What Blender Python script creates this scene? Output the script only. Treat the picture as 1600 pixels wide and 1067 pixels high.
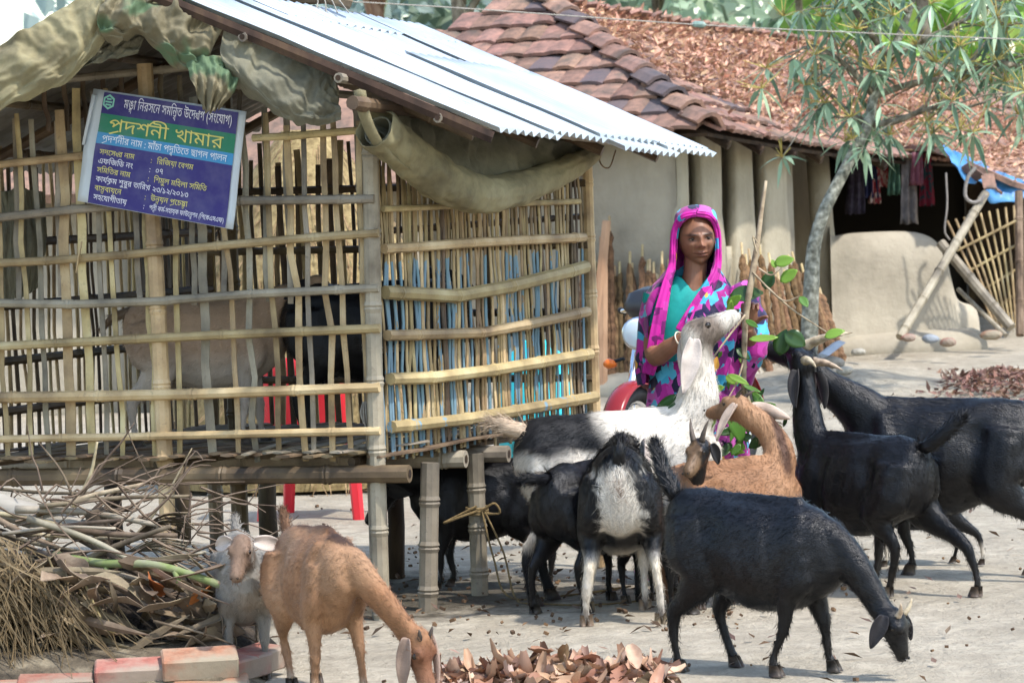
import bpy, bmesh, math, random
import numpy as np
from mathutils import Vector, Matrix, Euler, noise
for _o in list(bpy.data.objects): bpy.data.objects.remove(_o)
SC = bpy.context.scene
COL = SC.collection
rnd = random.Random(7)
R = math.radians

# ------------------------------------------------------------------ camera
FPX = 4956.0                      # focal length in photograph pixels (1600 wide)
CAMZ = 1.5
PITCH = math.atan(198.5 / FPX)
ROLL = R(-2.0)
cam_d = bpy.data.cameras.new('camera')
cam = bpy.data.objects.new('camera', cam_d); COL.objects.link(cam)
cam.location = (0, 0, CAMZ)
CM = (Matrix.Rotation(math.pi / 2 - PITCH, 3, 'X') @ Matrix.Rotation(ROLL, 3, 'Z'))
cam.rotation_euler = CM.to_euler()
cam_d.sensor_width = 36.0
cam_d.lens = 36.0 * FPX / 1600.0
cam_d.clip_end = 2000
cam_d.dof.use_dof = True
cam_d.dof.focus_distance = 11.9
cam_d.dof.aperture_fstop = 10.0
SC.camera = cam

# ------------------------------------------------------------------ sky, sun, exposure
SUN_EL, SUN_AZ = R(57), R(130)     # azimuth of the place the sun stands, clockwise from +Y
w = bpy.data.worlds.new('World'); SC.world = w; w.use_nodes = True
wn, wl = w.node_tree.nodes, w.node_tree.links
sky = wn.new('ShaderNodeTexSky'); sky.sky_type = 'NISHITA'; sky.sun_disc = False
sky.sun_elevation = SUN_EL; sky.sun_rotation = SUN_AZ
sky.air_density = 1.3; sky.dust_density = 1.2; sky.ozone_density = 1.0
wn['Background'].inputs['Strength'].default_value = 0.15
wl.new(sky.outputs[0], wn['Background'].inputs['Color'])
sun_d = bpy.data.lights.new('sun', 'SUN'); sun_d.energy = 2.1; sun_d.angle = R(2.0); sun_d.color = (1.0, 0.955, 0.89)
sun = bpy.data.objects.new('sun', sun_d); COL.objects.link(sun)
_sd = Vector((math.sin(SUN_AZ) * math.cos(SUN_EL), math.cos(SUN_AZ) * math.cos(SUN_EL), math.sin(SUN_EL)))
sun.rotation_euler = _sd.to_track_quat('Z', 'Y').to_euler(); sun.location = (6, -4, 12)
SC.view_settings.view_transform = 'Standard'; SC.view_settings.look = 'None'
SC.view_settings.exposure = 1.25; SC.view_settings.gamma = 1.0; SC.view_settings.use_curve_mapping = False
SC.cycles.use_denoising = True
SC.cycles.use_adaptive_sampling = True; SC.cycles.adaptive_threshold = 0.025
SC.cycles.max_bounces = 5; SC.cycles.diffuse_bounces = 3; SC.cycles.glossy_bounces = 2; SC.cycles.transmission_bounces = 3; SC.cycles.transparent_max_bounces = 4; SC.cycles.caustics_reflective = False; SC.cycles.caustics_refractive = False

# ------------------------------------------------------------------ helpers
def ray(px, py):
    return CM @ Vector(((px - 800.0) / FPX, -(py - 533.5) / FPX, -1.0))
def at(px, py, y):                 # the point on that line of sight whose world Y is y
    r = ray(px, py); t = y / r.y
    return Vector((r.x * t, y, CAMZ + r.z * t))
def gr(px, py, z=0.0):             # the point on the ground there
    r = ray(px, py); t = (z - CAMZ) / r.z
    return Vector((r.x * t, r.y * t, z))
def V(*a): return Vector(a)

class MB:
    def __init__(s): s.v = []; s.f = []; s.c = []; s.uv = {}
    def add(s, vs, fs):
        o = len(s.v); s.v += [tuple(p) for p in vs]; s.f += [tuple(i + o for i in f) for f in fs]
        return o
    def box(s, c, size, rot=None):
        hx, hy, hz = size[0] / 2, size[1] / 2, size[2] / 2
        vs = [Vector((x, y, z)) for x in (-hx, hx) for y in (-hy, hy) for z in (-hz, hz)]
        if rot is not None: vs = [rot @ p for p in vs]
        vs = [p + Vector(c) for p in vs]
        s.add(vs, [(0, 1, 3, 2), (4, 6, 7, 5), (0, 4, 5, 1), (2, 3, 7, 6), (0, 2, 6, 4), (1, 5, 7, 3)])
    def tube(s, path, rad, n=8, cap=True, flat=1.0, up=None):
        path = [Vector(p) for p in path]; m = len(path)
        if not hasattr(rad, '__len__'): rad = [rad] * m
        t0 = (path[1] - path[0]).normalized()
        a = Vector(up) if up is not None else (Vector((0, 0, 1)) if abs(t0.z) < 0.9 else Vector((1, 0, 0)))
        nrm = (a - t0 * a.dot(t0)).normalized()
        rings = []
        for i, p in enumerate(path):
            t = (path[min(i + 1, m - 1)] - path[max(i - 1, 0)])
            t = t.normalized() if t.length > 1e-9 else t0
            nrm = (nrm - t * nrm.dot(t)); nrm = nrm.normalized() if nrm.length > 1e-6 else a
            b = t.cross(nrm)
            r = rad[i]; rx, ry = r if hasattr(r, '__len__') else (r * flat, r)
            rings.append([p + nrm * (ry * math.cos(k * 2 * math.pi / n)) + b * (rx * math.sin(k * 2 * math.pi / n)) for k in range(n)])
        o = len(s.v)
        for rg in rings: s.v += [tuple(p) for p in rg]
        for i in range(m - 1):
            for k in range(n):
                s.f.append((o + i * n + k, o + i * n + (k + 1) % n, o + (i + 1) * n + (k + 1) % n, o + (i + 1) * n + k))
        if cap:
            s.f.append(tuple(o + k for k in reversed(range(n)))); s.f.append(tuple(o + (m - 1) * n + k for k in range(n)))
    def grid(s, rows, closed=False):
        o = len(s.v); m = len(rows); n = len(rows[0])
        for r in rows: s.v += [tuple(p) for p in r]
        for i in range(m - 1):
            for k in range(n if closed else n - 1):
                s.f.append((o + i * n + k, o + i * n + (k + 1) % n, o + (i + 1) * n + (k + 1) % n, o + (i + 1) * n + k))
        return o
    def poly(s, pts): s.add(pts, [tuple(range(len(pts)))])
    def build(s, name, mat, parent=None, smooth=False, kind=None, label=None):
        me = bpy.data.meshes.new(name)
        off = world_off(parent)
        me.from_pydata([(p[0] - off[0], p[1] - off[1], p[2] - off[2]) for p in s.v], [], s.f)
        return finish(name, me, mat, parent, smooth, kind, label)

def world_off(parent):
    off = Vector((0, 0, 0))
    while parent is not None: off += parent.location; parent = parent.parent
    return off
def finish(name, me, mat, parent=None, smooth=False, kind=None, label=None):
    if mat is not None: me.materials.append(mat)
    if smooth: me.shade_smooth()
    ob = bpy.data.objects.new(name, me); COL.objects.link(ob)
    if parent is not None: ob.parent = parent
    if kind: ob['kind'] = kind
    if label: ob['label'] = label
    return ob
def thing(name, loc, label, cat, group=None):
    o = bpy.data.objects.new(name, None); COL.objects.link(o)
    o.location = loc; o.empty_display_size = 0.1
    return tag(o, label, cat, group)
def tag(o, label, cat, group=None):
    o['label'] = label; o['category'] = cat
    if group: o['group'] = group
    return o
def inst(name, me, mtx, parent=None):          # one more object that shares a mesh
    ob = bpy.data.objects.new(name, me); COL.objects.link(ob)
    if parent is not None:
        ob.parent = parent; mtx = Matrix.Translation(-world_off(parent)) @ mtx
    ob.matrix_basis = mtx
    return ob
def solidify(ob, t, offset=0):
    md = ob.modifiers.new('solid', 'SOLIDIFY'); md.thickness = t; md.offset = offset
    return ob
def spline(pts, n):                             # Catmull-Rom through points
    pts = [Vector(p) for p in pts]; out = []
    P = [pts[0] * 2 - pts[1]] + pts + [pts[-1] * 2 - pts[-2]]
    segs = len(pts) - 1
    for j in range(n):
        u = j / (n - 1) * segs; i = min(int(u), segs - 1); t = u - i
        a, b, c, d = P[i], P[i + 1], P[i + 2], P[i + 3]
        out.append(0.5 * ((2 * b) + (c - a) * t + (2 * a - 5 * b + 4 * c - d) * t * t + (3 * b - a - 3 * c + d) * t ** 3))
    return out
def lerp(a, b, t): return a + (b - a) * t
def interp(xs, ys, x):
    return float(np.interp(x, xs, ys))
def nz(x, y=0.0, z=0.0): return noise.noise(Vector((x, y, z)))

# ------------------------------------------------------------------ materials
def lin(h):                                     # '#rrggbb' -> linear
    h = h.lstrip('#'); o = []
    for i in (0, 2, 4):
        c = int(h[i:i + 2], 16) / 255
        o.append(c / 12.92 if c <= 0.04045 else ((c + 0.055) / 1.055) ** 2.4)
    return tuple(o) + (1.0,)
def col(c): return lin(c) if isinstance(c, str) else tuple(c)[:3] + (1.0,)
class NT:
    def __init__(s, name):
        s.m = bpy.data.materials.new(name); s.m.use_nodes = True
        s.n = s.m.node_tree.nodes; s.l = s.m.node_tree.links; s.p = s.n['Principled BSDF']
    def new(s, t, **kw):
        q = s.n.new(t)
        for k, v in kw.items(): setattr(q, k, v)
        return q
    def link(s, a, b): s.l.new(a, b)
    def coord(s, kind='Object', scale=(1, 1, 1)):
        tc = s.new('ShaderNodeTexCoord'); mp = s.new('ShaderNodeMapping'); mp.inputs['Scale'].default_value = scale
        s.link(tc.outputs[kind], mp.inputs[0]); return mp.outputs[0]
    def noise(s, vec, scale, detail=4, rough=0.6, dist=0.0):
        q = s.new('ShaderNodeTexNoise'); q.inputs['Scale'].default_value = scale; q.inputs['Detail'].default_value = detail
        q.inputs['Roughness'].default_value = rough; q.inputs['Distortion'].default_value = dist
        s.link(vec, q.inputs['Vector']); return q.outputs['Fac']
    def ramp(s, fac, stops, interp='LINEAR'):
        q = s.new('ShaderNodeValToRGB'); r = q.color_ramp; r.interpolation = interp
        while len(r.elements) < len(stops): r.elements.new(0.5)
        for e, (p, c) in zip(r.elements, stops): e.position = p; e.color = col(c)
        s.link(fac, q.inputs[0]); return q.outputs[0]
    def mix(s, fac, a, b, mode='MIX'):
        q = s.new('ShaderNodeMix', data_type='RGBA', blend_type=mode)
        for sock, v in ((q.inputs[0], fac), (q.inputs[6], a), (q.inputs[7], b)):
            if hasattr(v, 'is_output'): s.link(v, sock)
            elif sock.type == 'RGBA': sock.default_value = col(v)
            else: sock.default_value = v
        return q.outputs[2]
    def math(s, op, a, b=0.0):
        q = s.new('ShaderNodeMath', operation=op)
        for sock, v in ((q.inputs[0], a), (q.inputs[1], b)):
            if hasattr(v, 'is_output'): s.link(v, sock)
            else: sock.default_value = v
        return q.outputs[0]
    def bump(s, h, strength=0.3, dist=0.01):
        q = s.new('ShaderNodeBump'); q.inputs['Strength'].default_value = strength; q.inputs['Distance'].default_value = dist
        s.link(h, q.inputs['Height']); s.link(q.outputs[0], s.p.inputs['Normal'])
    def rand(s): return s.new('ShaderNodeObjectInfo').outputs['Random']
    def vary(s, colr, amt, hue=0.02, fac=None):    # each object its own value and hue
        q = s.new('ShaderNodeHueSaturation')
        f = fac if fac is not None else s.rand()
        mr = s.new('ShaderNodeMapRange'); mr.inputs['To Min'].default_value = 1 - amt; mr.inputs['To Max'].default_value = 1 + amt
        s.link(f, mr.inputs[0]); s.link(mr.outputs[0], q.inputs['Value'])
        wv = s.math('FRACT', s.math('MULTIPLY', f, 7.31))
        mh = s.new('ShaderNodeMapRange'); mh.inputs['To Min'].default_value = 0.5 - hue; mh.inputs['To Max'].default_value = 0.5 + hue
        s.link(wv, mh.inputs[0]); s.link(mh.outputs[0], q.inputs['Hue'])
        s.link(colr, q.inputs['Color']); return q.outputs[0]
    def out(s, c=None, rough=0.8, spec=0.3, metal=0.0):
        if c is not None:
            if hasattr(c, 'is_output'): s.link(c, s.p.inputs['Base Color'])
            else: s.p.inputs['Base Color'].default_value = col(c)
        if hasattr(rough, 'is_output'): s.link(rough, s.p.inputs['Roughness'])
        else: s.p.inputs['Roughness'].default_value = rough
        s.p.inputs['Specular IOR Level'].default_value = spec; s.p.inputs['Metallic'].default_value = metal
        return s.m
def pm(name, stops, scale=8, stretch=(1, 1, 1), rough=0.8, spec=0.3, bump=0.3, bdist=0.004, bscale=None, rand=0.15, hue=0.015, coord='Object', metal=0.0, detail=5):
    t = NT(name); v = t.coord(coord, stretch); f = t.noise(v, scale, detail)
    c = t.ramp(f, [(0.3 + 0.4 * i / max(1, len(stops) - 1), x) for i, x in enumerate(stops)])
    if rand: c = t.vary(c, rand, hue)
    if bump: t.bump(t.noise(v, bscale or scale * 3, 4), bump, bdist)
    return t.out(c, rough, spec, metal)
def leafmat(name, c1, c2, amt=0.25, hue=0.03, rough=0.45, trans=0.35, scale=2.5):
    """leaf colour changes from leaf to leaf (each leaf is its own mesh island)"""
    t = NT(name); g = t.new('ShaderNodeNewGeometry').outputs['Random Per Island']
    c = t.mix(g, c1, c2); c = t.vary(c, amt, hue, g)
    t.out(c, rough, 0.35)
    tr = t.new('ShaderNodeBsdfTranslucent'); t.link(c, tr.inputs[0])
    ms = t.new('ShaderNodeMixShader'); ms.inputs[0].default_value = trans
    t.link(t.p.outputs[0], ms.inputs[1]); t.link(tr.outputs[0], ms.inputs[2])
    t.link(ms.outputs[0], t.n['Material Output'].inputs[0]); return t.m
M = {}
def bamboo(name, stops, rough=0.55, rand=0.2):
    t = NT(name); v = t.coord('Object'); f = t.noise(v, 5, 5); f2 = t.noise(v, 40, 3, 0.7)
    c = t.ramp(f, [(0.32, stops[0]), (0.52, stops[1]), (0.7, stops[2])])
    c = t.mix(t.ramp(f2, [(0.56, (0, 0, 0)), (0.74, (0.6, 0.6, 0.6))]), c, stops[0])
    c = t.vary(c, rand, 0.012); t.bump(f2, 0.25, 0.004)
    return t.out(c, rough, 0.35)
M['bamboo'] = bamboo('bamboo_dry', ['#7d6a4c', '#b09a70', '#cab88f'])
M['bamboo_grey'] = bamboo('bamboo_weathered', ['#5d564b', '#8c8270', '#a39a88'])
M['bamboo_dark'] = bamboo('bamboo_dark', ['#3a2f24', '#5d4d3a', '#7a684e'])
M['bamboo_post'] = bamboo('bamboo_post', ['#6b6250', '#98907a', '#b3aa92'])
def painted_bamboo():
    t = NT('bamboo_blue_flaked'); v = t.coord('Object'); f = t.noise(v, 5, 5)
    c = t.ramp(f, [(0.3, '#6b5a44'), (0.5, '#94805c'), (0.7, '#b09a72')])
    g = t.noise(t.coord('Object', (1, 1, 0.35)), 14, 5, 0.7)
    r = t.rand(); th = t.math('ADD', t.math('MULTIPLY', r, 0.42), 0.28)
    mk = t.math('GREATER_THAN', g, th)
    # the paint ends below the second rail
    sep = t.new('ShaderNodeSeparateXYZ'); t.link(t.new('ShaderNodeNewGeometry').outputs['Position'], sep.inputs[0])
    lo = t.math('LESS_THAN', t.math('ADD', sep.outputs[2], t.math('MULTIPLY', g, 0.12)), 1.40)
    c = t.mix(t.math('MULTIPLY', t.math('MULTIPLY', mk, lo), 0.8), c, '#6a92a6')
    c = t.vary(c, 0.2, 0.012); t.bump(g, 0.3, 0.004); return t.out(c, 0.65, 0.3)
M['bamboo_blue'] = painted_bamboo()
M['wood_dark'] = pm('dark_wood', ['#1f1812', '#3a2d22', '#52432f'], 9, (1, 1, 0.3), rough=0.85)
M['wood_old'] = pm('old_wood', ['#3e3428', '#6a5b48', '#8d7d66'], 9, (1, 1, 0.4), rough=0.85)
M['floor_slat'] = pm('split_bamboo_floor', ['#3d3328', '#6d5c46', '#8f7d62'], 7, rough=0.8)
M['rope'] = pm('rope', ['#5a4a36', '#8a7350'], 60, rough=0.9)
M['rope_grey'] = pm('rope_grey', ['#77716a', '#a8a298'], 60, rough=0.9)
# ================================================================== the ground
def make_ground():
    me = bpy.data.meshes.new('ground')
    xs = sorted(set([-900, -300, -100, -40, -20] + [round(-8 + 0.25 * i, 3) for i in range(81)] + [20, 40, 100, 300, 900]))
    ys = sorted(set([-60, -10, 0, 4] + [round(7 + 0.25 * i, 3) for i in range(125)] + [45, 60, 100, 300, 1500]))
    vs = []
    for y in ys:
        for x in xs:
            z = -0.004
            if -9 < x < 13 and 6 < y < 40:
                z += 0.012 * nz(x * 1.1, y * 1.1) + 0.007 * nz(x * 3.1, y * 3.1, 4)
            d = math.hypot((x - 2.55) / 1.3, (y - 26.0) / 2.2)          # heap of soil by the tree foot
            if d < 1: z += 0.22 * (1 - d * d) ** 1.5 * (0.75 + 0.5 * nz(x * 3, y * 2))
            if y > 26 and x > 2.5: z += 0.10 * min(1, (y - 26) / 6) * min(1, (x - 2.5))
            vs.append((x, y, z))
    n = len(xs); fs = [(j * n + i, j * n + i + 1, (j + 1) * n + i + 1, (j + 1) * n + i) for j in range(len(ys) - 1) for i in range(n - 1)]
    me.from_pydata(vs, [], fs)
    t = NT('trodden_clay'); v = t.coord('Object')
    f = t.noise(v, 0.9, 6, 0.62); f2 = t.noise(v, 7, 6, 0.7); f3 = t.noise(v, 45, 4, 0.75)
    c = t.ramp(f, [(0.3, '#9c9382'), (0.5, '#b5ab99'), (0.72, '#c6bca9')])
    c = t.mix(t.ramp(f2, [(0.42, (0.5, 0.5, 0.5)), (0.62, (0, 0, 0))]), c, '#8b8272')
    c = t.mix(t.ramp(f3, [(0.60, (0, 0, 0)), (0.76, (0.55, 0.55, 0.55))]), c, '#6c6557')
    f4 = t.noise(t.coord('Object', (1, .45, 1)), 2.6, 5, .65); c = t.mix(t.ramp(f4, [(.40, (.55, .55, .55)), (.56, (0, 0, 0))]), c, '#9a907f'); f5 = t.noise(v, 17, 5, .7); c = t.mix(t.ramp(f5, [(.58, (0, 0, 0)), (.74, (.5, .5, .5))]), c, '#c9bfaa')
    # dung-dark earth under and before the goat hut and under the brushwood
    sep = t.new('ShaderNodeSeparateXYZ'); t.link(v, sep.inputs[0])
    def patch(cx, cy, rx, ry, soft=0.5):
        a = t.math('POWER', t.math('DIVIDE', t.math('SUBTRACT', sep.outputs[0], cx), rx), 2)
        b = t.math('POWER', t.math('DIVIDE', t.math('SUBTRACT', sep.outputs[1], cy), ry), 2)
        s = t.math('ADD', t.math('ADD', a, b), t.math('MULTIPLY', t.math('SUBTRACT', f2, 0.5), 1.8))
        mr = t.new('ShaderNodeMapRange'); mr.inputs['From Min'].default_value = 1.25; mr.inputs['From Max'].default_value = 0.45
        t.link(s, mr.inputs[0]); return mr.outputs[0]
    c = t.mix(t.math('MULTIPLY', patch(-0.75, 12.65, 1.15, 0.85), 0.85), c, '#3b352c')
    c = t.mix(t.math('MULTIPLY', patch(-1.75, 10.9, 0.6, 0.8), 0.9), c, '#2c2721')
    c = t.mix(t.math('MULTIPLY', patch(4.6, 21.5, 1.4, 1.6), 0.35), c, '#7e7666')
    vo = t.new('ShaderNodeTexVoronoi'); vo.feature = 'SMOOTH_F1'; vo.inputs['Scale'].default_value = 9; t.link(v, vo.inputs['Vector'])
    h = t.math('ADD', t.math('ADD', t.math('MULTIPLY', f2, 0.8), t.math('MULTIPLY', f3, 0.35)), t.math('MULTIPLY', vo.outputs['Distance'], .5))
    t.bump(h, 1.0, 0.045)
    m = t.out(c, 0.95, 0.15)
    o = finish('ground', me, m, smooth=True, kind='structure')
    return o
make_ground()

# crumbs, droppings and bits of litter lying about on the clay
def litter():
    mb = MB(); r = random.Random(3)
    for i in range(900):
        x = r.uniform(-1.2, 2.6); y = r.uniform(9.6, 24)
        if i < 420: x = r.uniform(-1.3, 0.9); y = r.uniform(11.2, 14.5)
        s = r.uniform(0.004, 0.012)
        q = Euler((r.uniform(-.5, .5), r.uniform(-.5, .5), r.uniform(0, 6.3))).to_matrix()
        if r.random() < 0.6:
            mb.box((x, y, s * 0.6 + 0.004), (s * r.uniform(1, 2), s * 1.2, s), q)
        else:
            l = r.uniform(0.015, 0.04)
            pts = [q @ Vector(p) + Vector((x, y, 0.014)) for p in ((-l, 0, 0), (0, l * .3, .006), (l, 0, 0), (0, -l * .3, .006))]
            mb.poly(pts)
    o = mb.build('ground_litter', pm('litter', ['#2c241c', '#5a4636', '#8a6a4c'], 3, rough=0.9, bump=0), kind='stuff')
    o['label'] = 'crumbs of droppings and dry bits scattered on the clay ground'; o['category'] = 'litter'
litter()
# ================================================================== the raised goat hut
FD = Vector((-0.952, 0.306, 0)).normalized()          # along the front wall, to the left
A = gr(597, 965)                                      # front right corner post
B = Vector((0.34, 13.36, 0))
SD = (B - A).normalized()                             # along the side wall, to the back
WL = 1.75
Lc = A + FD * WL; Dc = B + FD * WL
FLOOR = 0.62
def onplane(px, py, P, d, off=0.0):
    n = Vector((d.y, -d.x, 0));
    if n.y > 0: n = -n                                # towards the camera
    P = P + n * off
    r = ray(px, py); o = Vector((0, 0, CAMZ)); t = (P - o).dot(n) / r.dot(n)
    return o + r * t
hut = thing('goat_hut', A, 'raised bamboo goat hut with slatted walls and shiny tin roof', 'hut')

def culm(mb, path, r, node=0.3, n=9, seed=0, taper=1.0):
    """a bamboo pole with swollen joints"""
    rr = random.Random(seed); L = sum((path[i + 1] - path[i]).length for i in range(len(path) - 1))
    ks = []; s = rr.uniform(0.1, 0.9) * node
    marks = [0.0]
    while s < L - 0.03:
        marks += [s - 0.022, s - 0.007, s, s + 0.007, s + 0.022]; ks.append(s); s += node * rr.uniform(0.85, 1.15)
    marks.append(L); marks = sorted(m for m in marks if 0 <= m <= L)
    cum = [0]
    for i in range(len(path) - 1): cum.append(cum[-1] + (path[i + 1] - path[i]).length)
    pts = []; rad = []
    for m in marks:
        i = max(j for j in range(len(cum)) if cum[j] <= m + 1e-9); i = min(i, len(path) - 2)
        t = (m - cum[i]) / max(1e-6, cum[i + 1] - cum[i]); pts.append(path[i].lerp(path[i + 1], t))
        b = 1.0
        for k in ks:
            d = abs(m - k)
            if d < 0.003: b = 1.02
            elif d < 0.01: b = 1.16
            elif d < 0.03: b = 1.0
        rad.append(r * b * lerp(1, taper, m / L))
    mb.tube(pts, rad, n)
def open_end(mb, p, d, r, depth=0.03):                 # hollow mouth of a cut pole
    d = d.normalized(); mb.tube([p + d * 0.002, p + d * 0.003], [r * 0.55, r * 0.55], 8)

def slat(name, a, b, w, t, mat, parent, nrm, seed, bend=0.004, nseg=5):
    """split bamboo strip, a little crooked, with joints"""
    r = random.Random(seed); mb = MB(); ax = (b - a).normalized(); side = ax.cross(nrm).normalized()
    pts = []; rad = []
    j = r.uniform(0.15, 0.4)
    for i in range(nseg + 1):
        u = i / nseg; off = side * r.gauss(0, bend) + nrm * r.gauss(0, bend * 0.6)
        if i in (0, nseg): off *= 0.5
        pts.append(a.lerp(b, u) + off); k = 1 + 0.14 * (1 if (i % 2) == 1 else 0) * r.uniform(0.3, 1)
        rad.append((w / 2 * k, t / 2 * k))
    mb.tube(pts, rad, 6, True, up=nrm)
    return mb.build(name, mat, parent)

FN = Vector((FD.y, -FD.x, 0)); FN = FN if FN.y < 0 else -FN      # front wall's outward normal
SN = Vector((SD.y, -SD.x, 0)); SN = SN if SN.x > 0 else -SN      # side wall's outward normal
fw = bpy.data.objects.new('front_wall', None); COL.objects.link(fw); fw.parent = hut
sw = bpy.data.objects.new('side_wall', None); COL.objects.link(sw); sw.parent = hut
bw = bpy.data.objects.new('back_wall', None); COL.objects.link(bw); bw.parent = hut
lw = bpy.data.objects.new('left_wall', None); COL.objects.link(lw); lw.parent = hut
lw.name = 'rear_side_wall'
fl = bpy.data.objects.new('floor', None); COL.objects.link(fl); fl.parent = hut
roof = bpy.data.objects.new('roof', None); COL.objects.link(roof); roof.parent = hut
hr = random.Random(11)
# --- posts
def post(px0, py0, px1, py1, r, mat, seed, P=A, d=FD, off=0.0, node=0.28, name='post'):
    a = onplane(px1, py1, P, d, off); b = onplane(px0, py0, P, d, off); a.z = min(a.z, 0) - 0.03
    mb = MB(); culm(mb, [a, a.lerp(b, 0.5) + Vector((hr.gauss(0, .006), 0, 0)), b], r, node, 10, seed); return mb.build(name, mat, hut, smooth=False)
post(577, 120, 597, 968, 0.031, M['bamboo_post'], 1)
post(560, 150, 578, 640, 0.022, M['bamboo_grey'], 2, off=-0.07)
post(226, 100, 266, 900, 0.031, M['bamboo'], 3)
post(-95, 120, -85, 960, 0.034, M['bamboo_post'], 4)
def upright(x, y, z0, z1, r, mat, seed, node=0.26, lean=(0, 0), name='post'):
    mb = MB(); culm(mb, [V(x, y, z0), V(x + lean[0], y + lean[1], z1)], r, node, 10, seed); return mb.build(name, mat, hut)
for (px, py, r, m, sd, ln) in ((668, 950, .036, 'bamboo_grey', 5, (.03, 0)), (750, 928, .034, 'bamboo_grey', 6, (.0, .0)),
                               (826, 800, .036, 'bamboo', 9, (.01, 0))):
    p = gr(px, py); upright(p.x, p.y, -.03, 0.56, r, M[m], sd, .16, ln)
for (px, py, r, sd) in ((622, 898, .036, 7), (420, 866, .042, 8), (288, 850, .04, 10), (180, 880, .04, 12)):
    p = gr(px, py); mb = MB()
    mb.tube([p + V(hr.gauss(0, .01), 0, -0.03), p + V(0, 0, .2), p + V(hr.gauss(0, .01), 0, .58)], [r * 1.1, r, r * .95], 9)
    mb.build('stilt', M['wood_dark'], hut, smooth=True)
upright(B.x, B.y, 0, 1.72, .024, M['bamboo'], 13)
upright(Dc.x, Dc.y, 0, 2.2, .032, M['bamboo_dark'], 14)
m_ = A.lerp(B, .5) + FD * 1.1; upright(m_.x, m_.y, 0, 2.1, .035, M['bamboo_dark'], 15)
# --- beams under the floor
for i, (px, py, z, r) in enumerate(((640, 740, .545, .034), (728, 717, .55, .035), (795, 709, .55, .034))):
    k = gr(px, py, z); e = k + FD * 2.0
    mb = MB(); culm(mb, [k, e], r, .4, 10, 20 + i); bm_ = mb.build('floor_beam', M['bamboo_dark' if i == 0 else 'bamboo_grey'], hut)
    mb = MB(); mb.tube([k - FD * 0.0015, k - FD * 0.002], r * .5, 9); mb.build('hollow', M['wood_dark'], bm_)  # flat dark disc, painted shade for the inside of the cut end
for (u, z) in ((0.0, .59), (.8, .585), (1.6, .59)):
    mb = MB(); s = A + FD * (0.1 + u); culm(mb, [V(s.x, s.y, z), V(s.x, s.y, z) + SD * 1.62], .018, .3, 8, 31 + int(u * 10)); mb.build('joist', M['bamboo_dark'], hut)
# --- floor of split bamboo, ends sticking out at the front
nfl = 34
for i in range(nfl):
    u = (i + .5) / nfl * (WL + .06); s = A + FD * (u - .03) + V(0, 0, FLOOR) - SD * hr.uniform(.02, .10)
    e = A + FD * (u - .03 + hr.gauss(0, .008)) + SD * (1.64 + hr.uniform(0, .05)) + V(0, 0, FLOOR)
    s.z += hr.gauss(0, .007); e.z += hr.gauss(0, .004)
    slat('floor_slat', s, e, hr.uniform(.05, .075), .014, M['floor_slat'], fl, V(0, 0, 1), 500 + i, .006)
for i in range(9):                                     # loose ends lying across them near the corner
    u = hr.uniform(.02, .55); s = A + FD * u + V(0, 0, FLOOR + .012) - SD * hr.uniform(.04, .12)
    slat('floor_slat', s, s + (SD + FD * hr.uniform(-.3, .5)).normalized() * hr.uniform(.15, .5) + V(0, 0, .008), hr.uniform(.03, .05), .01, M['bamboo_grey'], fl, V(0, 0, 1), 560 + i, .004)
# --- front wall rails
def rail(pts, r, mat, parent, P, d, off, seed, node=.36, taper=1.0, dots=True, split=True):
    q = [onplane(x, y, P, d, off) for x, y in pts]; q = spline(q, max(4, 3 * len(q)))
    mb = MB(); culm(mb, q, r * .9, node, 8, seed, taper); o = mb.build('rail', mat, parent)
    return o
F_R = [([(-90, 268), (60, 250), (190, 239)], .016, 'bamboo', 1.1), ([(395, 216), (480, 211), (573, 203)], .016, 'bamboo', 1),
       ([(-90, 345), (0, 340), (130, 326), (300, 316), (450, 313), (585, 311)], .019, 'bamboo_grey', 1),
       ([(-90, 416), (0, 411), (130, 404), (300, 388), (440, 375), (592, 364)], .018, 'bamboo', 1),
       ([(-90, 470), (0, 474), (200, 475), (330, 463), (592, 450)], .019, 'bamboo_grey', .95),
       ([(-90, 545), (0, 541), (170, 532), (350, 523), (594, 513)], .019, 'bamboo', 1),
       ([(-90, 623), (0, 621), (250, 617), (400, 612), (593, 605)], .025, 'bamboo', .85),
       ([(-90, 688), (0, 686), (250, 681), (594, 673)], .017, 'bamboo', 1)]
for i, (p, r, m, t) in enumerate(F_R): rail(p, r, M[m], fw, A, FD, .028, 40 + i, .38, t)
# --- front wall slats
xb = [-62, -30, 14, 50, 75, 112, 143, 166, 190, 243, 283, 331, 373, 402, 437, 477, 493, 521, 548, 578]
wd = [11, 11, 10, 10, 11, 20, 17, 10, 10, 11, 11, 18, 10, 12, 11, 13, 10, 12, 11, 11]
for i, (x, w_) in enumerate(zip(xb, wd)):
    top = 178 + hr.uniform(-8, 14) if x < 130 else (150 + hr.uniform(-30, 10) if x < 400 else 190 + hr.uniform(-15, 12))
    xt = x - 24 * (700 - top) / 500 + hr.uniform(-7, 7)
    a = onplane(x, 722 - hr.uniform(0, 14), A, FD, -.012); b = onplane(xt, top, A, FD, -.012)
    slat('slat', a, b, w_ / 414 * .92, .009, M['bamboo' if hr.random() < .75 else 'bamboo_grey'], fw, FN, 600 + i, .006, 8)
xs2 = [30, 95, 220, 305, 350, 420, 455]                # more upright strips in the shaded upper half
for i, x in enumerate(xs2):
    a = onplane(x, 475 + hr.uniform(-20, 20), A, FD, -.03); b = onplane(x - 12 + hr.uniform(-8, 8), 150 + hr.uniform(-10, 40), A, FD, -.03)
    slat('slat', a, b, .026, .009, M['bamboo_grey'], fw, FN, 640 + i, .005, 6)
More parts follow.
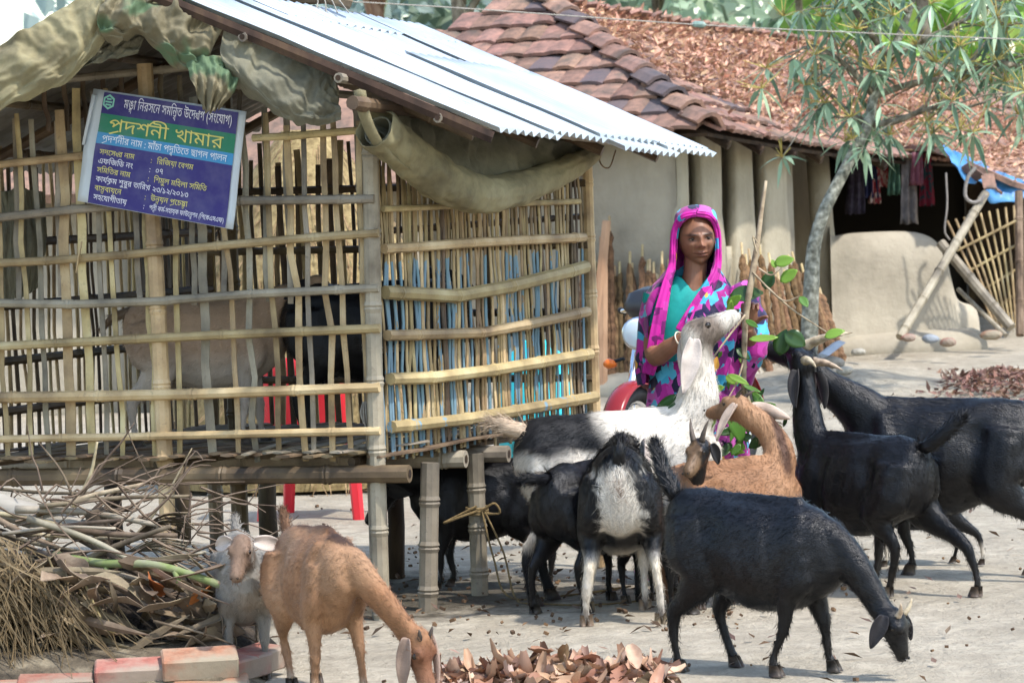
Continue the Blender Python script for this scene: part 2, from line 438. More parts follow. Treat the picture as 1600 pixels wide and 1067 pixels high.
for k, (x0, y0, x1, y1) in enumerate(((60, 128, 330, 102), (330, 130, 560, 150))):  # cross bars in the gable
    mb = MB(); culm(mb, [onplane(x0, y0, A, FD, -.02), onplane(x1, y1, A, FD, -.02)], .015, .3, 8, 70 + k); mb.build('gable_bar', M['bamboo_grey'], fw)
for k in range(11):
    x = 70 + k * 30; a = onplane(x + 6, 205, A, FD, -.04); b = onplane(x, 112 + abs(x - 230) * .12, A, FD, -.04)
    slat('gable_slat', a, b, .022, .008, M['bamboo_dark'], fw, FN, 660 + k, .004, 4)
# loose chip of bamboo stuck behind the rail
mb = MB(); p = onplane(123, 402, A, FD, .05); mb.tube([p + V(-.012, 0, -.06), p + V(.0, 0, 0), p + V(.014, 0, .06)], [(.006, .003), (.02, .005), (.005, .003)], 6); mb.build('chip', M['bamboo'], fw)
# --- side wall
S_R = [([(598, 327), (760, 320), (905, 315)], .013, 'bamboo'), ([(600, 389), (680, 384), (760, 378), (912, 371)], .021, 'bamboo'),
       ([(601, 457), (660, 459), (720, 462), (830, 440), (915, 417)], .029, 'bamboo'), ([(605, 524), (750, 520), (820, 508), (918, 487)], .023, 'bamboo'),
       ([(610, 592), (690, 589), (760, 580), (922, 553)], .026, 'bamboo'), ([(612, 667), (690, 660), (770, 648), (930, 620)], .026, 'bamboo_blue')]
for i, (p, r, m) in enumerate(S_R): rail(p, r, M[m], sw, A, SD, .03, 80 + i, .42, 1.05)
ns = 62
for i in range(ns):
    u = (i + hr.uniform(.25, .75)) / ns * 1.62 + .03
    a = A + SD * u + SN * -.008; b = a.copy(); a.z = FLOOR - hr.uniform(-.01, .05); b.z = 1.72 + .12 * u + hr.uniform(-.05, .05)
    b += SD * hr.gauss(0, .012)
    slat('slat', a, b, hr.uniform(.013, .022), .009, M['bamboo_blue' if hr.random() < .72 else ('bamboo' if hr.random() < .6 else 'bamboo_dark')], sw, SN, 700 + i, .006, 7)
for k, z in enumerate((1.0, 1.45)):                    # rails inside the side wall
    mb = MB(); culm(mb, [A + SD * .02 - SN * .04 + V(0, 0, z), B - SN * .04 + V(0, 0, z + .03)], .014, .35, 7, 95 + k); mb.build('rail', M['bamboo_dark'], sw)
# --- back wall and far side wall, seen through the front
nb = 34
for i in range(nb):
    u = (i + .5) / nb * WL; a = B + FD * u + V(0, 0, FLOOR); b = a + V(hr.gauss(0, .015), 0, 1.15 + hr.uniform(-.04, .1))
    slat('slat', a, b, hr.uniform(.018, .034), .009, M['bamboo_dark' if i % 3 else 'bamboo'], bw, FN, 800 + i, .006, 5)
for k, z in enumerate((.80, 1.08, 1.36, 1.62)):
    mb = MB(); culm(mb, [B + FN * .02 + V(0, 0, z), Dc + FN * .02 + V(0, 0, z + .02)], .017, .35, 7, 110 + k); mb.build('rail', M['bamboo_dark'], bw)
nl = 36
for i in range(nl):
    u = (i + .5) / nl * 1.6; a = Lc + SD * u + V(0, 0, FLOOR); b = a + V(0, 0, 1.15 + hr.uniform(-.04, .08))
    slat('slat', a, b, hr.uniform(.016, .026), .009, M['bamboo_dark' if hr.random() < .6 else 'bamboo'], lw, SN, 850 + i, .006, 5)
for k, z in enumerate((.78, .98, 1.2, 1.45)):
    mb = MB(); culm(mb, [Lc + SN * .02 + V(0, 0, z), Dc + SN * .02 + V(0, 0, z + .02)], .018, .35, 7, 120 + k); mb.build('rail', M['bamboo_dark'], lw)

# --- roof of corrugated tin
R1 = at(215, -30, 11.7); R2 = at(652, 45, 13.95); E1 = at(778, 203, 11.5); E2 = at(1117, 248, 13.6)
EL1 = V(2 * R1.x - E1.x, 2 * R1.y - E1.y, E1.z); EL2 = V(2 * R2.x - E2.x, 2 * R2.y - E2.y, E2.z)
def tin_mat():
    t = NT('galvanised_tin'); v = t.coord('Object'); f = t.noise(v, 1.6, 5, .6); f2 = t.noise(t.coord('Object', (1, 1, 1)), 26, 4, .7)
    c = t.ramp(f, [(.35, '#a3adb4'), (.6, '#bfc7cc'), (.8, '#cdd4d8')])
    c = t.mix(t.ramp(f2, [(.66, (0, 0, 0)), (.8, (.3, .3, .3))]), c, '#8f8a80')
    t.bump(f, .05, .02); return t.out(c, .42, .5, .35)
M['tin'] = tin_mat()
M['tin_old'] = pm('old_tin', ['#5a5148', '#8a857c', '#a9aaa6'], 3, rough=.6, metal=.3, bump=.1)
def sheet(Ra, Rb, Ea, Eb, u0, u1, v0, v1, lift, mat, mb_name='tin_sheet', seed=0, jag=0.0):
    rr = random.Random(seed); nrm = (Rb - Ra).cross(Ea - Ra).normalized(); nrm = nrm if nrm.z > 0 else -nrm
    Lr = ((Rb - Ra).length + (Eb - Ea).length) / 2
    waves = max(3, round((u1 - u0) * Lr / .075)); nu = waves * 8; nv = 10; rows = []
    for j in range(nv + 1):
        v = lerp(v0, v1, j / nv); row = []
        for i in range(nu + 1):
            u = lerp(u0, u1, i / nu)
            p = Ra.lerp(Rb, u).lerp(Ea.lerp(Eb, u), v)
            wv = math.cos(i / 8 * 2 * math.pi) * .010
            p = p + nrm * (wv + lift + .006 * nz(u * 5, v * 4, seed))
            row.append(p)
        rows.append(row)
    mb = MB(); mb.grid(rows); o = mb.build(mb_name, mat, roof, smooth=True); solidify(o, .0016); return o
nsh = 4
for k in range(nsh):
    u0 = k / nsh - (.012 if k else 0); u1 = (k + 1) / nsh + .012
    sheet(R1, R2, E1, E2, u0, min(u1, 1.0), -.005, (1.0, .985, 1.03, 1.0)[k], .006 * (k % 2) + .003 * k, M['tin'], seed=k)
    sheet(R1, R2, EL1, EL2, u0, min(u1, 1.0), -.005, 1.0, .006 * (k % 2) + .003 * k, M['tin_old'], seed=k + 10)
# a shorter sheet laid over the upper half, as the lap line shows
sheet(R1, R2, E1, E2, 0.30, .985, .0, .16, .014, M['tin'], seed=31)
sheet(R1, R2, E1, E2, .46, 1.0, .38, .97, .020, M['tin'], seed=33)
# purlins and rafters
for side, (Ea, Eb) in enumerate(((E1, E2), (EL1, EL2))):
    for k, v in enumerate((.03, .3, .58, .84)):
        a = R1.lerp(Ea, v) + V(0, 0, -.045); b = R2.lerp(Eb, v) + V(0, 0, -.045); dd = (b - a).normalized()
        mb = MB(); culm(mb, [a - dd * (.02 if k != 2 else .06), b], .019, .35, 9, 140 + k + 10 * side); pl = mb.build('purlin', M['bamboo_dark' if side else 'bamboo_grey'], roof)
        mb = MB(); mb.tube([a - dd * (.0225 if k != 2 else .0625), a - dd * (.024 if k != 2 else .064)], .011, 8); mb.build('hollow', M['wood_dark'], pl)  # dark disc on the pole end stands in for shade inside it
    for k, u in enumerate((.10, .36, .65, .92)):
        a = R1.lerp(R2, u) + V(0, 0, -.085); b = Ea.lerp(Eb, u) + V(0, 0, -.085)
        mb = MB(); culm(mb, [a, a.lerp(b, .86)], .022, .35, 8, 160 + k + 10 * side); mb.build('rafter', M['bamboo_dark'], roof)
mb = MB(); mb.tube([R1 + V(0, 0, -.05), R2 + V(0, 0, -.05)], .026, 8); mb.build('ridge_pole', M['wood_dark'], roof)
a = R1.lerp(E1, .02) + V(.0, -.012, -.03); b = E1 + V(-.02, -.012, -.028)          # dark edge of the gable
mb = MB(); mb.tube([a, a.lerp(b, .5) + V(0, 0, .004), b], [(.008, .022)] * 3, 4); mb.build('barge_strip', M['wood_dark'], roof)
a = R1.lerp(EL1, .02) + V(.0, -.012, -.03); b = EL1
mb = MB(); mb.tube([a, b], [(.008, .022)] * 2, 4); mb.build('barge_strip', M['wood_dark'], roof)
# plates under the eaves
a = E1.lerp(R1, .34); b = E2.lerp(R2, .34)
mb = MB(); culm(mb, [V(a.x, a.y, a.z - .09) - SD * .15, V(b.x, b.y, b.z - .09)], .026, .4, 9, 180); mb.build('wall_plate', M['bamboo_dark'], roof)
mb = MB(); c_ = R2.lerp(R1, .42) + V(0, 0, .03); mb.tube([c_ + V(-.12, 0, .02), c_ + V(.06, 0, .03), c_ + V(.16, .03, .0)], [.03, .035, .03], 8); mb.build('ridge_block', M['wood_old'], roof)
mb = MB()
for k in range(4): mb.tube([c_ + V(.02 + k * .02, -.03, .05), c_ + V(.03 + k * .03, -.05, .0), c_ + V(.02 + k * .045, -.09, -.05)], .003, 5)
mb.build('ridge_tie', M['rope_grey'], roof)
# ================================================================== signboard on the hut
def bn_lines():
    W_, Y_ = '#e9e9f2', '#d9d27a'
    # visual order (pre-base vowels moved); '/r' = ra hook below, '^' = reph above the letter before, '<x>' = small letter below
    L = [("ম|ঙ|<গ>|া| |ি|ন|র|স|ে|ন| |স|ম|ি|ন|<ব>|ত| |উ|ে|দ|<য>|া|গ| |(|স|ং|ে|য|া|গ|)", .155, .900, .965, .085, W_),
         ("প|/r|দ|শ|^|ন|ী| |খ|া|ম|া|র", .070, .700, .915, .115, Y_),
         ("প|/r|দ|শ|^|ন|ী|র| |ন|া|ম| |:| |ম|া|ঁ|চ|া| |প|দ|<ধ>|ি|ত|ে|ত| |ছ|া|গ|ল| |প|া|ল|ন", .040, .578, .955, .062, '#e6eef5')]
    rows = [("স|দ|ে|স|<য>|র| |ন|া|ম", "ি|র|ি|জ|য়|া| |ে|ব|গ|ম", Y_), ("এ|ফ|ি|জ|ি|ড| |ন|ং", "০|৭", W_), ("স|ি|ম|ি|ত|র| |ন|া|ম", "ি|শ|ম|ু|ল| |ম|ি|হ|ল|া| |স|ি|ম|ি|ত", Y_),
            ("ক|া|য|^|ক|/r|ম| |শ|ু|র|ু|র| |ত|া|ি|র|খ", "২|৩|/|১|২|/|২|০|১|৩", W_), ("ব|া|স|<ত>|ব|া|য়|ে|ন", "উ|ন|<ন>|য়|ন| |প|/r|ে|চ|ষ|<ট>|া", Y_), ("স|হ|ে|য|া|গ|ী|ত|া|য়", "প|ল|<ল>|ী| |ক|ম|^|-|স|হ|া|য়|ক| |ফ|া|উ|ে|ন|<ড>|শ|ন| |(|ি|প|ে|ক|এ|স|এ|ফ|)", W_)]
    y = .462
    for i, (a, b, c) in enumerate(rows):
        L.append((a, .040, y, None, .050, c)); L.append((":|", .405, y - .004, None, .050, c)); L.append((b, .450, y - .004, (.985 if i == 5 else None), .050 if i != 5 else .044, c)); y -= .080
    return L
_gc = {}
def glyph(ch):
    """outline of one letter as filled flat pieces: (pieces, advance); pieces = list of (verts, faces)"""
    if ch in _gc: return _gc[ch]
    def tx(s):
        c = bpy.data.curves.new('t', 'FONT'); c.body = s; c.resolution_u = 3; c.fill_mode = 'NONE'; o = bpy.data.objects.new('t', c); COL.objects.link(o)
        dg = bpy.context.evaluated_depsgraph_get(); oe = o.evaluated_get(dg); cu = oe.to_curve(dg); pol = []
        for sp in cu.splines:
            if sp.type == 'BEZIER':
                q = []; B_ = sp.bezier_points; n = len(B_)
                for i in range(n):
                    a, b = B_[i], B_[(i + 1) % n]; p0, p1, p2, p3 = a.co, a.handle_right, b.handle_left, b.co
                    straight = (p1 - p0).cross(p3 - p0).length < 1e-5 and (p2 - p0).cross(p3 - p0).length < 1e-5
                    for k in range(1 if straight else 3):
                        t = k / 3; m = 1 - t; v = p0 * m ** 3 + p1 * (3 * m * m * t) + p2 * (3 * m * t * t) + p3 * t ** 3; q.append((v.x, v.y))
            else: q = [(p.co.x, p.co.y) for p in sp.points]
            if len(q) > 2: pol.append(q)
        oe.to_curve_clear(); bpy.data.objects.remove(o); bpy.data.curves.remove(c); return pol
    xm = lambda P: max((x for q in P for x, y in q), default=0)
    adv = xm(tx('গ' + ch + 'গ')) - xm(tx('গগ')); polys = tx(ch) if ch != ' ' else []
    pieces = []
    if polys:                                               # constrained triangulation, kept where the outline winds round
        from mathutils.geometry import delaunay_2d_cdt
        pts = []; ed = []
        for q in polys:
            o_ = len(pts); pts += [Vector(p) for p in q]; ed += [(o_ + i, o_ + (i + 1) % len(q)) for i in range(len(q))]
        vs, _e, fs, *_r = delaunay_2d_cdt(pts, ed, [], 0, 1e-5)
        keep = []
        for f in fs:
            cx = sum(vs[i].x for i in f) / len(f); cy = sum(vs[i].y for i in f) / len(f); wn_ = 0
            for q in polys:
                for i in range(len(q)):
                    (x0, y0), (x1, y1) = q[i - 1], q[i]; cr = (x1 - x0) * (cy - y0) - (cx - x0) * (y1 - y0)
                    if y0 <= cy < y1 and cr > 0: wn_ += 1
                    elif y1 <= cy < y0 and cr < 0: wn_ -= 1
            if wn_: keep.append(tuple(f))
        pieces.append(([(v.x, v.y) for v in vs], keep))
    _gc[ch] = (pieces, adv); return _gc[ch]

def signboard():
    off = .085
    TL, TR, BR, BL = [onplane(x, y, A, FD, off) for x, y in ((150, 139), (391, 175), (362, 359), (121, 314))]
    TL += FN * .02; TR += FN * .03
    t = thing('signboard', (BL + BR) / 2, 'blue and green printed signboard tied askew to the hut front', 'sign')
    def S(u, v, h=0.0):                                   # u right, v up
        p = BL.lerp(BR, u).lerp(TL.lerp(TR, u), v)
        return p + FN * (h + .010 * math.sin(u * 5 + v * 3) + .008 * nz(u * 4, v * 3))
    def patch(name, u0, u1, v0, v1, h, m, nu=24, nv=6):
        mb = MB(); mb.grid([[S(lerp(u0, u1, i / nu), lerp(v0, v1, j / nv), h) for i in range(nu + 1)] for j in range(nv + 1)]); return mb.build(name, m, t, smooth=True)
    def prm(n, c, r_=.45):
        q = NT(n); v = q.coord('Object'); f = q.noise(v, 14, 4); cc = q.mix(q.ramp(f, [(.4, (0, 0, 0)), (.8, (.22, .22, .22))]), c, '#8f8fa0'); return q.out(cc, r_, .4)
    wht, nav, grn, cyn = prm('sign_white', '#c3cdd3'), prm('sign_navy', '#2c2670'), prm('sign_green', '#1f7a5c'), prm('sign_cyan', '#3d90c4')
    o = patch('panel', 0, 1, 0, 1, 0, wht, 24, 12); solidify(o, .006, -1)
    # bands: printed area leaves a pale strip at left and right
    a, b = .075, .955
    patch('navy_band', a, b, .80, .985, .004, nav); patch('green_band', a, b, .635, .80, .004, grn); patch('cyan_band', a, b, .535, .635, .004, cyn); patch('navy_field', a, b, .005, .535, .004, nav)
    ink = {}
    for (s, x0, y0, x1, h, c) in bn_lines():
        if c not in ink: ink[c] = NT('ink_' + c).out(c, .5, .3)
        mb = MB(); pen = 0; prev = 0; asp = (BR - BL).length / (TL - BL).length * (b - a)
        items = []; toks = s.split('|'); k_ = .72
        for tk in toks:
            if tk == '': continue
            if tk == '/r': items.append(('q', [(prev + .05, -.14), (prev + .50, .06), (prev + .52, -.0), (prev + .12, -.20)])); continue
            if tk == '^': items.append(('q', [(pen - .12, .62), (pen + .12, .90), (pen + .17, .86), (pen - .05, .60)])); continue
            if tk.startswith('<'):
                g, ad = glyph(tk[1:-1]); sc = .62
                if tk == '<য>': items.append(('g', g, pen - .02, 0.0, .75)); pen += ad * .62
                else: items.append(('g', g, prev + .12, -.34, sc))
                continue
            g, ad = glyph(tk); prev = pen; items.append(('g', g, pen, 0, 1)); pen += ad
        ht = h / .72; wu = ht / asp * .92                     # letter unit in sign units
        if x1 is not None: wu = (x1 - x0) / pen * 1.0
        z = .0062
        for it in items:
            if it[0] == 'q': mb.poly([S(a + (b - a) * (x0 + x * wu), y0 - h * .35 + y * ht, z) for x, y in it[1]])
            else:
                for vs, fs in it[1]:
                    z += .00003
                    mb.add([S(a + (b - a) * (x0 + (it[2] + x * it[4]) * wu), y0 - h * .35 + (it[3] + y * it[4]) * ht, z) for x, y in vs], fs)
        if mb.v: mb.build('lettering', ink[c], t)
    # emblem: hexagon ring with three short lines
    em = NT('emblem').out('#8fd0c0', .5); cu, cv = .115, .905; mb = MB(); ru, rv = .040, .068
    hx = [(math.sin(k * math.pi / 3), math.cos(k * math.pi / 3)) for k in range(6)]
    for k in range(6):
        (x0, y0), (x1, y1) = hx[k], hx[(k + 1) % 6]
        mb.poly([S(cu + x0 * ru, cv + y0 * rv, .0062), S(cu + x1 * ru, cv + y1 * rv, .0062), S(cu + x1 * ru * .72, cv + y1 * rv * .72, .0062), S(cu + x0 * ru * .72, cv + y0 * rv * .72, .0062)])
    for k, (wv, yv) in enumerate(((.35, .025), (.55, .0), (.45, -.025))): mb.poly([S(cu - wv * ru, cv + yv - .007, .0062), S(cu + wv * ru, cv + yv - .007, .0062), S(cu + wv * ru, cv + yv + .007, .0062), S(cu - wv * ru, cv + yv + .007, .0062)])
    mb.build('emblem', em, t)
    mb = MB(); k = S(.02, .95, .012); mb.tube([S(.0, .5, .006), S(.01, .8, .007), k], [.006, .008, .010], 7); mb.build('rolled_edge', wht, t, smooth=True)
signboard()

# ================================================================== old tarpaulins
def tarp_mat(name, stops, green=None):
    t = NT(name); v = t.coord('Object'); f = t.noise(v, 3.5, 6, .65); f2 = t.noise(v, 16, 5, .7)
    c = t.ramp(f, [(.3, stops[0]), (.5, stops[1]), (.72, stops[2])]); c = t.mix(t.ramp(f2, [(.5, (0, 0, 0)), (.78, (.5, .5, .5))]), c, stops[0])
    if green: c = t.mix(t.ramp(t.noise(v, 5.5, 3, .4), [(.54, (0, 0, 0)), (.60, (.8, .8, .8))]), c, green)
    t.bump(t.math('ADD', f2, t.noise(v, 260, 2)), .35, .008); t.out(c, .8, .25)
    tr = t.new('ShaderNodeBsdfTranslucent'); t.link(c, tr.inputs[0]); ms = t.new('ShaderNodeMixShader'); ms.inputs[0].default_value = .18
    t.link(t.p.outputs[0], ms.inputs[1]); t.link(tr.outputs[0], ms.inputs[2]); t.link(ms.outputs[0], t.n['Material Output'].inputs[0]); return t.m
M['tarp'] = tarp_mat('tarpaulin', ['#6e6650', '#99906f', '#b0a785'])
M['tarp_grey'] = tarp_mat('tarpaulin_grey', ['#57564a', '#7d7a68', '#949079'])
M['tarp_green'] = tarp_mat('tarpaulin_patched', ['#5a5645', '#7c745c', '#968d72'], '#5f7d5e')
def drape(curves, m, lab, nu=64, nv=30, amp=.02, seed=0, name='tarpaulin', thick=.003, fold=0.0):
    """cloth lofted through polylines given as [(px, py, depth), ...] from top edge to bottom edge"""
    C_ = [spline([at(*p) for p in c], nu) for c in curves]; rows = []
    for j in range(nv):
        v = j / (nv - 1) * (len(C_) - 1); row = []
        for i in range(nu):
            col_ = spline([c[i] for c in C_], nv)[j] if len(C_) > 2 else C_[0][i].lerp(C_[-1][i], j / (nv - 1))
            vv = j / (nv - 1)
            a1, b1 = i * 30 / nu, j * 14 / nv
            rg = 1 - 2 * abs(nz(a1 * .33 + seed, b1 * .5 - a1 * .12, 5)); rg2 = 1 - 2 * abs(nz(a1 * .8 + seed, b1 * .9 + a1 * .2, 9))
            w_ = amp * (nz(a1 * .28 + seed, b1 * .3, seed) + .4 * rg ** 3 + .10 * rg2 ** 2) + fold * math.sin(i * 27 / nu + j * .25 + seed) * (.3 + vv * .7)
            row.append(col_ + V(0.3 * w_, -w_, .4 * w_))
        rows.append(row)
    mb = MB(); mb.grid(rows); o = mb.build(name, m, smooth=True); solidify(o, thick); sb = o.modifiers.new('s', 'SUBSURF'); sb.levels = 1; sb.render_levels = 1
    return tag(o, lab, 'tarpaulin')
D0 = 11.72
drape([[(150, -20, D0), (70, 30, D0), (0, 70, D0), (-90, 120, D0)], [(165, 10, D0 - .05), (120, 75, D0 - .05), (40, 110, D0 - .05), (-80, 150, D0)], [(185, 40, D0), (110, 125, D0), (20, 165, D0), (-70, 215, D0)]],
      M['tarp'], 'beige tarpaulin swag hanging under the left roof edge', amp=.035, seed=1, fold=.012)
drape([[(165, -15, D0), (230, -25, D0), (300, 5, D0), (350, 45, D0)], [(150, 40, D0 - .06), (205, 35, D0 - .08), (265, 60, D0 - .08), (330, 85, D0 - .04)], [(180, 75, D0), (220, 60, D0), (275, 108, D0), (345, 118, D0)]],
      M['tarp_green'], 'patched green and grey tarpaulin bunched under the gable top', amp=.055, seed=5, fold=.02)
drape([[(150, 55, D0 + .1), (190, 45, D0 + .1), (230, 48, D0 + .1)], [(90, 120, D0 + .1), (150, 100, D0 + .08), (215, 85, D0 + .1)]], M['tarp_grey'], 'dull grey cloth strip sagging behind the left swag', amp=.02, seed=8)
drape([[(290, 95, D0 - .03), (330, 88, D0 - .05), (372, 100, D0 - .03)], [(300, 135, D0 - .08), (335, 128, D0 - .10), (368, 140, D0 - .05)], [(318, 172, D0 - .06), (328, 178, D0 - .08), (345, 168, D0 - .04)]],
      M['tarp_green'], 'pointed rag of tarpaulin hanging over the top of the signboard', nu=34, nv=26, amp=.03, seed=11, fold=.015)
drape([[(352, 30, D0), (430, 72, D0), (500, 105, D0), (530, 140, D0)], [(345, 90, D0 - .06), (410, 135, D0 - .10), (480, 165, D0 - .08), (530, 165, D0)], [(375, 140, D0), (430, 180, D0 - .05), (480, 198, D0 - .04), (532, 190, D0)]],
      M['tarp_grey'], 'grey tarpaulin flap sagging under the right side of the gable', amp=.03, seed=14, fold=.01)
# the sheet along the side eaves, rolled up at its lower edge
def side_px(px, py, off): return onplane(px, py, A, SD, off)
def rolled():
    t = thing('rolled_tarpaulin', side_px(760, 320, .12), 'long beige tarpaulin rolled up and sagging along the side of the hut', 'tarpaulin')
    path = [side_px(x, y, o) for x, y, o in ((585, 200, .17), (640, 244, .18), (700, 288, .18), (765, 304, .17), (840, 284, .15), (890, 262, .14), (928, 240, .12))]
    nq = 90; q = spline(path, nq); rad = []
    for i in range(nq):
        u = i / (nq - 1); r_ = interp([0, .12, .3, .55, .8, 1], [.075, .075, .080, .066, .052, .034], u); rad.append((r_ * (1 + .10 * nz(i * .22)), r_ * (1 + .10 * nz(i * .22, 5))))
    mb = MB(); n = 28; up = V(0, 0, 1); rows = []
    for i, p in enumerate(q):
        tg = (q[min(i + 1, nq - 1)] - q[max(i - 1, 0)]).normalized(); a_ = (up - tg * up.dot(tg)).normalized(); b_ = tg.cross(a_)
        rows.append([p + (a_ * math.cos(k * 2 * math.pi / n) * rad[i][0] + b_ * math.sin(k * 2 * math.pi / n) * rad[i][1]) * (1 + .10 * nz(k * .9, i * .35 * 40 / nq, 2) + .16 * (1 - 2 * abs(nz(i * .55 * 40 / nq + k * .25, k * .5, 4))) ** 3 - .05 + .07 * (1 - 2 * abs(nz(i * 1.2 * 40 / nq - k * .2, k * .9, 7))) ** 2) for k in range(n)])
    mb.grid(rows, True); o = mb.build('roll', M['tarp'], t, smooth=True); solidify(o, .004); sb = o.modifiers.new('s', 'SUBSURF'); sb.levels = 1; sb.render_levels = 1
    mb = MB(); rows = []
    for i, p in enumerate(q[:50]):                         # inner turn of the roll, seen at its mouth
        tg = (q[min(i + 1, nq - 1)] - q[max(i - 1, 0)]).normalized(); a_ = (up - tg * up.dot(tg)).normalized(); b_ = tg.cross(a_)
        rows.append([p + tg * .02 + (a_ * math.cos(k * 2 * math.pi / n) * rad[i][0] + b_ * math.sin(k * 2 * math.pi / n) * rad[i][1]) * .72 * (1 + .06 * nz(k, i * .4, 8)) for k in range(n)])
    mb.grid(rows, True); o = mb.build('inner_turn', M['tarp_grey'], t, smooth=True); solidify(o, .004)
    # the sheet that comes down from the eaves
    top = [side_px(x, y, .06) for x, y in ((590, 150), (650, 175), (720, 200), (790, 205), (860, 215), (925, 225))]; T_ = spline(top, nq); rows = []
    for j in range(10):
        v = j / 9; rows.append([T_[i].lerp(q[i] - SN * .02, v) + SN * (.025 * nz(i * .2, j * .4, 3) + .03 * (1 - 2 * abs(nz(i * .22, j * .12, 6))) ** 3 + .012 * math.sin(i * .4) * v) for i in range(nq)])
    mb = MB(); mb.grid(rows); o = mb.build('hanging_sheet', M['tarp_grey'], t, smooth=True); solidify(o, .003)
    s_ = [side_px(x, y, .2) for x, y in ((562, 142), (568, 175), (585, 215), (612, 250), (640, 270))]; S_ = spline(s_, 16)
    mb = MB(); mb.grid([[p + V(-.022, 0, .0) for p in S_], [p + V(.0, -.01, .006) for p in S_], [p + V(.022, 0, .0) for p in S_]]); o = mb.build('loose_hem', M['tarp'], t, smooth=True); solidify(o, .004)
rolled()
drape([[(0, 300, 12.6), (35, 295, 12.65), (70, 300, 12.7)], [(0, 390, 12.55), (40, 400, 12.6), (72, 385, 12.7)], [(0, 470, 12.6), (35, 465, 12.65), (60, 450, 12.7)]], M['tarp_grey'], 'dull green cloth hung inside the hut at its left end', amp=.02, seed=21)
# twine on the rolled sheet's far end and bits of rope on the posts
mb = MB(); mb.tube(spline([side_px(935, 225, .1), side_px(938, 255, .1), side_px(952, 262, .1), side_px(962, 235, .1)], 14), .003, 5); tag(mb.build('twine', M['rope']), 'loop of dark twine dangling at the far end of the tin eaves', 'twine')
p = gr(750, 928); mb = MB(); rr_ = random.Random(4)
k_ = V(p.x, p.y, .335)
for j in range(3): mb.tube([k_ + V(.042 * math.cos(a_), .042 * math.sin(a_), j * .010 - .01 + .004 * math.sin(a_)) for a_ in np.linspace(0, 2 * math.pi, 14)], .006, 6)
mb.tube(spline([k_ + V(.0, -.045, 0), k_ + V(-.07, -.07, -.02), k_ + V(-.13, -.06, -.04), k_ + V(.0, -.05, .02)], 12), .005, 6); mb.tube(spline([k_ + V(.02, -.045, .0), k_ + V(.07, -.06, .03), k_ + V(.09, -.05, -.01), k_ + V(.03, -.05, -.01)], 12), .005, 6)
mb.tube(spline([k_ + V(.03, -.045, 0), k_ + V(.10, -.12, -.16), k_ + V(.14, -.25, -.325), k_ + V(.22, -.40, -.33), k_ + V(.42, -.5, -.33), k_ + V(.66, -.42, -.33), k_ + V(.95, -.3, -.33)], 30), .004, 6)
mb.tube(spline([k_ + V(.02, -.045, 0), k_ + V(.06, -.12, -.18), k_ + V(.12, -.22, -.325), k_ + V(.36, -.16, -.33), k_ + V(.6, .05, -.33)], 26), .004, 6)
tag(mb.build('tether_rope', M['rope']), 'brown tether rope knotted round a bamboo stilt and trailing on the ground', 'rope')
mb = MB(); k_ = onplane(572, 640, A, FD, -.05); 
for j in range(5): mb.tube(spline([k_ + V(-.01 + j * .005, 0, .03), k_ + V(-.02 + j * .010, -.01, -.01), k_ + V(-.01 + j * .006, 0, -.05 - .02 * (j % 2))], 8), .004, 5)
tag(mb.build('rope_bundle', M['rope_grey']), 'grey rope bundle tied to the corner post inside the rails', 'rope')
# ================================================================== the mud house behind
HC = V(1.62, 25.4, 0)                                  # below the near corner of the eaves
HL = Vector((-.93, .37, 0)).normalized()               # along the short side, to the left
HR = Vector((.37, .93, 0)).normalized()                # along the long side, to the right and back
EH = 2.13; HW = 2.25; RZ = 3.42; LONG = 20.0
house = thing('mud_house', HC + V(0, 0, 0), 'grey mud house with hipped tile roof and slotted wall', 'house')
def mud(name, stops, bumpd=.03):
    t = NT(name); v = t.coord('Object'); f = t.noise(v, 1.3, 6, .6); f2 = t.noise(v, 9, 5, .65); f3 = t.noise(t.coord('Object', (1, 1, .25)), 5, 4, .6)
    c = t.ramp(f, [(.3, stops[0]), (.5, stops[1]), (.7, stops[2])]); c = t.mix(t.ramp(f3, [(.5, (0, 0, 0)), (.8, (.45, .45, .45))]), c, stops[0])
    t.bump(t.math('ADD', f2, f), .5, bumpd); return t.out(c, .95, .12)
M['mud'] = mud('mud_plaster', ['#878071', '#a29988', '#b0a795'])
M['mud_pale'] = mud('mud_plaster_pale', ['#8f8775', '#a89f8b', '#b7ae99'])
M['painted_dark'] = NT('painted_room_shade').out((.02, .018, .015), .95, .1)  # near-black colour stands in for the shade of unlit rooms
def wall_block(name, pts2, z0, z1, thick, mat, parent=house, wob=.012, seed=0):
    """plastered wall along a polyline of (point) with slightly wavy face"""
    mb = MB(); a, b = pts2; L = (b - a).length; nx = max(2, int(L / .12)); nzv = max(2, int((z1 - z0) / .12)); d = (b - a).normalized(); n = V(d.y, -d.x, 0)
    n = n if n.y < 0 else -n
    for off in (0, -thick):
        rows = []
        for j in range(nzv + 1):
            z = lerp(z0, z1, j / nzv); rows.append([a + d * (L * i / nx) + n * (off + (wob * nz(i * .5 + seed, j * .5, seed) if off == 0 else 0)) + V(0, 0, z) for i in range(nx + 1)])
        mb.grid(rows)
    m = (nx + 1) * (nzv + 1); top = nzv * (nx + 1)
    for i in range(nx): mb.f.append((top + i, top + i + 1, m + top + i + 1, m + top + i)); mb.f.append((i, i + 1, m + i + 1, m + i))
    for j in range(nzv): mb.f.append((j * (nx + 1), (j + 1) * (nx + 1), m + (j + 1) * (nx + 1), m + j * (nx + 1))); mb.f.append((j * (nx + 1) + nx, (j + 1) * (nx + 1) + nx, m + (j + 1) * (nx + 1) + nx, m + j * (nx + 1) + nx))
    return mb.build(name, mat, parent, smooth=True)
WC = HC + HL * .42 + HR * .42                           # corner of the walls
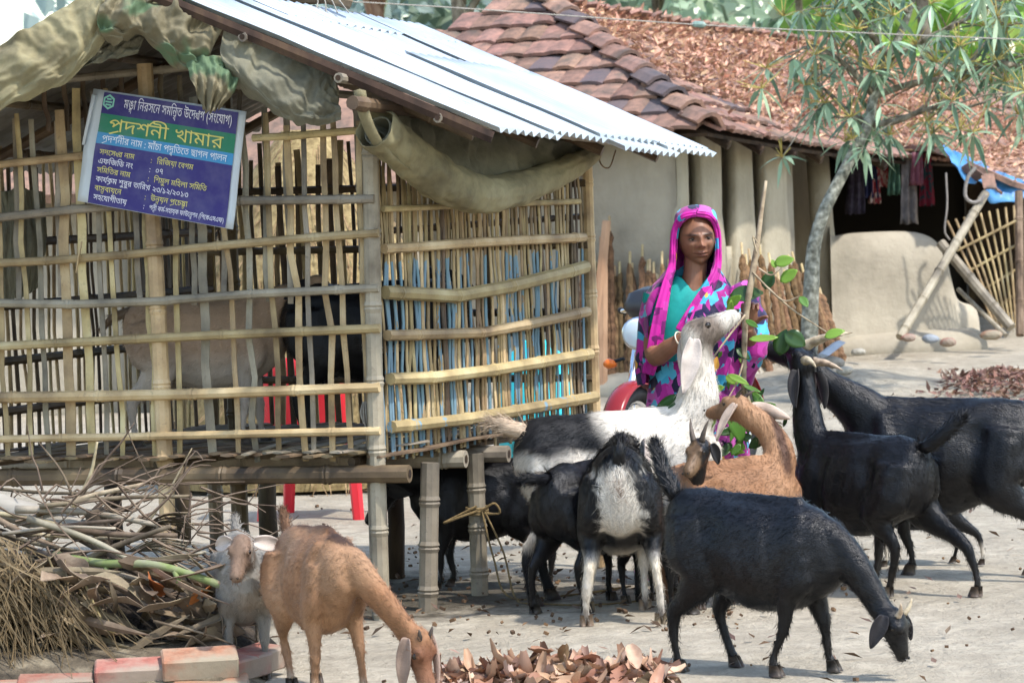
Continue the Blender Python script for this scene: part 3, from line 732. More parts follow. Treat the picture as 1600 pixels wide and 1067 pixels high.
wall_block('wall', (WC + HL * 4.4, WC), 0, EH + .12, .25, M['mud'], seed=1)
# long side: low wall, then piers with slots between, then the open verandah
lo_z = 1.16
wall_block('wall', (WC, WC + HR * 3.05), 0, lo_z, .25, M['mud_pale'], seed=3)
mbp = None
piers = ((0.0, .14), (.56, 1.12), (1.50, 2.02), (2.36, 3.05))
for i, (u0, u1) in enumerate(piers):
    mb = MB(); rows = []
    n = V(HR.y, -HR.x, 0); n = n if n.y < 0 else -n
    for j in range(10):
        z = lerp(lo_z - .35, EH + .12, j / 9); k = max(0, 1 - (z - lo_z + .35) / .75); gapw = .10 * k
        a_, b_ = u0 - gapw, u1 + gapw; row = []
        for q in range(9):
            t = q / 8; bul = .05 * math.sin(math.pi * t) * (1 - .8 * k) - .0 * k
            row.append(WC + HR * (lerp(a_, b_, t) + .02 * nz(z * 2, i * 3)) + n * (.03 + bul + .012 * nz(q * .7, z * 3, i)) + V(0, 0, z))
        row += [WC + HR * (b_ - .02) - n * .06 + V(0, 0, z), WC + HR * (a_ + .02) - n * .06 + V(0, 0, z)]
        rows.append(row)
    mb.grid(rows, True); mb.build('pier', M['mud_pale'], house, smooth=True)
wall_block('inner_wall', (WC + HR * .1 + HL * 1.1, WC + HR * 2.5 + HL * 1.1), 0, EH, .1, M['mud'], seed=5)
wall_block('cross_wall', (WC + HR * 3.08 + HL * 2.4, WC + HR * 3.08), 0, EH + .1, .25, M['mud'], seed=6)
VB = WC + HR * 3.08 + HL * 1.25                          # back of the verandah
wall_block('verandah_wall', (VB, VB + HR * 5.2), 0, EH + .4, .2, M['mud'], seed=7)
wall_block('verandah_wall', (VB + HR * 5.6 + HL * 1.5, VB + HR * 22 + HL * 1.5), 0, EH + .9, .2, M['mud'], seed=8)
mb = MB(); mb.box(VB + HR * 5.8 + HL * .12 + V(0, 0, 1.0), (1.4, .03, 2.0), Matrix.Rotation(math.atan2(HR.y, HR.x), 3, 'Z')); mb.build('doorway_dark_panel', M['painted_dark'], house)  # dark panel, the unlit opening is painted rather than open
mb = MB(); mb.box(VB + HR * 2.1 - HL * .03 + V(0, 0, 1.0), (.62, .03, 1.75), Matrix.Rotation(math.atan2(HR.y, HR.x), 3, 'Z')); mb.build('doorway_dark_panel', M['painted_dark'], house)
# low bank of mud along the foot of the wall
mb = MB(); q = spline([WC + HL * 4.0 - HR * .12, WC + HL * 2 - HR * .18, WC - HR * .2 - HL * .2, WC + HR * 1.2 - HL * .22, WC + HR * 2.6 - HL * .2], 22)
mb.tube([V(p.x, p.y, .02) for p in q], [(.24, .16 + .02 * nz(i * .6)) for i in range(22)], 10); mb.build('plinth', M['mud'], house, smooth=True)

# --- roof: boards below, tiles above
HA = HC + HL * HW + HR * HW; HA.z = RZ; HE = HC.copy(); HE.z = EH
HLc = HC + HL * 2 * HW; HLc.z = EH
sag = lambda t: -.10 * math.sin(math.pi * min(1, t / 12)) - .018 * t
def Rright(u, v):                                       # long face, u metres along the eaves, v 0..1 up
    e = HE + HR * u; e.z += sag(u); r_ = HA + HR * (u - HW); r_.z += sag(u) * .5; return e.lerp(r_, v)
def Rleft(u, v): e = HE + HL * u; r_ = HA + HL * (u - HW); return e.lerp(r_, v)
under = MB()
rows = []
for j in range(7):
    v = j / 6; rows.append([Rright(max(u, HW * v), v) + V(0, 0, -.05) for u in np.linspace(0, LONG, 40)])
under.grid(rows); rows = []
for j in range(7):
    v = j / 6; rows.append([Rleft(min(max(u, HW * v), 2 * HW - HW * v), v) + V(0, 0, -.05) for u in np.linspace(0, 2 * HW, 24)])
under.grid(rows)
rows = [[HA + V(0, 0, -.05), HA + HR * (LONG - HW) + V(0, 0, -.1)], [HLc + V(0, 0, -.05), HLc + HR * LONG + V(0, 0, -.2)]]; under.grid(rows)
ro = bpy.data.objects.new('tile_roof', None); COL.objects.link(ro); ro.parent = house
o = under.build('roof_boarding', M['wood_dark'], ro); solidify(o, .03)
def tile_mesh(w_, l, arch):
    mb = MB(); rows = []
    for y in (0, .5, 1):
        rows.append([V((x - .5) * w_, (y - .5) * l, arch * (1 - (2 * x - 1) ** 2) - (arch * .7 if (x == 1) else 0)) for x in (0, .25, .5, .75, 1)])
    mb.grid(rows); me = bpy.data.meshes.new('roof_tile'); me.from_pydata(mb.v, [], mb.f)
    b = bmesh.new(); b.from_mesh(me); r_ = bmesh.ops.solidify(b, geom=b.faces[:], thickness=.03); bmesh.ops.recalc_face_normals(b, faces=b.faces[:]); b.to_mesh(me); b.free(); return me
def tile_mat():
    t = NT('clay_tile'); v = t.coord('Object'); r_ = t.rand()
    f = t.noise(t.coord('Object'), 9, 6, .7); wv = t.new('ShaderNodeVectorMath', operation='ADD')
    cb = t.new('ShaderNodeCombineXYZ'); t.link(t.math('MULTIPLY', r_, 90), cb.inputs[0]); t.link(v, wv.inputs[0]); t.link(cb.outputs[0], wv.inputs[1])
    f = t.noise(wv.outputs[0], 7, 6, .7); f2 = t.noise(wv.outputs[0], 3, 3, .5)
    c = t.ramp(f, [(.3, '#574c46'), (.45, '#80665b'), (.62, '#9c7969'), (.8, '#b39887')])
    c = t.mix(t.ramp(f2, [(.5, (0, 0, 0)), (.72, (.8, .8, .8))]), c, '#5c564f')
    dk = t.math('GREATER_THAN', r_, .9); c = t.mix(t.math('MULTIPLY', dk, .75), c, '#4b4a50')
    c = t.vary(c, .22, .012); t.bump(f, .5, .01); return t.out(c, .92, .15)
M['tile'] = tile_mat()
tm = [tile_mesh(.212, .36, .010), tile_mesh(.205, .35, .015), tile_mesh(.218, .36, .006)]
for me in tm: me.materials.append(M['tile'])
cap = tile_mesh(.27, .34, .07); cap.materials.append(M['tile'])
hr2 = random.Random(5)
far_tiles = MB(); FV = [[(np.array(v.co[:])) for v in m.vertices] for m in tm]; FF = [[tuple(f.vertices) for f in m.polygons] for m in tm]
ntile = 0
def frame(x, y):
    x = x.normalized(); z = x.cross(y).normalized(); y = z.cross(x); return Matrix((x, y, z)).transposed()
def lay(fn, along, u0, u1, v, slope, part, k):
    global ntile
    u = u0 + (k % 2) * .1
    while u < u1:
        w_ = .2 + hr2.gauss(0, .006); p = fn(u + w_ / 2, v)
        upv = (fn(u + w_ / 2, min(1, v + .05)) - p).normalized(); rot = frame(along, upv)
        tilt = Matrix.Rotation(R(-7.0 + hr2.gauss(0, 1.6)), 3, 'X') @ Matrix.Rotation(R(hr2.gauss(0, 1.8)), 3, 'Y') @ Matrix.Rotation(R(hr2.gauss(0, 2.2)), 3, 'Z')
        mt = Matrix.Translation(p + upv * .1 + rot @ V(0, 0, .030 + hr2.uniform(0, .010))) @ (rot @ tilt).to_4x4(); q = hr2.randrange(3)
        if part: inst('roof_tile', tm[q], mt, ro); ntile += 1
        else: far_tiles.add([mt @ Vector(c) for c in FV[q]], FF[q])
        u += w_
nc = 9
for k in range(nc):
    v = k / nc + .005
    # short face (faces the camera at left): along runs to the right as seen from outside
    lay(Rleft, -HL, HW * v + .05, min(2 * HW - HW * v, 3.2), v, 1, True, k)
    lay(Rright, HR, HW * v + .05, 3.6, v, 1, k < 6, k)
    lay(Rright, HR, 3.6, LONG, v, 1, False, k)
far_tiles.build('distant_tiles', M['tile'], ro, kind='stuff')
nh = 11
for k in range(nh):                                     # hip tiles
    v = (k + .35) / nh; p = HE.lerp(HA, v); upv = (HA - HE).normalized(); side = upv.cross(V(0, 0, 1)).normalized()
    rot = frame(side, upv) @ Matrix.Rotation(R(-8 + hr2.gauss(0, 2)), 3, 'X') @ Matrix.Rotation(R(hr2.gauss(0, 4)), 3, 'Z')
    inst('hip_tile', cap, Matrix.Translation(p + V(0, 0, .055)) @ rot.to_4x4(), ro)
for k in range(40):                                     # ridge tiles
    p = HA + HR * (k * .3 + .1) + V(0, 0, .05 + .02 * nz(k * .4) + sag(k * .3 + HW) * .5); rot = frame(HL, HR) @ Matrix.Rotation(R(-6 + hr2.gauss(0, 3)), 3, 'X')
    inst('ridge_tile', cap, Matrix.Translation(p) @ rot.to_4x4(), ro)
# --- rafters poking out under the eaves
for u in (.5, 1.4, 2.35, 3.2, 4.2, 5.4):
    a = Rright(u, -.01) + V(0, 0, -.10); b = Rright(u, .25) + V(0, 0, -.10); mb = MB(); mb.tube([a, b], .04, 8); mb.build('rafter', M['wood_dark'], ro)
# --- dry leaves lying on the long face
def leaf_pts(p, d, s_, w_, nrm, curl):
    sd = d.cross(nrm).normalized(); return [p, p + d * (s_ * .35) + sd * w_ + nrm * curl, p + d * s_ + nrm * (curl * 1.6), p + d * (s_ * .35) - sd * w_ + nrm * curl * .6]
M['dry_leaf'] = leafmat('dry_leaf', '#966f58', '#cfa689', .35, .02, .7, .2)
mb = MB(); lr = random.Random(8)
for i in range(30000):
    u = lr.uniform(.6, 15); v = lr.random()
    lo = .0 if u > 3.2 else .62 - .20 * u
    den = min(1, max(0, (v - lo) / .25)) * (1 if u > 1.0 else .3)
    if u > HW * v + .1 and lr.random() < den * (.55 + .6 * nz(u * .9, v * 3)) + .03:
        p = Rright(u, v) + V(0, 0, .045 + lr.uniform(0, .05)); d = Vector((lr.gauss(0, 1), lr.gauss(0, 1), lr.gauss(0, .35))).normalized()
        mb.poly(leaf_pts(p, d, lr.uniform(.05, .11), lr.uniform(.014, .026), V(lr.gauss(0, .4), lr.gauss(0, .4), 1).normalized(), lr.uniform(-.02, .03)))
o = mb.build('fallen_leaves', M['dry_leaf'], kind='stuff'); o['label'] = 'brown fallen leaves lying on the long tiled roof slope'; o['category'] = 'leaves'
# --- lean-to in front of the verandah end, carrying the blue sheet
U_ = [Rright(u, .06) + V(0, 0, .03) for u in np.linspace(6.6, 17, 20)]; F_ = spline([at(1462, 232, 30.6), at(1500, 250, 30.5), at(1560, 278, 30.6), at(1680, 325, 31.2)], 20)
mb = MB(); mb.grid([[U_[i].lerp(F_[i], j / 8) + V(0, 0, .02 * nz(i * .7, j * .8)) for i in range(20)] for j in range(9)]); o = mb.build('lean_to_roof', M['tile'], house); solidify(o, .05)
mb = MB()
for k in range(1800):
    a_, b_ = lr.random() * 18.9, lr.random(); i_ = int(a_); p = U_[i_].lerp(U_[i_ + 1], a_ - i_).lerp(F_[i_].lerp(F_[i_ + 1], a_ - i_), b_) + V(0, 0, .04 + lr.uniform(0, .03)); d = Vector((lr.gauss(0, 1), lr.gauss(0, 1), lr.gauss(0, .3))).normalized(); mb.poly(leaf_pts(p, d, lr.uniform(.05, .11), .02, V(lr.gauss(0, .4), lr.gauss(0, .4), 1).normalized(), lr.uniform(-.01, .02)))
o = mb.build('fallen_leaves', M['dry_leaf'], kind='stuff'); o['label'] = 'brown fallen leaves on the lean-to above the blue sheet'; o['category'] = 'leaves'
# moss patch
mb = MB()
for i in range(250):
    u = 9.6 + lr.gauss(0, .8); v = .2 + abs(lr.gauss(0, .1)); p = Rright(u, v) + V(0, 0, .05); d = Vector((lr.gauss(0, 1), lr.gauss(0, 1), abs(lr.gauss(0, 1)))).normalized(); mb.poly(leaf_pts(p, d, .09, .012, V(1, 0, .2).normalized(), 0))
o = mb.build('moss', leafmat('moss', '#6f8a3c', '#a2b35a', .2), kind='stuff'); o['label'] = 'light green moss growing on the tiles above the blue sheet'; o['category'] = 'moss'

# --- the rounded mud partition of the verandah
def partition():
    D = 30.6; P0 = at(1312, 523, D)
    prof = [(1296, 340), (1300, 356), (1330, 352), (1400, 349), (1436, 352), (1462, 366), (1478, 394), (1487, 432), (1496, 460), (1520, 470), (1528, 490), (1526, 520)]
    t = thing('mud_partition', P0, 'rounded low mud wall in front of the verandah', 'wall')
    top = [at(x, y, D + (x - 1296) * .0012) for x, y in prof]; top = spline(top, 34); mb = MB(); rows = []
    th = .34
    def ring(p):
        z = max(p.z, .1); r_ = []
        for k in range(9):                               # front face up, over the round top, and down the back
            a_ = k / 8
            if a_ < .4: yy = -th - .22 * (1 - a_ / .4) ** 2; zz = lerp(-.05, z - min(.28, z * .5), a_ / .4)
            else: q = (a_ - .4) / .6 * math.pi; yy = -th * math.cos(q) if q < math.pi / 2 else th * abs(math.cos(q)); zz = z - min(.28, z * .5) * (1 - math.sin(q)) if q < math.pi / 2 else lerp(z, -.05, (q - math.pi / 2) / (math.pi / 2))
            r_.append(V(p.x + yy * .1, p.y + yy, zz) + V(0, .06 * nz(p.x * 2.2, zz * 2.6) + .025 * nz(p.x * 6, zz * 7), .01 * nz(p.x * 5, 3)))
        return r_
    for p in top: rows.append(ring(p))
    mb.grid(rows); b0 = len(mb.v); mb.v += [tuple(V(top[-1].x + .06, top[-1].y, -.05))]
    for k in range(8): mb.f.append((33 * 9 + k, 33 * 9 + k + 1, b0))
    o = mb.build('wall_body', M['mud'], t, smooth=True); sb = o.modifiers.new('s', 'SUBSURF'); sb.render_levels = 1; sb.levels = 1
    mb = MB(); q = [at(1300, 512, D - .2), at(1380, 505, D - .3), at(1460, 510, D - .3), at(1520, 508, D - .2)]
    mb.tube([V(p.x, p.y, .06) for p in spline(q, 12)], [(.34, .20)] * 12, 12); mb.build('ledge', M['mud'], t, smooth=True)
    # upright end pier against the wall
    mb = MB(); a = at(1298, 520, D - .1); mb.tube([V(a.x, a.y, -.05), V(a.x - .02, a.y, .6), V(a.x - .05, a.y, 1.3), V(a.x - .08, a.y, 2.05)], [(.14, .16), (.11, .13), (.09, .11), (.09, .11)], 12); mb.build('pier', M['mud_pale'], t, smooth=True)
partition()

# --- clothes hanging in the verandah
def cloth_mat(name, c1, c2, sc=12):
    t = NT(name); v = t.coord('Object'); f = t.noise(v, sc, 3); c = t.ramp(f, [(.45, c1), (.56, c2)]); t.bump(t.noise(v, 220, 2), .2, .002); return t.out(c, .9, .1)
def hanging(px, y0, y1, w_, D, m, lab, seed):
    r_ = random.Random(seed); a = at(px, y0, D); b = at(px + r_.uniform(-3, 3), y1, D); rows = []
    for j in range(10):
        v = j / 9; c = a.lerp(b, v); ww = w_ * (.75 + .35 * v + .15 * nz(v * 3, seed))
        rows.append([V(c.x + ww * (i / 8 - .5), c.y + .035 * math.sin(i * 1.9 + seed) * (.4 + v) + .02 * nz(i, v * 4, seed), c.z + .03 * nz(i * .8, seed) * v) for i in range(9)])
    mb = MB(); mb.grid(rows); o = mb.build('hanging_cloth', m, smooth=True); solidify(o, .008); tag(o, lab, 'cloth', 'clothes on the verandah line')
CL = [(1338, 235, 335, .17, ('#3a3440', '#4b4550'), 'dark grey cloth hanging leftmost on the verandah line'), (1358, 230, 310, .13, ('#2a2c48', '#3a3c55'), 'navy cloth hanging second on the verandah line'),
      (1378, 240, 292, .14, ('#b33a44', '#d8cfc6'), 'red and white checked cloth hanging on the verandah line'), (1398, 225, 305, .12, ('#3f5a4c', '#54705e'), 'green cloth hanging on the verandah line'),
      (1420, 240, 350, .17, ('#77706f', '#8a8381'), 'long grey shawl hanging on the verandah line'), (1447, 236, 322, .14, ('#7c2c3c', '#30474c'), 'dark red and teal cloth hanging rightmost on the line'),
      (1433, 238, 290, .12, ('#7d4a55', '#8f5d66'), 'dusty pink cloth hanging beside the grey shawl'), (1368, 280, 318, .10, ('#a33b44', '#c9b3a8'), 'small red cloth hanging low under the checked one')]
for i, (px, y0, y1, w_, cs, lab) in enumerate(CL): hanging(px, y0, y1, w_, 31.1 + .1 * (i % 3), cloth_mat('cloth_%d' % i, *cs), lab, i + 1)
mb = MB(); mb.tube([at(1310, 226, 31.2), at(1390, 234, 31.2), at(1470, 236, 31.2)], .008, 6); tag(mb.build('clothes_line', M['rope']), 'cord the clothes hang from in the verandah', 'cord')

# --- blue plastic sheet on the eaves with rope loop
def blue_sheet():
    t = NT('blue_plastic'); v = t.coord('Object'); t.bump(t.noise(v, 12, 4), .6, .02); m = t.out(t.ramp(t.noise(v, 5, 4), [(.35, '#2f6ca3'), (.65, '#5a93c0')]), .4, .4)
    D = 30.4
    up = [(1470, 236), (1500, 247), (1530, 262), (1560, 276), (1605, 292)]; dn = [(1496, 262), (1512, 286), (1535, 288), (1552, 316), (1610, 306)]
    rows = []; U = spline([at(x, y, D - .05 + i * .15) + V(0, 0, .05) for i, (x, y) in enumerate(up)], 22); Dn = spline([at(x, y, D - .25 + i * .15) for i, (x, y) in enumerate(dn)], 22)
    for j in range(7): rows.append([U[i].lerp(Dn[i], j / 6) + V(0, .05 * nz(i * .6, j * .7), .05 * nz(i * .5, j * .9, 3)) for i in range(22)])
    mb = MB(); mb.grid(rows); o = mb.build('plastic_sheet', m, smooth=True); solidify(o, .004); tag(o, 'torn bright blue plastic sheet draped over the eaves', 'plastic sheet')
    mb = MB(); c = [at(x, y, D - .35) for x, y in ((1525, 262), (1512, 278), (1508, 305), (1518, 316), (1532, 314), (1540, 305))]; mb.tube(spline(c, 16), .018, 7)
    mb.tube(spline([at(x, y, D - .33) for x, y in ((1478, 270), (1480, 320), (1476, 360), (1484, 375))], 12), .010, 6); tag(mb.build('rope_loop', M['rope_grey']), 'grey rope looped below the blue sheet', 'rope')
blue_sheet()
# broken tiles lying on the blue sheet
for i, (x, y) in enumerate(((1545, 283), (1552, 290), (1520, 268))):
    o = inst('broken_tile', tm[i % 3], Matrix.Translation(at(x, y, 30.25 + i * .05)) @ Euler((.7, .2 * i, i * 1.1)).to_matrix().to_4x4() @ Matrix.Scale(.6, 4)); tag(o, ['broken red tile lying on the blue sheet', 'broken tile at the lower fold of the blue sheet', 'broken tile near the upper end of the blue sheet'][i], 'tile', 'broken tiles on the sheet')
# --- poles and lattice gate
def pole(px0, py0, d0, px1, py1, d1, r, mat, lab, seed=0, name='bamboo_pole', cat='pole'):
    mb = MB(); culm(mb, [at(px0, py0, d0), at(px1, py1, d1)], r, .4, 9, seed); return tag(mb.build(name, mat), lab, cat)
pole(1406, 527, 29.0, 1540, 302, 30.2, .042, M['bamboo_grey'], 'bamboo prop leaning from the ground up to the blue sheet', 3)
pole(1470, 380, 30.0, 1580, 512, 29.4, .05, M['bamboo_grey'], 'thick bamboo pole slanting down behind the leaning prop', 4)
pole(1497, 452, 29.9, 1572, 524, 29.3, .022, M['bamboo_grey'], 'thin bamboo slanting down beside the thick pole', 5)
pole(1592, 300, 30.2, 1594, 524, 29.6, .04, M['wood_old'], 'upright wooden post at the right end of the verandah', 6, 'post', 'post')
gate = thing('lattice_gate', at(1540, 520, 30.0), 'open bamboo lattice gate standing in the dark verandah end', 'gate')
for i in range(9):
    mb = MB(); a = at(1480 + i * 13, 345 - i * 3, 30.1); b = at(1556 + i * 4.5, 512, 30.0); mb.tube([a, a.lerp(b, .5) + V(.01, 0, 0), b], .012, 6); mb.build('strip', M['bamboo'], gate)
for i in range(4):
    mb = MB(); mb.tube([at(1495 + i * 16, 392 + i * 33, 30.06), at(1588, 345 + i * 38, 30.06)], .013, 6); mb.build('cross_strip', M['bamboo'], gate)
wall_block('added_dark_wall', (WC + HR * 13.5 + HL * 3.2, WC + HR * 13.5 - HL * .1), 0, 2.3, .08, M['wood_dark'], seed=33)  # added wall, its dark boards stand in for deep shade behind the gate
wall_block('wall', (VB + HR * 5.0 - HL * .2, VB + HR * 5.0 - HL * 1.7), 0, 2.0, .1, M['painted_dark'], seed=21).name = 'dark_painted_wall'  # verandah shade is put into this wall's near-black colour

# --- fuel sticks leaning against the short wall and the piers
def fuel_stick(a, b, r, seed, lab, grp):
    rr = random.Random(seed); n = 26; pts = []; rad = []
    for i in range(n):
        u = i / (n - 1); pts.append(a.lerp(b, u) + V(rr.gauss(0, .004), rr.gauss(0, .004), 0))
        lump = 1 + .16 * math.sin(i * 2.3 + seed) + rr.gauss(0, .06); rad.append(r * lump if .05 < u < .90 else .009)
    t = thing('fuel_stick', a, lab, 'fuel stick', grp)
    mb = MB(); mb.tube(pts[:24], rad[:24], 7); mb.build('dung_coating', M['dung'], t)
    mb = MB(); mb.tube([a + (a - b) * .02, b], .011, 6); mb.build('stick', M['jute'], t)
M['dung'] = pm('dried_dung', ['#453526', '#6d543c', '#86694c'], 20, rough=.95, bump=.6, bdist=.01, rand=.22)
M['jute'] = pm('jute_stick', ['#a08a66', '#c4b08a'], 20, rough=.8)
n_w = V(HL.y, -HL.x, 0); n_w = n_w if n_w.y < 0 else -n_w
fr = random.Random(21); ORD = 'first second third fourth fifth sixth seventh eighth ninth tenth eleventh twelfth thirteenth fourteenth fifteenth sixteenth seventeenth eighteenth nineteenth twentieth twenty-first twenty-second'.split()
for i in range(22):
    px = 908 + i * 7.1; base = WC + HL * 0; 
    g = onplane(px, 600, WC, HL, .30 + fr.uniform(0, .05)); g.z = 0
    top = onplane(px + fr.uniform(-6, 6), 395 + fr.uniform(-22, 22) - (50 if i in (6, 7) else 0), WC, HL, .07)
    fuel_stick(g, top, .028, i, ORD[i] + ' dung-coated fuel stick from the left at the short mud wall' + (', taller than most' if i in (6, 7) else ''), 'fuel sticks by the short wall')
n_p = V(HR.y, -HR.x, 0); n_p = n_p if n_p.y < 0 else -n_p
for i in range(12):
    px = 1160 + i * 8.5; g = onplane(px + 14 + i * 2, 600, WC, HR, .42 + fr.uniform(0, .15)); g.z = 0.02
    top = onplane(px - 4 + fr.uniform(-5, 5), 385 + fr.uniform(-14, 26) + i * 2, WC, HR, .12)
    fuel_stick(g, top, .032, 40 + i, ORD[i] + ' dung-coated fuel stick from the left in the bundle on the slotted wall', 'fuel sticks by the slotted wall')
for i in range(5):
    g = at(1318 - i * 4, 520 + 2 * i, 27.2); g.z = .12; top = at(1280 - i * 5, 450 - 4 * i, 27.9); fuel_stick(g, top, .03, 60 + i, ORD[i] + ' short fuel stick from the right, leaning behind the young tree trunk', 'fuel sticks behind the tree')
for i, (x0, y0, x1, y1, lab) in enumerate(((921, 625, 948, 345, 'reddish plank leaning before the fuel sticks, its foot to the left'), (943, 628, 943, 370, 'narrow upright board leaning right against the fuel sticks'))):
    mb = MB(); a = onplane(x0, y0, WC, HL, .5); a.z = 0; b = onplane(x1, y1, WC, HL, .22); mb.tube([a, b], [(.05 - .015 * i, .012), (.035, .012)], 4, up=(0, 1, 0)); tag(mb.build('plank', pm('plank_%d' % i, ['#8a6650', '#b08a70'], 8, (1, 1, .2))), lab, 'plank')
# ================================================================== trees
M['bark'] = pm('bark', ['#4c4438', '#7a7162', '#a59c8b'], 14, (1, 1, .4), rough=.95, bump=.8, bdist=.02)
M['bark_red'] = pm('bark_reddish', ['#6a5344', '#967a66', '#b39a86'], 8, (1, 1, .3), rough=.95, bump=.8, bdist=.03)
M['bark_lichen'] = pm('bark_lichen', ['#4a4a40', '#7f8074', '#b2b3a6'], 22, rough=.95, bump=.7, bdist=.012)
M['mango_leaf'] = leafmat('mango_leaf', '#66846c', '#a3bb9a', .35, .03, .35, .4)  # pale leaf green, lightened further to paint in haze
M['mango_bright'] = leafmat('mango_leaf_bright', '#5c7f3a', '#88a850', .25, .03, .4, .4)
M['panicle'] = pm('mango_flower', ['#8d7a45', '#a99a5c'], 20, rough=.9, bump=0)
def lance(mb, p, d, L, W, nrm, bend=.12):
    sd = d.cross(nrm).normalized(); rows = []
    for u, k in ((0, .12), (.3, .9), (.6, .85), (1, .05)):
        c = p + d * (L * u) + V(0, 0, -bend * L * u * u); rows.append((c - sd * (W * k), c + nrm * (-.15 * W * k), c + sd * (W * k)))
    o = len(mb.v)
    for r_ in rows: mb.v += [tuple(q) for q in r_]
    for i in range(3):
        for k in range(2): mb.f.append((o + i * 3 + k, o + i * 3 + k + 1, o + (i + 1) * 3 + k + 1, o + (i + 1) * 3 + k))
def mango():
    tp = [(1262, 625, 24.0), (1264, 540, 24.0), (1268, 440, 24.0), (1272, 385, 24.0), (1286, 335, 24.0), (1310, 285, 24.05), (1336, 235, 24.1), (1356, 195, 24.15), (1366, 150, 24.2), (1390, 90, 24.2), (1420, 20, 24.2), (1440, -60, 24.1)]
    P = [at(*q) for q in tp]; P[0].z = -.05
    t = thing('mango_tree', P[0], 'young mango tree with crooked lichen-grey trunk before the verandah', 'tree'); Q = spline(P, 40)
    mb = MB(); mb.tube(Q, [interp([0, .3, .55, .8, 1], [.075, .050, .043, .036, .018], i / 39) * (1 + .05 * nz(i * .8)) for i in range(40)], 12); mb.build('trunk', M['bark_lichen'], t, smooth=True)
    r_ = random.Random(12); tips = []
    limbs = [[(1366, 150), (1330, 110), (1290, 80), (1265, 70)], [(1356, 195), (1330, 180), (1300, 150), (1275, 130)], [(1366, 150), (1430, 130), (1500, 120), (1560, 100), (1640, 70)], [(1390, 90), (1450, 60), (1530, 20), (1600, -20)],
             [(1356, 195), (1400, 190), (1450, 170), (1500, 170), (1540, 160)], [(1420, 20), (1360, -10), (1310, -30), (1270, -50)], [(1390, 90), (1350, 40), (1330, 10), (1300, -10)], [(1560, 100), (1600, 105), (1660, 115), (1720, 110)], [(1500, 120), (1530, 80), (1560, 50), (1580, 40)], [(1440, -60), (1520, -120), (1620, -160)], [(1440, -60), (1390, -130), (1330, -170)]]
    for li, l in enumerate(limbs):
        dz = r_.uniform(-.5, .5); pts = spline([at(x, y, 24.2 + dz * i / 3) for i, (x, y) in enumerate(l)], 14); mb = MB()
        mb.tube(pts, [interp([0, 1], [.030, .008], i / 13) for i in range(14)], 7); mb.build('limb', M['bark'], t, smooth=True)
        for i in range(3, 14): tips.append(pts[i])
    lf = MB(); tw = MB(); pn = MB()
    whorls = []
    for q in range(165):
        b = r_.choice(tips); c = b + V(r_.gauss(0, .2), r_.gauss(0, .35), r_.gauss(-.03, .17)); whorls.append((b, c))
    for b, c in whorls:
        tw.tube([b, (b + c) / 2 + V(0, 0, .03), c], [.008, .006, .004], 4)
        n_ = r_.randint(5, 10); a0 = r_.random() * 6.3
        for k in range(n_):
            an = a0 + k * 2.4; el = r_.uniform(-1.15, .15); d = V(math.cos(an) * math.cos(el), math.sin(an) * math.cos(el), math.sin(el)); nm = V(0, 0, 1) - d * d.z; nm = (nm + V(r_.gauss(0, .3), r_.gauss(0, .3), .01)).normalized()
            lance(lf, c + d * .02, d, r_.uniform(.15, .25), r_.uniform(.016, .024), nm, r_.uniform(.1, .45))
        if r_.random() < .8:
            for k in range(9):
                d = V(r_.gauss(0, .7), r_.gauss(0, .7), r_.uniform(.1, 1)).normalized(); pn.tube([c, c + d * r_.uniform(.06, .22)], [.006, .003], 3)
    o = lf.build('crown', M['mango_leaf'], t); o = tw.build('twigs', M['bark'], t); pn.build('flower_sprays', M['panicle'], t)
mango()
def leafmass(name, mat, n, fn, L, W, parent=None, seed=0, kind=None, droop=.2):
    r_ = random.Random(seed); mb = MB()
    for i in range(n):
        c = fn(r_); d = V(r_.gauss(0, 1), r_.gauss(0, 1), r_.gauss(-.3, .8)).normalized(); nm = V(r_.gauss(0, 1), r_.gauss(0, 1), r_.gauss(.6, .6)).normalized(); sd = d.cross(nm).normalized(); l = L * r_.uniform(.6, 1.3); w_ = W * r_.uniform(.7, 1.2)
        mb.poly([c, c + d * (l * .45) + sd * w_, c + d * l - V(0, 0, droop * l), c + d * (l * .45) - sd * w_])
    return mb.build(name, mat, parent, kind=kind)
M['far_green'] = leafmat('far_leaf', '#879a84', '#b8c7ac', .35, .04, .6, .6)  # these far leaf colours are paled, painting the distance haze into them
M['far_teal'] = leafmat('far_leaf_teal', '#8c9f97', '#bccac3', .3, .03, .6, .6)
M['far_bright'] = leafmat('far_leaf_bright', '#8cb454', '#bcd880', .25, .03, .5, .55)
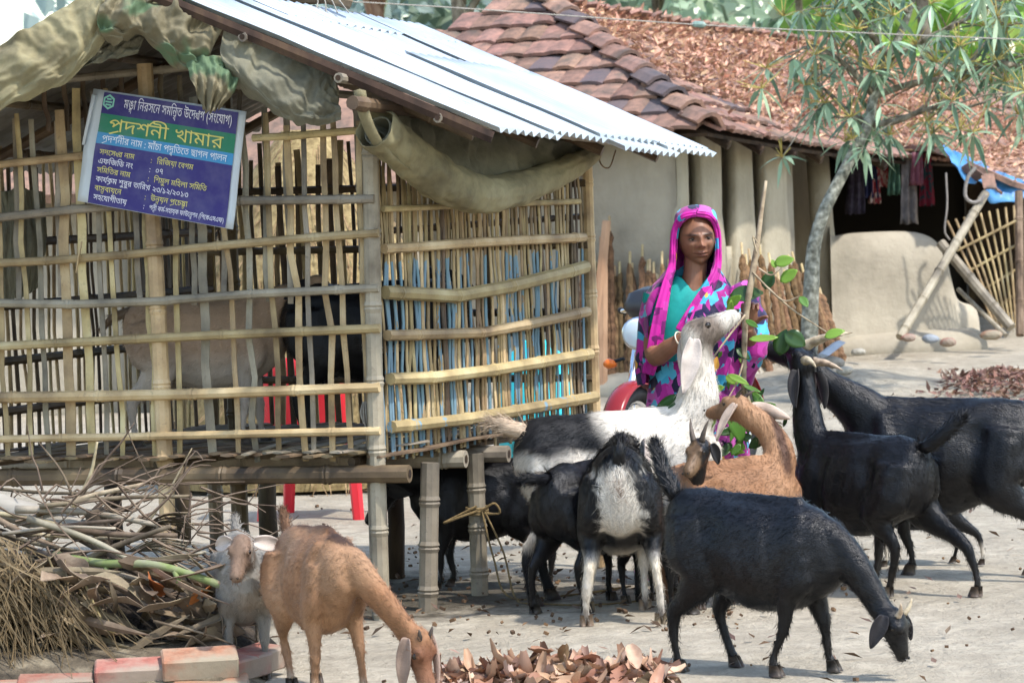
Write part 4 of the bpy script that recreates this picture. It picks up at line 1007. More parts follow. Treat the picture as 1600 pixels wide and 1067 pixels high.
def far_tree(px, d, wpx, hgt, crown, mat, lab, bark='bark_red', seed=0, lean=0.0, cz=.6):
    b = at(px, 330, d); b.z = 0; s_ = FPX / d; r0 = wpx / s_ / 2
    t = thing('tree', b, lab, 'tree', 'trees behind the houses'); top = b + V(lean, 0, hgt)
    mb = MB(); pts = spline([b, b.lerp(top, .35) + V(.06, 0, 0), b.lerp(top, .7) - V(.08, 0, 0), top], 16); mb.tube(pts, [lerp(r0 * 1.1, r0 * .45, i / 15) for i in range(16)], 10); mb.build('trunk', M[bark], t, smooth=True)
    r_ = random.Random(seed); cs = []
    for k in range(8):
        a_ = k * 2.4; e = top + V(math.cos(a_) * crown * r_.uniform(.4, .9), math.sin(a_) * crown * r_.uniform(.4, .9), r_.uniform(-.35, .5) * crown); st = b.lerp(top, r_.uniform(.55, .95)); q = spline([st, st.lerp(e, .5) + V(0, 0, .3), e], 8)
        mb = MB(); mb.tube(q, [lerp(r0 * .4, r0 * .12, i / 7) for i in range(8)], 6); mb.build('limb', M[bark], t, smooth=True); cs += [q[4], q[6], e]
    def fn(r2): c = r2.choice(cs); return c + V(r2.gauss(0, crown * .22), r2.gauss(0, crown * .22), r2.gauss(0, crown * .18))
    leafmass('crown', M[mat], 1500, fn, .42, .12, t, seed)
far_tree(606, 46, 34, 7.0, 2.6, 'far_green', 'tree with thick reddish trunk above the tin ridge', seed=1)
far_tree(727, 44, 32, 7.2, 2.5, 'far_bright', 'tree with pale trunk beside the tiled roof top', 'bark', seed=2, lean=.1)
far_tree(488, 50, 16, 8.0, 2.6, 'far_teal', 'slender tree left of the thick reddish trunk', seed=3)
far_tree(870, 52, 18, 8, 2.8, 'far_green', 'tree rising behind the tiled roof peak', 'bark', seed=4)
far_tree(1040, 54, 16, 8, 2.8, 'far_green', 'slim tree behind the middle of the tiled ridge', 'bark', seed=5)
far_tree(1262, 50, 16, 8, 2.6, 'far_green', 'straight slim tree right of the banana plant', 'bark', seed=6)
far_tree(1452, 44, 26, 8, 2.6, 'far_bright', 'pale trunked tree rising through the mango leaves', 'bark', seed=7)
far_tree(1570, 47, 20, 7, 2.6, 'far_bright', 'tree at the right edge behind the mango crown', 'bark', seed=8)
def wood(px0, px1, d0, d1, z0, z1):
    def fn(r_):
        px = r_.uniform(px0, px1); d = r_.uniform(d0, d1); p = at(px, 330, d); z = r_.uniform(z0, z1); k = noise.noise(Vector((p.x * .35, z * .45, d * .1)))
        n = 0
        while k < -.05 and n < 6:
            px = r_.uniform(px0, px1); p = at(px, 330, d); z = r_.uniform(z0, z1); k = noise.noise(Vector((p.x * .35, z * .45, d * .1))); n += 1
        return V(p.x, p.y, z)
    return fn
for i, (a_, b_, m_, n_, z0, z1, d0, lab) in enumerate(((-300, 800, 'far_teal', 4200, 0, 7.5, 58, 'blurred blue-green woodland behind the hut'), (650, 1300, 'far_green', 3200, 0, 8, 60, 'blurred green woodland behind the tiled roof'), (1250, 1900, 'far_bright', 5600, 0, 8, 52, 'bright green woodland at the right'))):
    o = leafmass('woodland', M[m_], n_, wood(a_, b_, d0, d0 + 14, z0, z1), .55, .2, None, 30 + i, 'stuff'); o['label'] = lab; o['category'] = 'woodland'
# banana plant
bp = at(1215, 330, 41); bp.z = 0; ban = thing('banana_plant', bp, 'banana plant with broad light green leaves behind the ridge', 'plant')
mb = MB(); mb.tube([bp, bp + V(0, 0, 3.2)], [.14, .09], 10); mb.build('stem', leafmat('banana_stem', '#7d8a55', '#97a06a'), ban, smooth=True)
M['banana'] = leafmat('banana_leaf', '#7fae5a', '#a9cf86', .15, .02, .4, .5)
for k in range(7):
    an = k * .9 + .4; d = V(math.cos(an), .4 * math.sin(an), 0); st = bp + V(0, 0, 3.1); rows = []
    for i in range(10):
        u = i / 9; c = st + d * (1.5 * u) + V(0, 0, 1.0 * u - 1.15 * u * u); w_ = .26 * math.sin(math.pi * min(.97, .06 + u * .92)); sd = d.cross(V(0, 0, 1)); rows.append([c - sd * w_ - V(0, 0, w_ * .3), c, c + sd * w_ - V(0, 0, w_ * .3)])
    mb = MB(); mb.grid(rows); mb.build('leaf', M['banana'], ban, smooth=True)
# overhead wire
mb = MB(); wp = spline([at(380, -6, 21), at(700, 12, 21.4), at(1090, 39, 22), at(1350, 52, 22.4), at(1640, 64, 23)], 40); mb.tube(wp, .0045, 5); tag(mb.build('overhead_wire', M['rope_grey']), 'thin grey wire stretched across in front of the roofs', 'wire')
mb = MB(); k_ = at(1092, 38, 22); mb.tube([k_ + V(-.05, 0, 0), k_ + V(-.03, 0, .0), k_ + V(.03, 0, -.005), k_ + V(.05, 0, -.01)], [.008, .022, .022, .008], 8); tag(mb.build('wire_joint', pm('joint', ['#5f7a74', '#8a9a92'], 20)), 'small greenish knot on the overhead wire', 'wire joint')
# ================================================================== behind the goat hut
hp_ = at(480, 330, 18.2); hp_.z = 0; hs_ = thing('haystack', hp_, 'brown straw stack standing behind the goat hut', 'haystack'); rows = []
M['straw'] = pm('straw', ['#5f4c32', '#84704e', '#a08a64'], 30, rough=.9, bump=.5)
for j in range(9):
    u = j / 8; r_ = .85 * math.cos(u * 1.5) ** .7; rows.append([hp_ + V(r_ * math.cos(k / 20 * 6.283), r_ * math.sin(k / 20 * 6.283), 2.0 * u + .02) * 1.0 for k in range(20)])
mb = MB(); mb.grid(rows, True); mb.build('stack', M['straw'], hs_, smooth=True)
r_ = random.Random(6); mb = MB()
for i in range(2600):
    u = r_.random() ** .8; an = r_.random() * 6.283; rr_ = .87 * math.cos(u * 1.5) ** .7; p = hp_ + V(rr_ * math.cos(an), rr_ * math.sin(an), 2.0 * u); d = V(math.cos(an) * .5 + r_.gauss(0, .3), math.sin(an) * .5 + r_.gauss(0, .3), -.9).normalized(); l = r_.uniform(.1, .28); sd = d.cross(V(math.cos(an), math.sin(an), .2)).normalized() * .004
    mb.poly([p - sd, p + sd, p + d * l])
mb.build('loose_straw', M['straw'], hs_, kind='stuff')
farhut = thing('far_hut', at(160, 330, 27), 'low mud hut seen through the slats behind the goat hut', 'hut'); c_ = farhut.location
rot_ = Matrix.Rotation(.1, 3, 'Z'); mb = MB(); mb.box(V(c_.x, c_.y, .95), (5.2, 2.4, 1.9), rot_); mb.build('wall', M['mud'], farhut)
mb = MB(); mb.add([V(c_.x + x, c_.y + y, z) for x, y, z in ((-3, -1.7, 1.75), (3, -1.6, 1.75), (3, 0, 2.75), (-3, 0, 2.75), (-3, 1.7, 1.75), (3, 1.7, 1.75))], [(0, 1, 2, 3), (3, 2, 5, 4)]); o = mb.build('roof', M['tile'], farhut); solidify(o, .08)
mb = MB(); mb.box(V(c_.x + .8, c_.y - 1.33, .9), (.8, .1, 1.6), rot_); mb.build('doorway_dark_panel', M['painted_dark'], farhut)  # dark panel painted as the shade inside the far hut
# ================================================================== goats
def coat_mat(name, rough, sheen):
    t = NT(name); a = t.new('ShaderNodeAttribute', attribute_name='coat').outputs['Color']
    v = t.coord('Object', (1, 1, 1)); f = t.noise(t.coord('Object', (26, 60, 60)), 4.0, 4, .6); f2 = t.noise(v, 9, 3, .5)
    c = t.mix(.35, a, t.mix(f, (0.25, 0.25, 0.25), (1, 1, 1)), 'MULTIPLY')
    q = t.new('ShaderNodeHueSaturation'); mr = t.new('ShaderNodeMapRange'); mr.inputs['To Min'].default_value = .8; mr.inputs['To Max'].default_value = 1.35
    t.link(f2, mr.inputs[0]); t.link(mr.outputs[0], q.inputs['Value']); t.link(c, q.inputs['Color'])
    t.bump(t.math('ADD', f, t.math('MULTIPLY', f2, .6)), .35, .008)
    t.out(q.outputs[0], rough, .32 if rough < .5 else .3)
    t.p.inputs['Sheen Weight'].default_value = sheen; t.p.inputs['Sheen Roughness'].default_value = .4
    return t.m
M['coat_black'] = coat_mat('goat_coat_glossy', .33, .0)
M['coat'] = coat_mat('goat_coat', .62, .05)
M['hoof'] = pm('hoof', ['#1c1815', '#3b332c', '#5a4e42'], 20, rough=.5)
M['hoof_pale'] = pm('hoof_pale', ['#6a5a48', '#8d7b66'], 20, rough=.5)
M['horn_pale'] = pm('horn_pale', ['#6d5c4a', '#a8957c', '#c9b89e'], 30, rough=.45)
M['horn_dark'] = pm('horn_dark', ['#2a2420', '#4d443b', '#6b6054'], 30, rough=.5)
M['eye'] = NT('goat_eye').out((.015, .01, .006), .08, .6)
BLACK = np.array([.0065, .0065, .008]); BROWN = np.array([.265, .130, .062]); TAN = np.array([.40, .245, .14]); WHITE = np.array([.72, .66, .57]); GREYB = np.array([.20, .15, .105])

def np_noise(P, s, seed=0.0):
    return np.array([noise.noise(Vector((p[0] * s + seed, p[1] * s, p[2] * s))) for p in P])
def sm(x, a, b):
    t = np.clip((x - a) / (b - a), 0, 1); return t * t * (3 - 2 * t)
def put(C, mask, c):
    m = mask[:, None]; C[:] = C * (1 - m) + c * m

def loft(mb, secs, n=14, pw=1.0):
    """secs: list of (centre, side, up, half width, half height)"""
    rows = []
    for c, s, u, w_, h in secs:
        rows.append([c + s * (w_ * math.cos(k * 2 * math.pi / n)) + u * (h * math.sin(k * 2 * math.pi / n)) for k in range(n)])
    o = mb.grid(rows, True)
    mb.f.append(tuple(o + k for k in range(n))); mb.f.append(tuple(o + (len(rows) - 1) * n + k for k in reversed(range(n))))

def remesh(mb, voxel, smooth_it=5, fac=.5):
    me = bpy.data.meshes.new('tmp'); me.from_pydata(mb.v, [], mb.f)
    b = bmesh.new(); b.from_mesh(me); bmesh.ops.recalc_face_normals(b, faces=b.faces); b.to_mesh(me); b.free()
    ob = bpy.data.objects.new('tmp', me); COL.objects.link(ob)
    md = ob.modifiers.new('r', 'REMESH'); md.mode = 'VOXEL'; md.voxel_size = voxel
    if smooth_it:
        s_ = ob.modifiers.new('s', 'SMOOTH'); s_.factor = fac; s_.iterations = smooth_it
    dg = bpy.context.evaluated_depsgraph_get()
    out = bpy.data.meshes.new_from_object(ob.evaluated_get(dg))
    bpy.data.objects.remove(ob); bpy.data.meshes.remove(me)
    return out
def verts_np(me):
    a = np.empty(len(me.vertices) * 3, dtype=np.float32); me.vertices.foreach_get('co', a); return a.reshape(-1, 3)
def norms_np(me):
    a = np.empty(len(me.vertices) * 3, dtype=np.float32); me.vertex_normals.foreach_get('vector', a); return a.reshape(-1, 3)
def set_col(me, C, name='coat'):
    at_ = me.color_attributes.new(name, 'FLOAT_COLOR', 'POINT')
    a = np.ones((len(me.vertices), 4), dtype=np.float32); a[:, :3] = C; at_.data.foreach_set('color', a.ravel())

def fur(parent, body, C, mat, count, length, seed, jit=.35, longmask=None, segs=None, name='fur'):
    """short hair lying along the body: slim triangles lit like the skin below them"""
    rg = np.random.default_rng(seed); P = verts_np(body); N = norms_np(body); n = len(P)
    idx = rg.integers(0, n, count); p = P[idx] + rg.normal(0, .004, (count, 3)); nn = N[idx]; c = C[idx]
    if segs is not None:
        flow = segs(p)
    else:
        flow = np.tile(np.array([-.75, 0, -.65]), (count, 1))
    flow = flow + rg.normal(0, jit, (count, 3)); flow -= nn * (flow * nn).sum(1)[:, None]
    flow /= np.linalg.norm(flow, axis=1)[:, None] + 1e-6
    L = length * rg.uniform(.5, 1.3, count)
    if longmask is not None: L = L * (1 + longmask[idx] * 1.2)
    d = flow * .97 + nn * .24; side = np.cross(nn, flow); wd_ = .0013
    p = p - nn * .002
    v = np.stack([p - side * wd_, p + side * wd_, p + d * L[:, None]], 1).reshape(-1, 3)
    me = bpy.data.meshes.new(name); f = np.arange(count * 3).reshape(-1, 3)[:, ::-1]
    me.from_pydata(v.tolist(), [], f.tolist())
    cc = np.repeat(c * rg.uniform(.7, 1.35, (count, 1)), 3, 0); set_col(me, cc)
    me.shade_smooth(); me.normals_split_custom_set_from_vertices(np.repeat(nn + flow * .15, 3, 0).tolist())
    o = finish(name, me, mat, parent); o['kind'] = 'stuff'
    return o

def ear(parent, base, d, nrm, L, W, mat_c, curl=.25, tip=None):
    d = d.normalized(); s = d.cross(nrm).normalized(); n2 = s.cross(d)
    rows = []; k = 9
    for i in range(k):
        u = i / (k - 1); wv = W * (math.sin(math.pi * min(1, .12 + u * .86)) ** .8) * (1 - .25 * u); bendo = n2 * (-curl * L * u * u)
        c = base + d * (L * u) + bendo
        rows.append([c + s * (wv * x) + n2 * (W * .55 * (x * x) * (1 - .5 * u)) for x in (-1, -.6, -.2, .2, .6, 1)])
    mb = MB(); mb.grid(rows); me = bpy.data.meshes.new('ear'); me.from_pydata(mb.v, [], mb.f)
    P = np.array(mb.v); C = np.tile(np.array(mat_c), (len(P), 1)); g = np_noise(P, 25)[:, None]; C = C * (1 + .5 * g)
    set_col(me, np.clip(C, 0, 1)); o = finish('ear', me, M['coat'], parent, True); solidify(o, .006)
    sb = o.modifiers.new('sub', 'SUBSURF'); sb.levels = 1; sb.render_levels = 1
    return o
def horn(parent, base, d, back, L, r, mat):
    pts = []; rad = []
    for i in range(9):
        u = i / 8; pts.append(base + d * (L * u) + back * (L * .55 * u * u)); rad.append(r * (1 - u) ** .75 * (1 + .06 * math.sin(i * 2.4)) + .0015)
    mb = MB(); mb.tube(pts, rad, 10); me = bpy.data.meshes.new('horn'); me.from_pydata(mb.v, [], mb.f)
    return finish('horn', me, mat, parent, True)
def hoof(parent, p, fwd, s, mat):
    mb = MB(); side = V(-fwd.y, fwd.x, 0)
    for sg in (-1, 1):
        c = p + side * (sg * .0115 * s)
        secs = [(c + V(0, 0, .040 * s), side, fwd, .011 * s, .016 * s), (c + V(0, 0, .018 * s) + fwd * .006 * s, side, fwd, .0125 * s, .022 * s), (c + V(0, 0, .002) + fwd * .010 * s, side, fwd, .0135 * s, .026 * s)]
        loft(mb, secs, 10)
    me = bpy.data.meshes.new('hoof'); me.from_pydata(mb.v, [], mb.f); return finish('hoof', me, mat, parent, True)

def goat(loc, heading, s, label, neck=((.24, 0, .56), (.36, 0, .70), (.42, 0, .80)), head=(1, 0, -.4), legs=None, tail=(-.6, 0, .6), tail_len=.12,
         colour=None, ears=((-.3, 1, -.5), (-.3, -1, -.5)), ear_size=(.15, .04), ear_col=BLACK * 2, horns=None, glossy=True, nfur=9000, fur_len=.024,
         hoofm='hoof', fat=1.0, tail_fur=0, long_fn=None, arch=0.0, beard=False, head_up=(0, 0, 1), tuft_col=None, tail_w=.022, no_hind=False, head_size=1.0, seed=1, udder=False, slope=0.0):
    """local axes: x forward, y to the animal's left, z up; about 0.60 high at the withers before scaling by s"""
    root = thing('goat', loc, label, 'goat', 'goats'); root.rotation_euler = (0, 0, heading)
    Z = lambda p: Vector(p) * s
    X_, Y_, U_ = V(1, 0, 0), V(0, 1, 0), V(0, 0, 1)
    mb = MB()
    #        x     top    bot   halfw
    T = [(-.345, .500, .420, .030), (-.325, .560, .360, .070), (-.28, .598, .310, .098), (-.20, .614, .282, .112), (-.12, .606, .246, .130), (-.02, .594, .214, .146),
         (.08, .592, .218, .138), (.17, .604, .236, .112), (.245, .588, .285, .092), (.30, .540, .330, .068), (.335, .490, .390, .035)]
    secs = []
    for x, tp, bt, w_ in T:
        a_ = arch * math.cos(x / .35 * math.pi / 2)
        cz = (tp + bt) / 2 + a_; secs.append((Z((x, 0, cz)), Y_, U_, w_ * s * fat * .92, (tp - bt) / 2 * s))
    loft(mb, secs, 18)
    mb.tube([Z((-.30, 0, .57 )), Z((-.1, 0, .592 + arch)), Z((.18, 0, .598 + arch * .5))], [.022 * s, .020 * s, .024 * s], 8)  # the ridge of the back
    for sg in (-1, 1):
        mb.tube([Z((.195, .035 * sg, .56)), Z((.175, .066 * sg, .49)), Z((.215, .070 * sg, .40))], [.035 * s, .046 * s, .050 * s], 10)   # shoulder blade
        mb.tube([Z((-.235, .080 * sg, .47)), Z((-.215, .092 * sg, .38))], [.060 * s, .058 * s], 10)           # thigh
    # neck and head
    nk = [V(.175, 0, .47)] + [Vector(p) for p in neck]; pts = spline([p * s for p in nk], 10)
    nr = [interp([0, .3, .7, 1], [.114, .080, .054, .050], i / 9) for i in range(10)]; nwd = [interp([0, .3, .7, 1], [.080, .058, .040, .039], i / 9) for i in range(10)]
    secs = []
    for i, p in enumerate(pts):
        t_ = (pts[min(i + 1, 9)] - pts[max(i - 1, 0)]).normalized(); sd = (Y_ - t_ * Y_.dot(t_)).normalized(); up = t_.cross(sd) * -1
        secs.append((p, sd, up, nwd[i] * s, nr[i] * s))
    loft(mb, secs, 14)
    hd = Vector(head).normalized(); hb = pts[-1]
    hu = Vector(head_up); hu = (hu - hd * hu.dot(hd)).normalized(); hs = hu.cross(hd)
    H = s * head_size
    hp = [(-.045, .0, .030, .034), (-.02, .010, .044, .052), (.02, .012, .050, .058), (.06, .004, .047, .053), (.10, -.006, .037, .043), (.14, -.014, .030, .035), (.175, -.019, .028, .031), (.20, -.022, .024, .025), (.213, -.024, .013, .014)]
    secs = [(hb + hd * (x * H * .86) + hu * (y * H), hs, hu, w_ * H, h * H) for x, y, w_, h in hp]
    loft(mb, secs, 14)
    for sg in (-1, 1):
        mb.tube([hb + hd * (.045 * H) + hs * (sg * .036 * H) + hu * (.040 * H), hb + hd * (.075 * H) + hs * (sg * .036 * H) + hu * (.030 * H)], [.018 * H, .014 * H], 8)   # brow
    # legs: default feet, moved by (dx, dy) per leg: FL, FR, HL, HR
    legs = legs or ((0, 0), (0, 0), (0, 0), (0, 0)); feet = []
    for k, sg in ((0, 1), (1, -1)):
        dx, dy = legs[k][:2]; lift = legs[k][2] if len(legs[k]) > 2 else 0
        P = [V(.175, .062 * sg, .47), V(.185, .080 * sg, .36), V(.165 + dx * .15, .078 * sg + dy * .2, .285), V(.185 + dx * .55, .076 * sg + dy * .6, .165), V(.180 + dx * .92, .076 * sg + dy, .065 + lift), V(.192 + dx, .076 * sg + dy, .030 + lift)]
        rr = [(.055, .085), (.046, .070), (.036, .044), (.0185, .0215), (.0135, .0145), (.017, .020)]
        P = [q * s for q in P]; Q = spline(P, 16); ii = [i / 5 for i in range(6)]
        mb.tube(Q, [(interp(ii, [a[0] for a in rr], i / 15) * s, interp(ii, [a[1] for a in rr], i / 15) * s) for i in range(16)], 10, up=(1, 0, 0))
        mb.tube([P[3] + V(-.004, 0, .022) * s, P[3] + V(.004, 0, -.02) * s], [.0245 * s, .020 * s], 8)
        feet.append(P[5])
    for k, sg in ((2, 1), (3, -1)):
        dx, dy = legs[k][:2]; lift = legs[k][2] if len(legs[k]) > 2 else 0
        P = [V(-.215, .055 * sg, .50), V(-.205, .082 * sg, .40), V(-.170 + dx * .25, .092 * sg + dy * .2, .315), V(-.225 + dx * .5, .086 * sg + dy * .4, .245), V(-.275 + dx * .72, .080 * sg + dy * .7, .185), V(-.262 + dx * .95, .078 * sg + dy, .070 + lift), V(-.250 + dx, .078 * sg + dy, .030 + lift)]
        rr = [(.070, .110), (.062, .115), (.050, .080), (.028, .042), (.0175, .027), (.0138, .016), (.017, .020)]
        P = [q * s for q in P]; Q = spline(P, 18); ii = [i / 6 for i in range(7)]
        mb.tube(Q, [(interp(ii, [a[0] for a in rr], i / 17) * s, interp(ii, [a[1] for a in rr], i / 17) * s) for i in range(18)], 10, up=(1, 0, 0))
        mb.tube([P[4] + V(-.012, 0, .018) * s, P[4] + V(-.004, 0, -.02) * s], [.017 * s, .017 * s], 8)
        feet.append(P[6])
    if udder: mb.tube([V(-.13, 0, .25) * s, V(-.12, 0, .19) * s], [.05 * s, .03 * s], 10)
    body = remesh(mb, .0095 * s, 7, .5)
    P = verts_np(body) / s; N = norms_np(body)
    jg = np_noise(P, 8, seed) * .007 + np_noise(P, 19, seed + 5) * .0025
    ax_, ay_, az_ = P.T; rib = np.sin(ax_ * 120 + az_ * 25) * .0016 * np.exp(-((ax_ - .02) / .11) ** 2 - ((az_ - .42) / .09) ** 2); flank = -.016 * np.exp(-((ax_ + .125) / .05) ** 2 - ((az_ - .49) / .055) ** 2) * (np.abs(ay_) > .05); sh = -.008 * np.exp(-((ax_ - .11) / .03) ** 2 - ((az_ - .46) / .10) ** 2) * (np.abs(ay_) > .05)
    jg = jg + rib + flank + sh
    body.vertices.foreach_set('co', ((P + N * jg[:, None]) * s).astype(np.float32).ravel())
    C = np.tile(BLACK, (len(P), 1)) if colour is None else colour(P, np.array(hb / s), np.array(hd))
    C = np.clip(C * (1 + .30 * np_noise(P, 6, seed + 2))[:, None], 0.002, .9); set_col(body, C)
    mat = M['coat_black'] if glossy else M['coat']
    bo = finish('body', body, mat, root, True)
    lm = long_fn(P) if long_fn else None
    neckv = (pts[0] - pts[-1]).normalized(); nb_ = np.array(neckv); hb_ = np.array(hb); p4 = np.array(pts[4])
    def flow(p):
        f = np.tile(np.array([-.8, 0, -.55]), (len(p), 1))
        low = p[:, 2] < .26 * s; f[low] = (-.15, 0, -1)
        q = (p - np.array(pts[3])) @ -nb_ > 0; q &= p[:, 2] > .3 * s if neck[-1][2] > .4 else p[:, 0] > .26 * s
        f[q] = nb_ + np.array([0, 0, -.3])
        return f
    if nfur: fur(root, body, C, mat, int(nfur * 1.6), fur_len * s, seed, .3, lm, flow)
    for k, p in enumerate(feet):
        hoof(root, V(p.x, p.y, p.z - .030 * s), X_, s, M[hoofm])
    for k, sg in ((0, 1), (1, -1)):
        e = ears[k]
        if e is None: continue
        ed = hd * e[0] + hs * e[1] + hu * e[2] if len(e) == 3 else Vector(e[:3])
        b_ = hb + hd * (-.012 * H) + hs * (sg * .045 * H) + hu * (.020 * H)
        en = (hs * sg + hu * .3 + hd * .4)
        ear(root, b_, ed, en, ear_size[0] * H, ear_size[1] * H, ear_col)
        eo = MB(); c_ = hb + hd * (.056 * H) + hs * (sg * .0465 * H) + hu * (.022 * H)
        eo.tube([c_ - hs * sg * .006 * H, c_ + hs * sg * .001 * H, c_ + hs * sg * .006 * H], [.012 * H, .011 * H, .003 * H], 10)
        me = bpy.data.meshes.new('eye'); me.from_pydata(eo.v, [], eo.f); finish('eye', me, M['eye'], root, True)
    for sg in (-1, 1):                                  # nostrils
        eo = MB(); c_ = hb + hd * (.177 * H) + hs * (sg * .013 * H) + hu * (-.012 * H); eo.tube([c_, c_ + hd * .006 * H + hs * sg * .004 * H], [.006 * H, .003 * H], 7)
        me = bpy.data.meshes.new('nostril'); me.from_pydata(eo.v, [], eo.f); finish('nostril', me, M['eye'], root, True)
    if horns:
        L, r_, hm, spread, rise = horns
        for sg in (-1, 1):
            horn(root, hb + hd * (.012 * H) + hs * (sg * .022 * H) + hu * (.050 * H), (hu * rise + hs * (sg * spread) - hd * .35).normalized(), (-hd + hs * sg * .2).normalized(), L * H, r_ * H, M[hm])
    # tail
    td = Vector(tail).normalized(); tb = V(-.335, 0, .565) * s
    tp = spline([tb + V(.03, 0, -.01) * s, tb + td * (tail_len * .35 * s) , tb + td * (tail_len * .7 * s) + U_ * (.01 * s), tb + td * (tail_len * s)], 8)
    mt = MB(); mt.tube(tp, [interp([0, .4, 1], [tail_w, tail_w * .9, tail_w * .3], i / 7) * s for i in range(8)], 9)
    me = bpy.data.meshes.new('tail'); me.from_pydata(mt.v, [], mt.f); tc = tuft_col if tuft_col is not None else C[np.argmin(np.abs(P - np.array([-.3, 0, .56])).sum(1))]
    TC = np.tile(tc, (len(mt.v), 1)); set_col(me, TC); to = finish('tail', me, mat, root, True)
    tdn = np.array(td)
    rg = 700 if not tail_fur else tail_fur
    fur(to, me, TC, mat, rg, (.035 if not tail_fur else .06) * s, seed + 9, .35, None, lambda p: np.tile(tdn, (len(p), 1)))
    if slope:
        for o_ in list(root.children) + [g for c in root.children for g in c.children]:
            a_ = verts_np(o_.data); a_[:, 2] += slope * a_[:, 0] * sm(a_[:, 2] / s, .08, .38); o_.data.vertices.foreach_set('co', a_.ravel()); o_.data.update()
    return root

def c_black(sock=False, brownish=.0):
    def f(P, hb, hd):
        C = np.tile(BLACK + np.array([.012, .006, .002]) * brownish, (len(P), 1)); low = sm(P[:, 2], .16, .05); put(C, low * .5, np.array([.03, .025, .02])); return C
    return f
def axis(P, a, b):                                     # 0..1 along a line and distance from it
    d = b - a; t = ((P - a) @ d) / (d @ d); q = a + np.clip(t, 0, 1)[:, None] * d; return t, np.linalg.norm(P - q, axis=1)

# --- the black goat that grazes in front, head to the right
p = gr(1190, 1050)
goat(p, R(-33), .94, 'glossy black goat grazing with lowered head, nearest the camera at right',
     neck=((.28, .0, .49), (.40, .005, .36), (.475, .01, .235)), head=(.42, .08, -.9), head_up=(1, 0, .3), legs=((.03, .02), (-.10, 0), (.10, 0), (-.03, 0)),
     tail=(-.35, .0, 1), tail_len=.17, tail_fur=1600, tail_w=.03, colour=c_black(), slope=-.10, ears=((.3, .6, -.9, 'w'), (-.18, -.35, -1, 'w')), ear_size=(.145, .032), ear_col=np.array([.022, .02, .023]),
     horns=(.06, .012, 'horn_pale', .3, 1.0), nfur=14000, seed=3, fat=1.12)
# --- the brown goat grazing at front left
def c_brown(P, hb, hd):
    C = np.tile(BROWN, (len(P), 1)); put(C, sm(np_noise(P, 3), -.1, .5) * .5, TAN)
    put(C, sm(P[:, 2], .42, .26) * .35 * (np.abs(P[:, 0]) < .35), TAN * 1.15)
    x, y, z = P.T
    top = sm(np.abs(y + .006 * np_noise(P, 12)), .026, .008) * sm(z, .53, .57) * (x < .27); put(C, top * .92, np.array([.05, .022, .012]))
    t, d = axis(P, np.array([.22, 0, .60]), hb + np.array([-.02, 0, .06])); put(C, sm(d, .058, .034) * .9 * ((t > 0) & (t < 1)), np.array([.04, .018, .01]))
    t, d = axis(P, hb, hb + hd * .2); put(C, sm(t, .0, .4) * sm(d, .12, .06) * .75, np.array([.16, .05, .025]))
    put(C, sm(z, .22, .10) * .35, np.array([.30, .16, .09])); put(C, sm(z, .09, .05) * .6, np.array([.5, .38, .27]))
    return C
p = gr(502, 1082)
goat(p, R(-68), .87, 'brown goat with dark back stripe grazing beside the brick stack', neck=((.29, .04, .47), (.38, .13, .335), (.425, .215, .215)), head=(.35, .22, -.9), head_up=(1, .4, .3),
     legs=((.02, .02), (-.02, .0), (.02, -.02), (.08, .02)), tail=(-.5, 0, .9), tail_len=.10, colour=c_brown, slope=.04, ears=((.25, .35, -1, 'w'), (-.1, -.18, -1, 'w')), ear_size=(.19, .033),
     ear_col=np.array([.33, .235, .185]), horns=(.03, .011, 'horn_dark', .3, 1), glossy=False, nfur=14000, fur_len=.017, seed=4, fat=.92, tuft_col=BROWN * .5)
# --- the pale goat with the brown face behind it
def c_face(P, hb, hd):
    C = np.tile(WHITE * .36, (len(P), 1)); t, d = axis(P, hb, hb + hd * .2)  # coat darkened, shade around this goat is put into its colour
    put(C, sm(d, .16, .1) * .9 * (t > -.3), np.array([.20, .12, .075])); put(C, sm(np.abs(P[:, 1] - .035), .018, .008) * (t > -.1) * (d < .1), WHITE * .8)
    put(C, sm(np_noise(P, 4, 3), .1, .35) * .6 * (P[:, 2] < .5), np.array([.3, .24, .18])); return C
p = gr(384, 1052)
goat(p, R(-82), .76, 'pale goat with white-striped brown face looking past the brushwood', neck=((.27, 0, .52), (.36, -.005, .575), (.415, -.01, .60)), head=(.75, -.30, -.62), colour=c_face,
     ears=((-.3, 1, -.5), (-.3, -1, -.5)), ear_size=(.15, .04), ear_col=np.array([.5, .42, .36]), glossy=False, nfur=7000, seed=5)
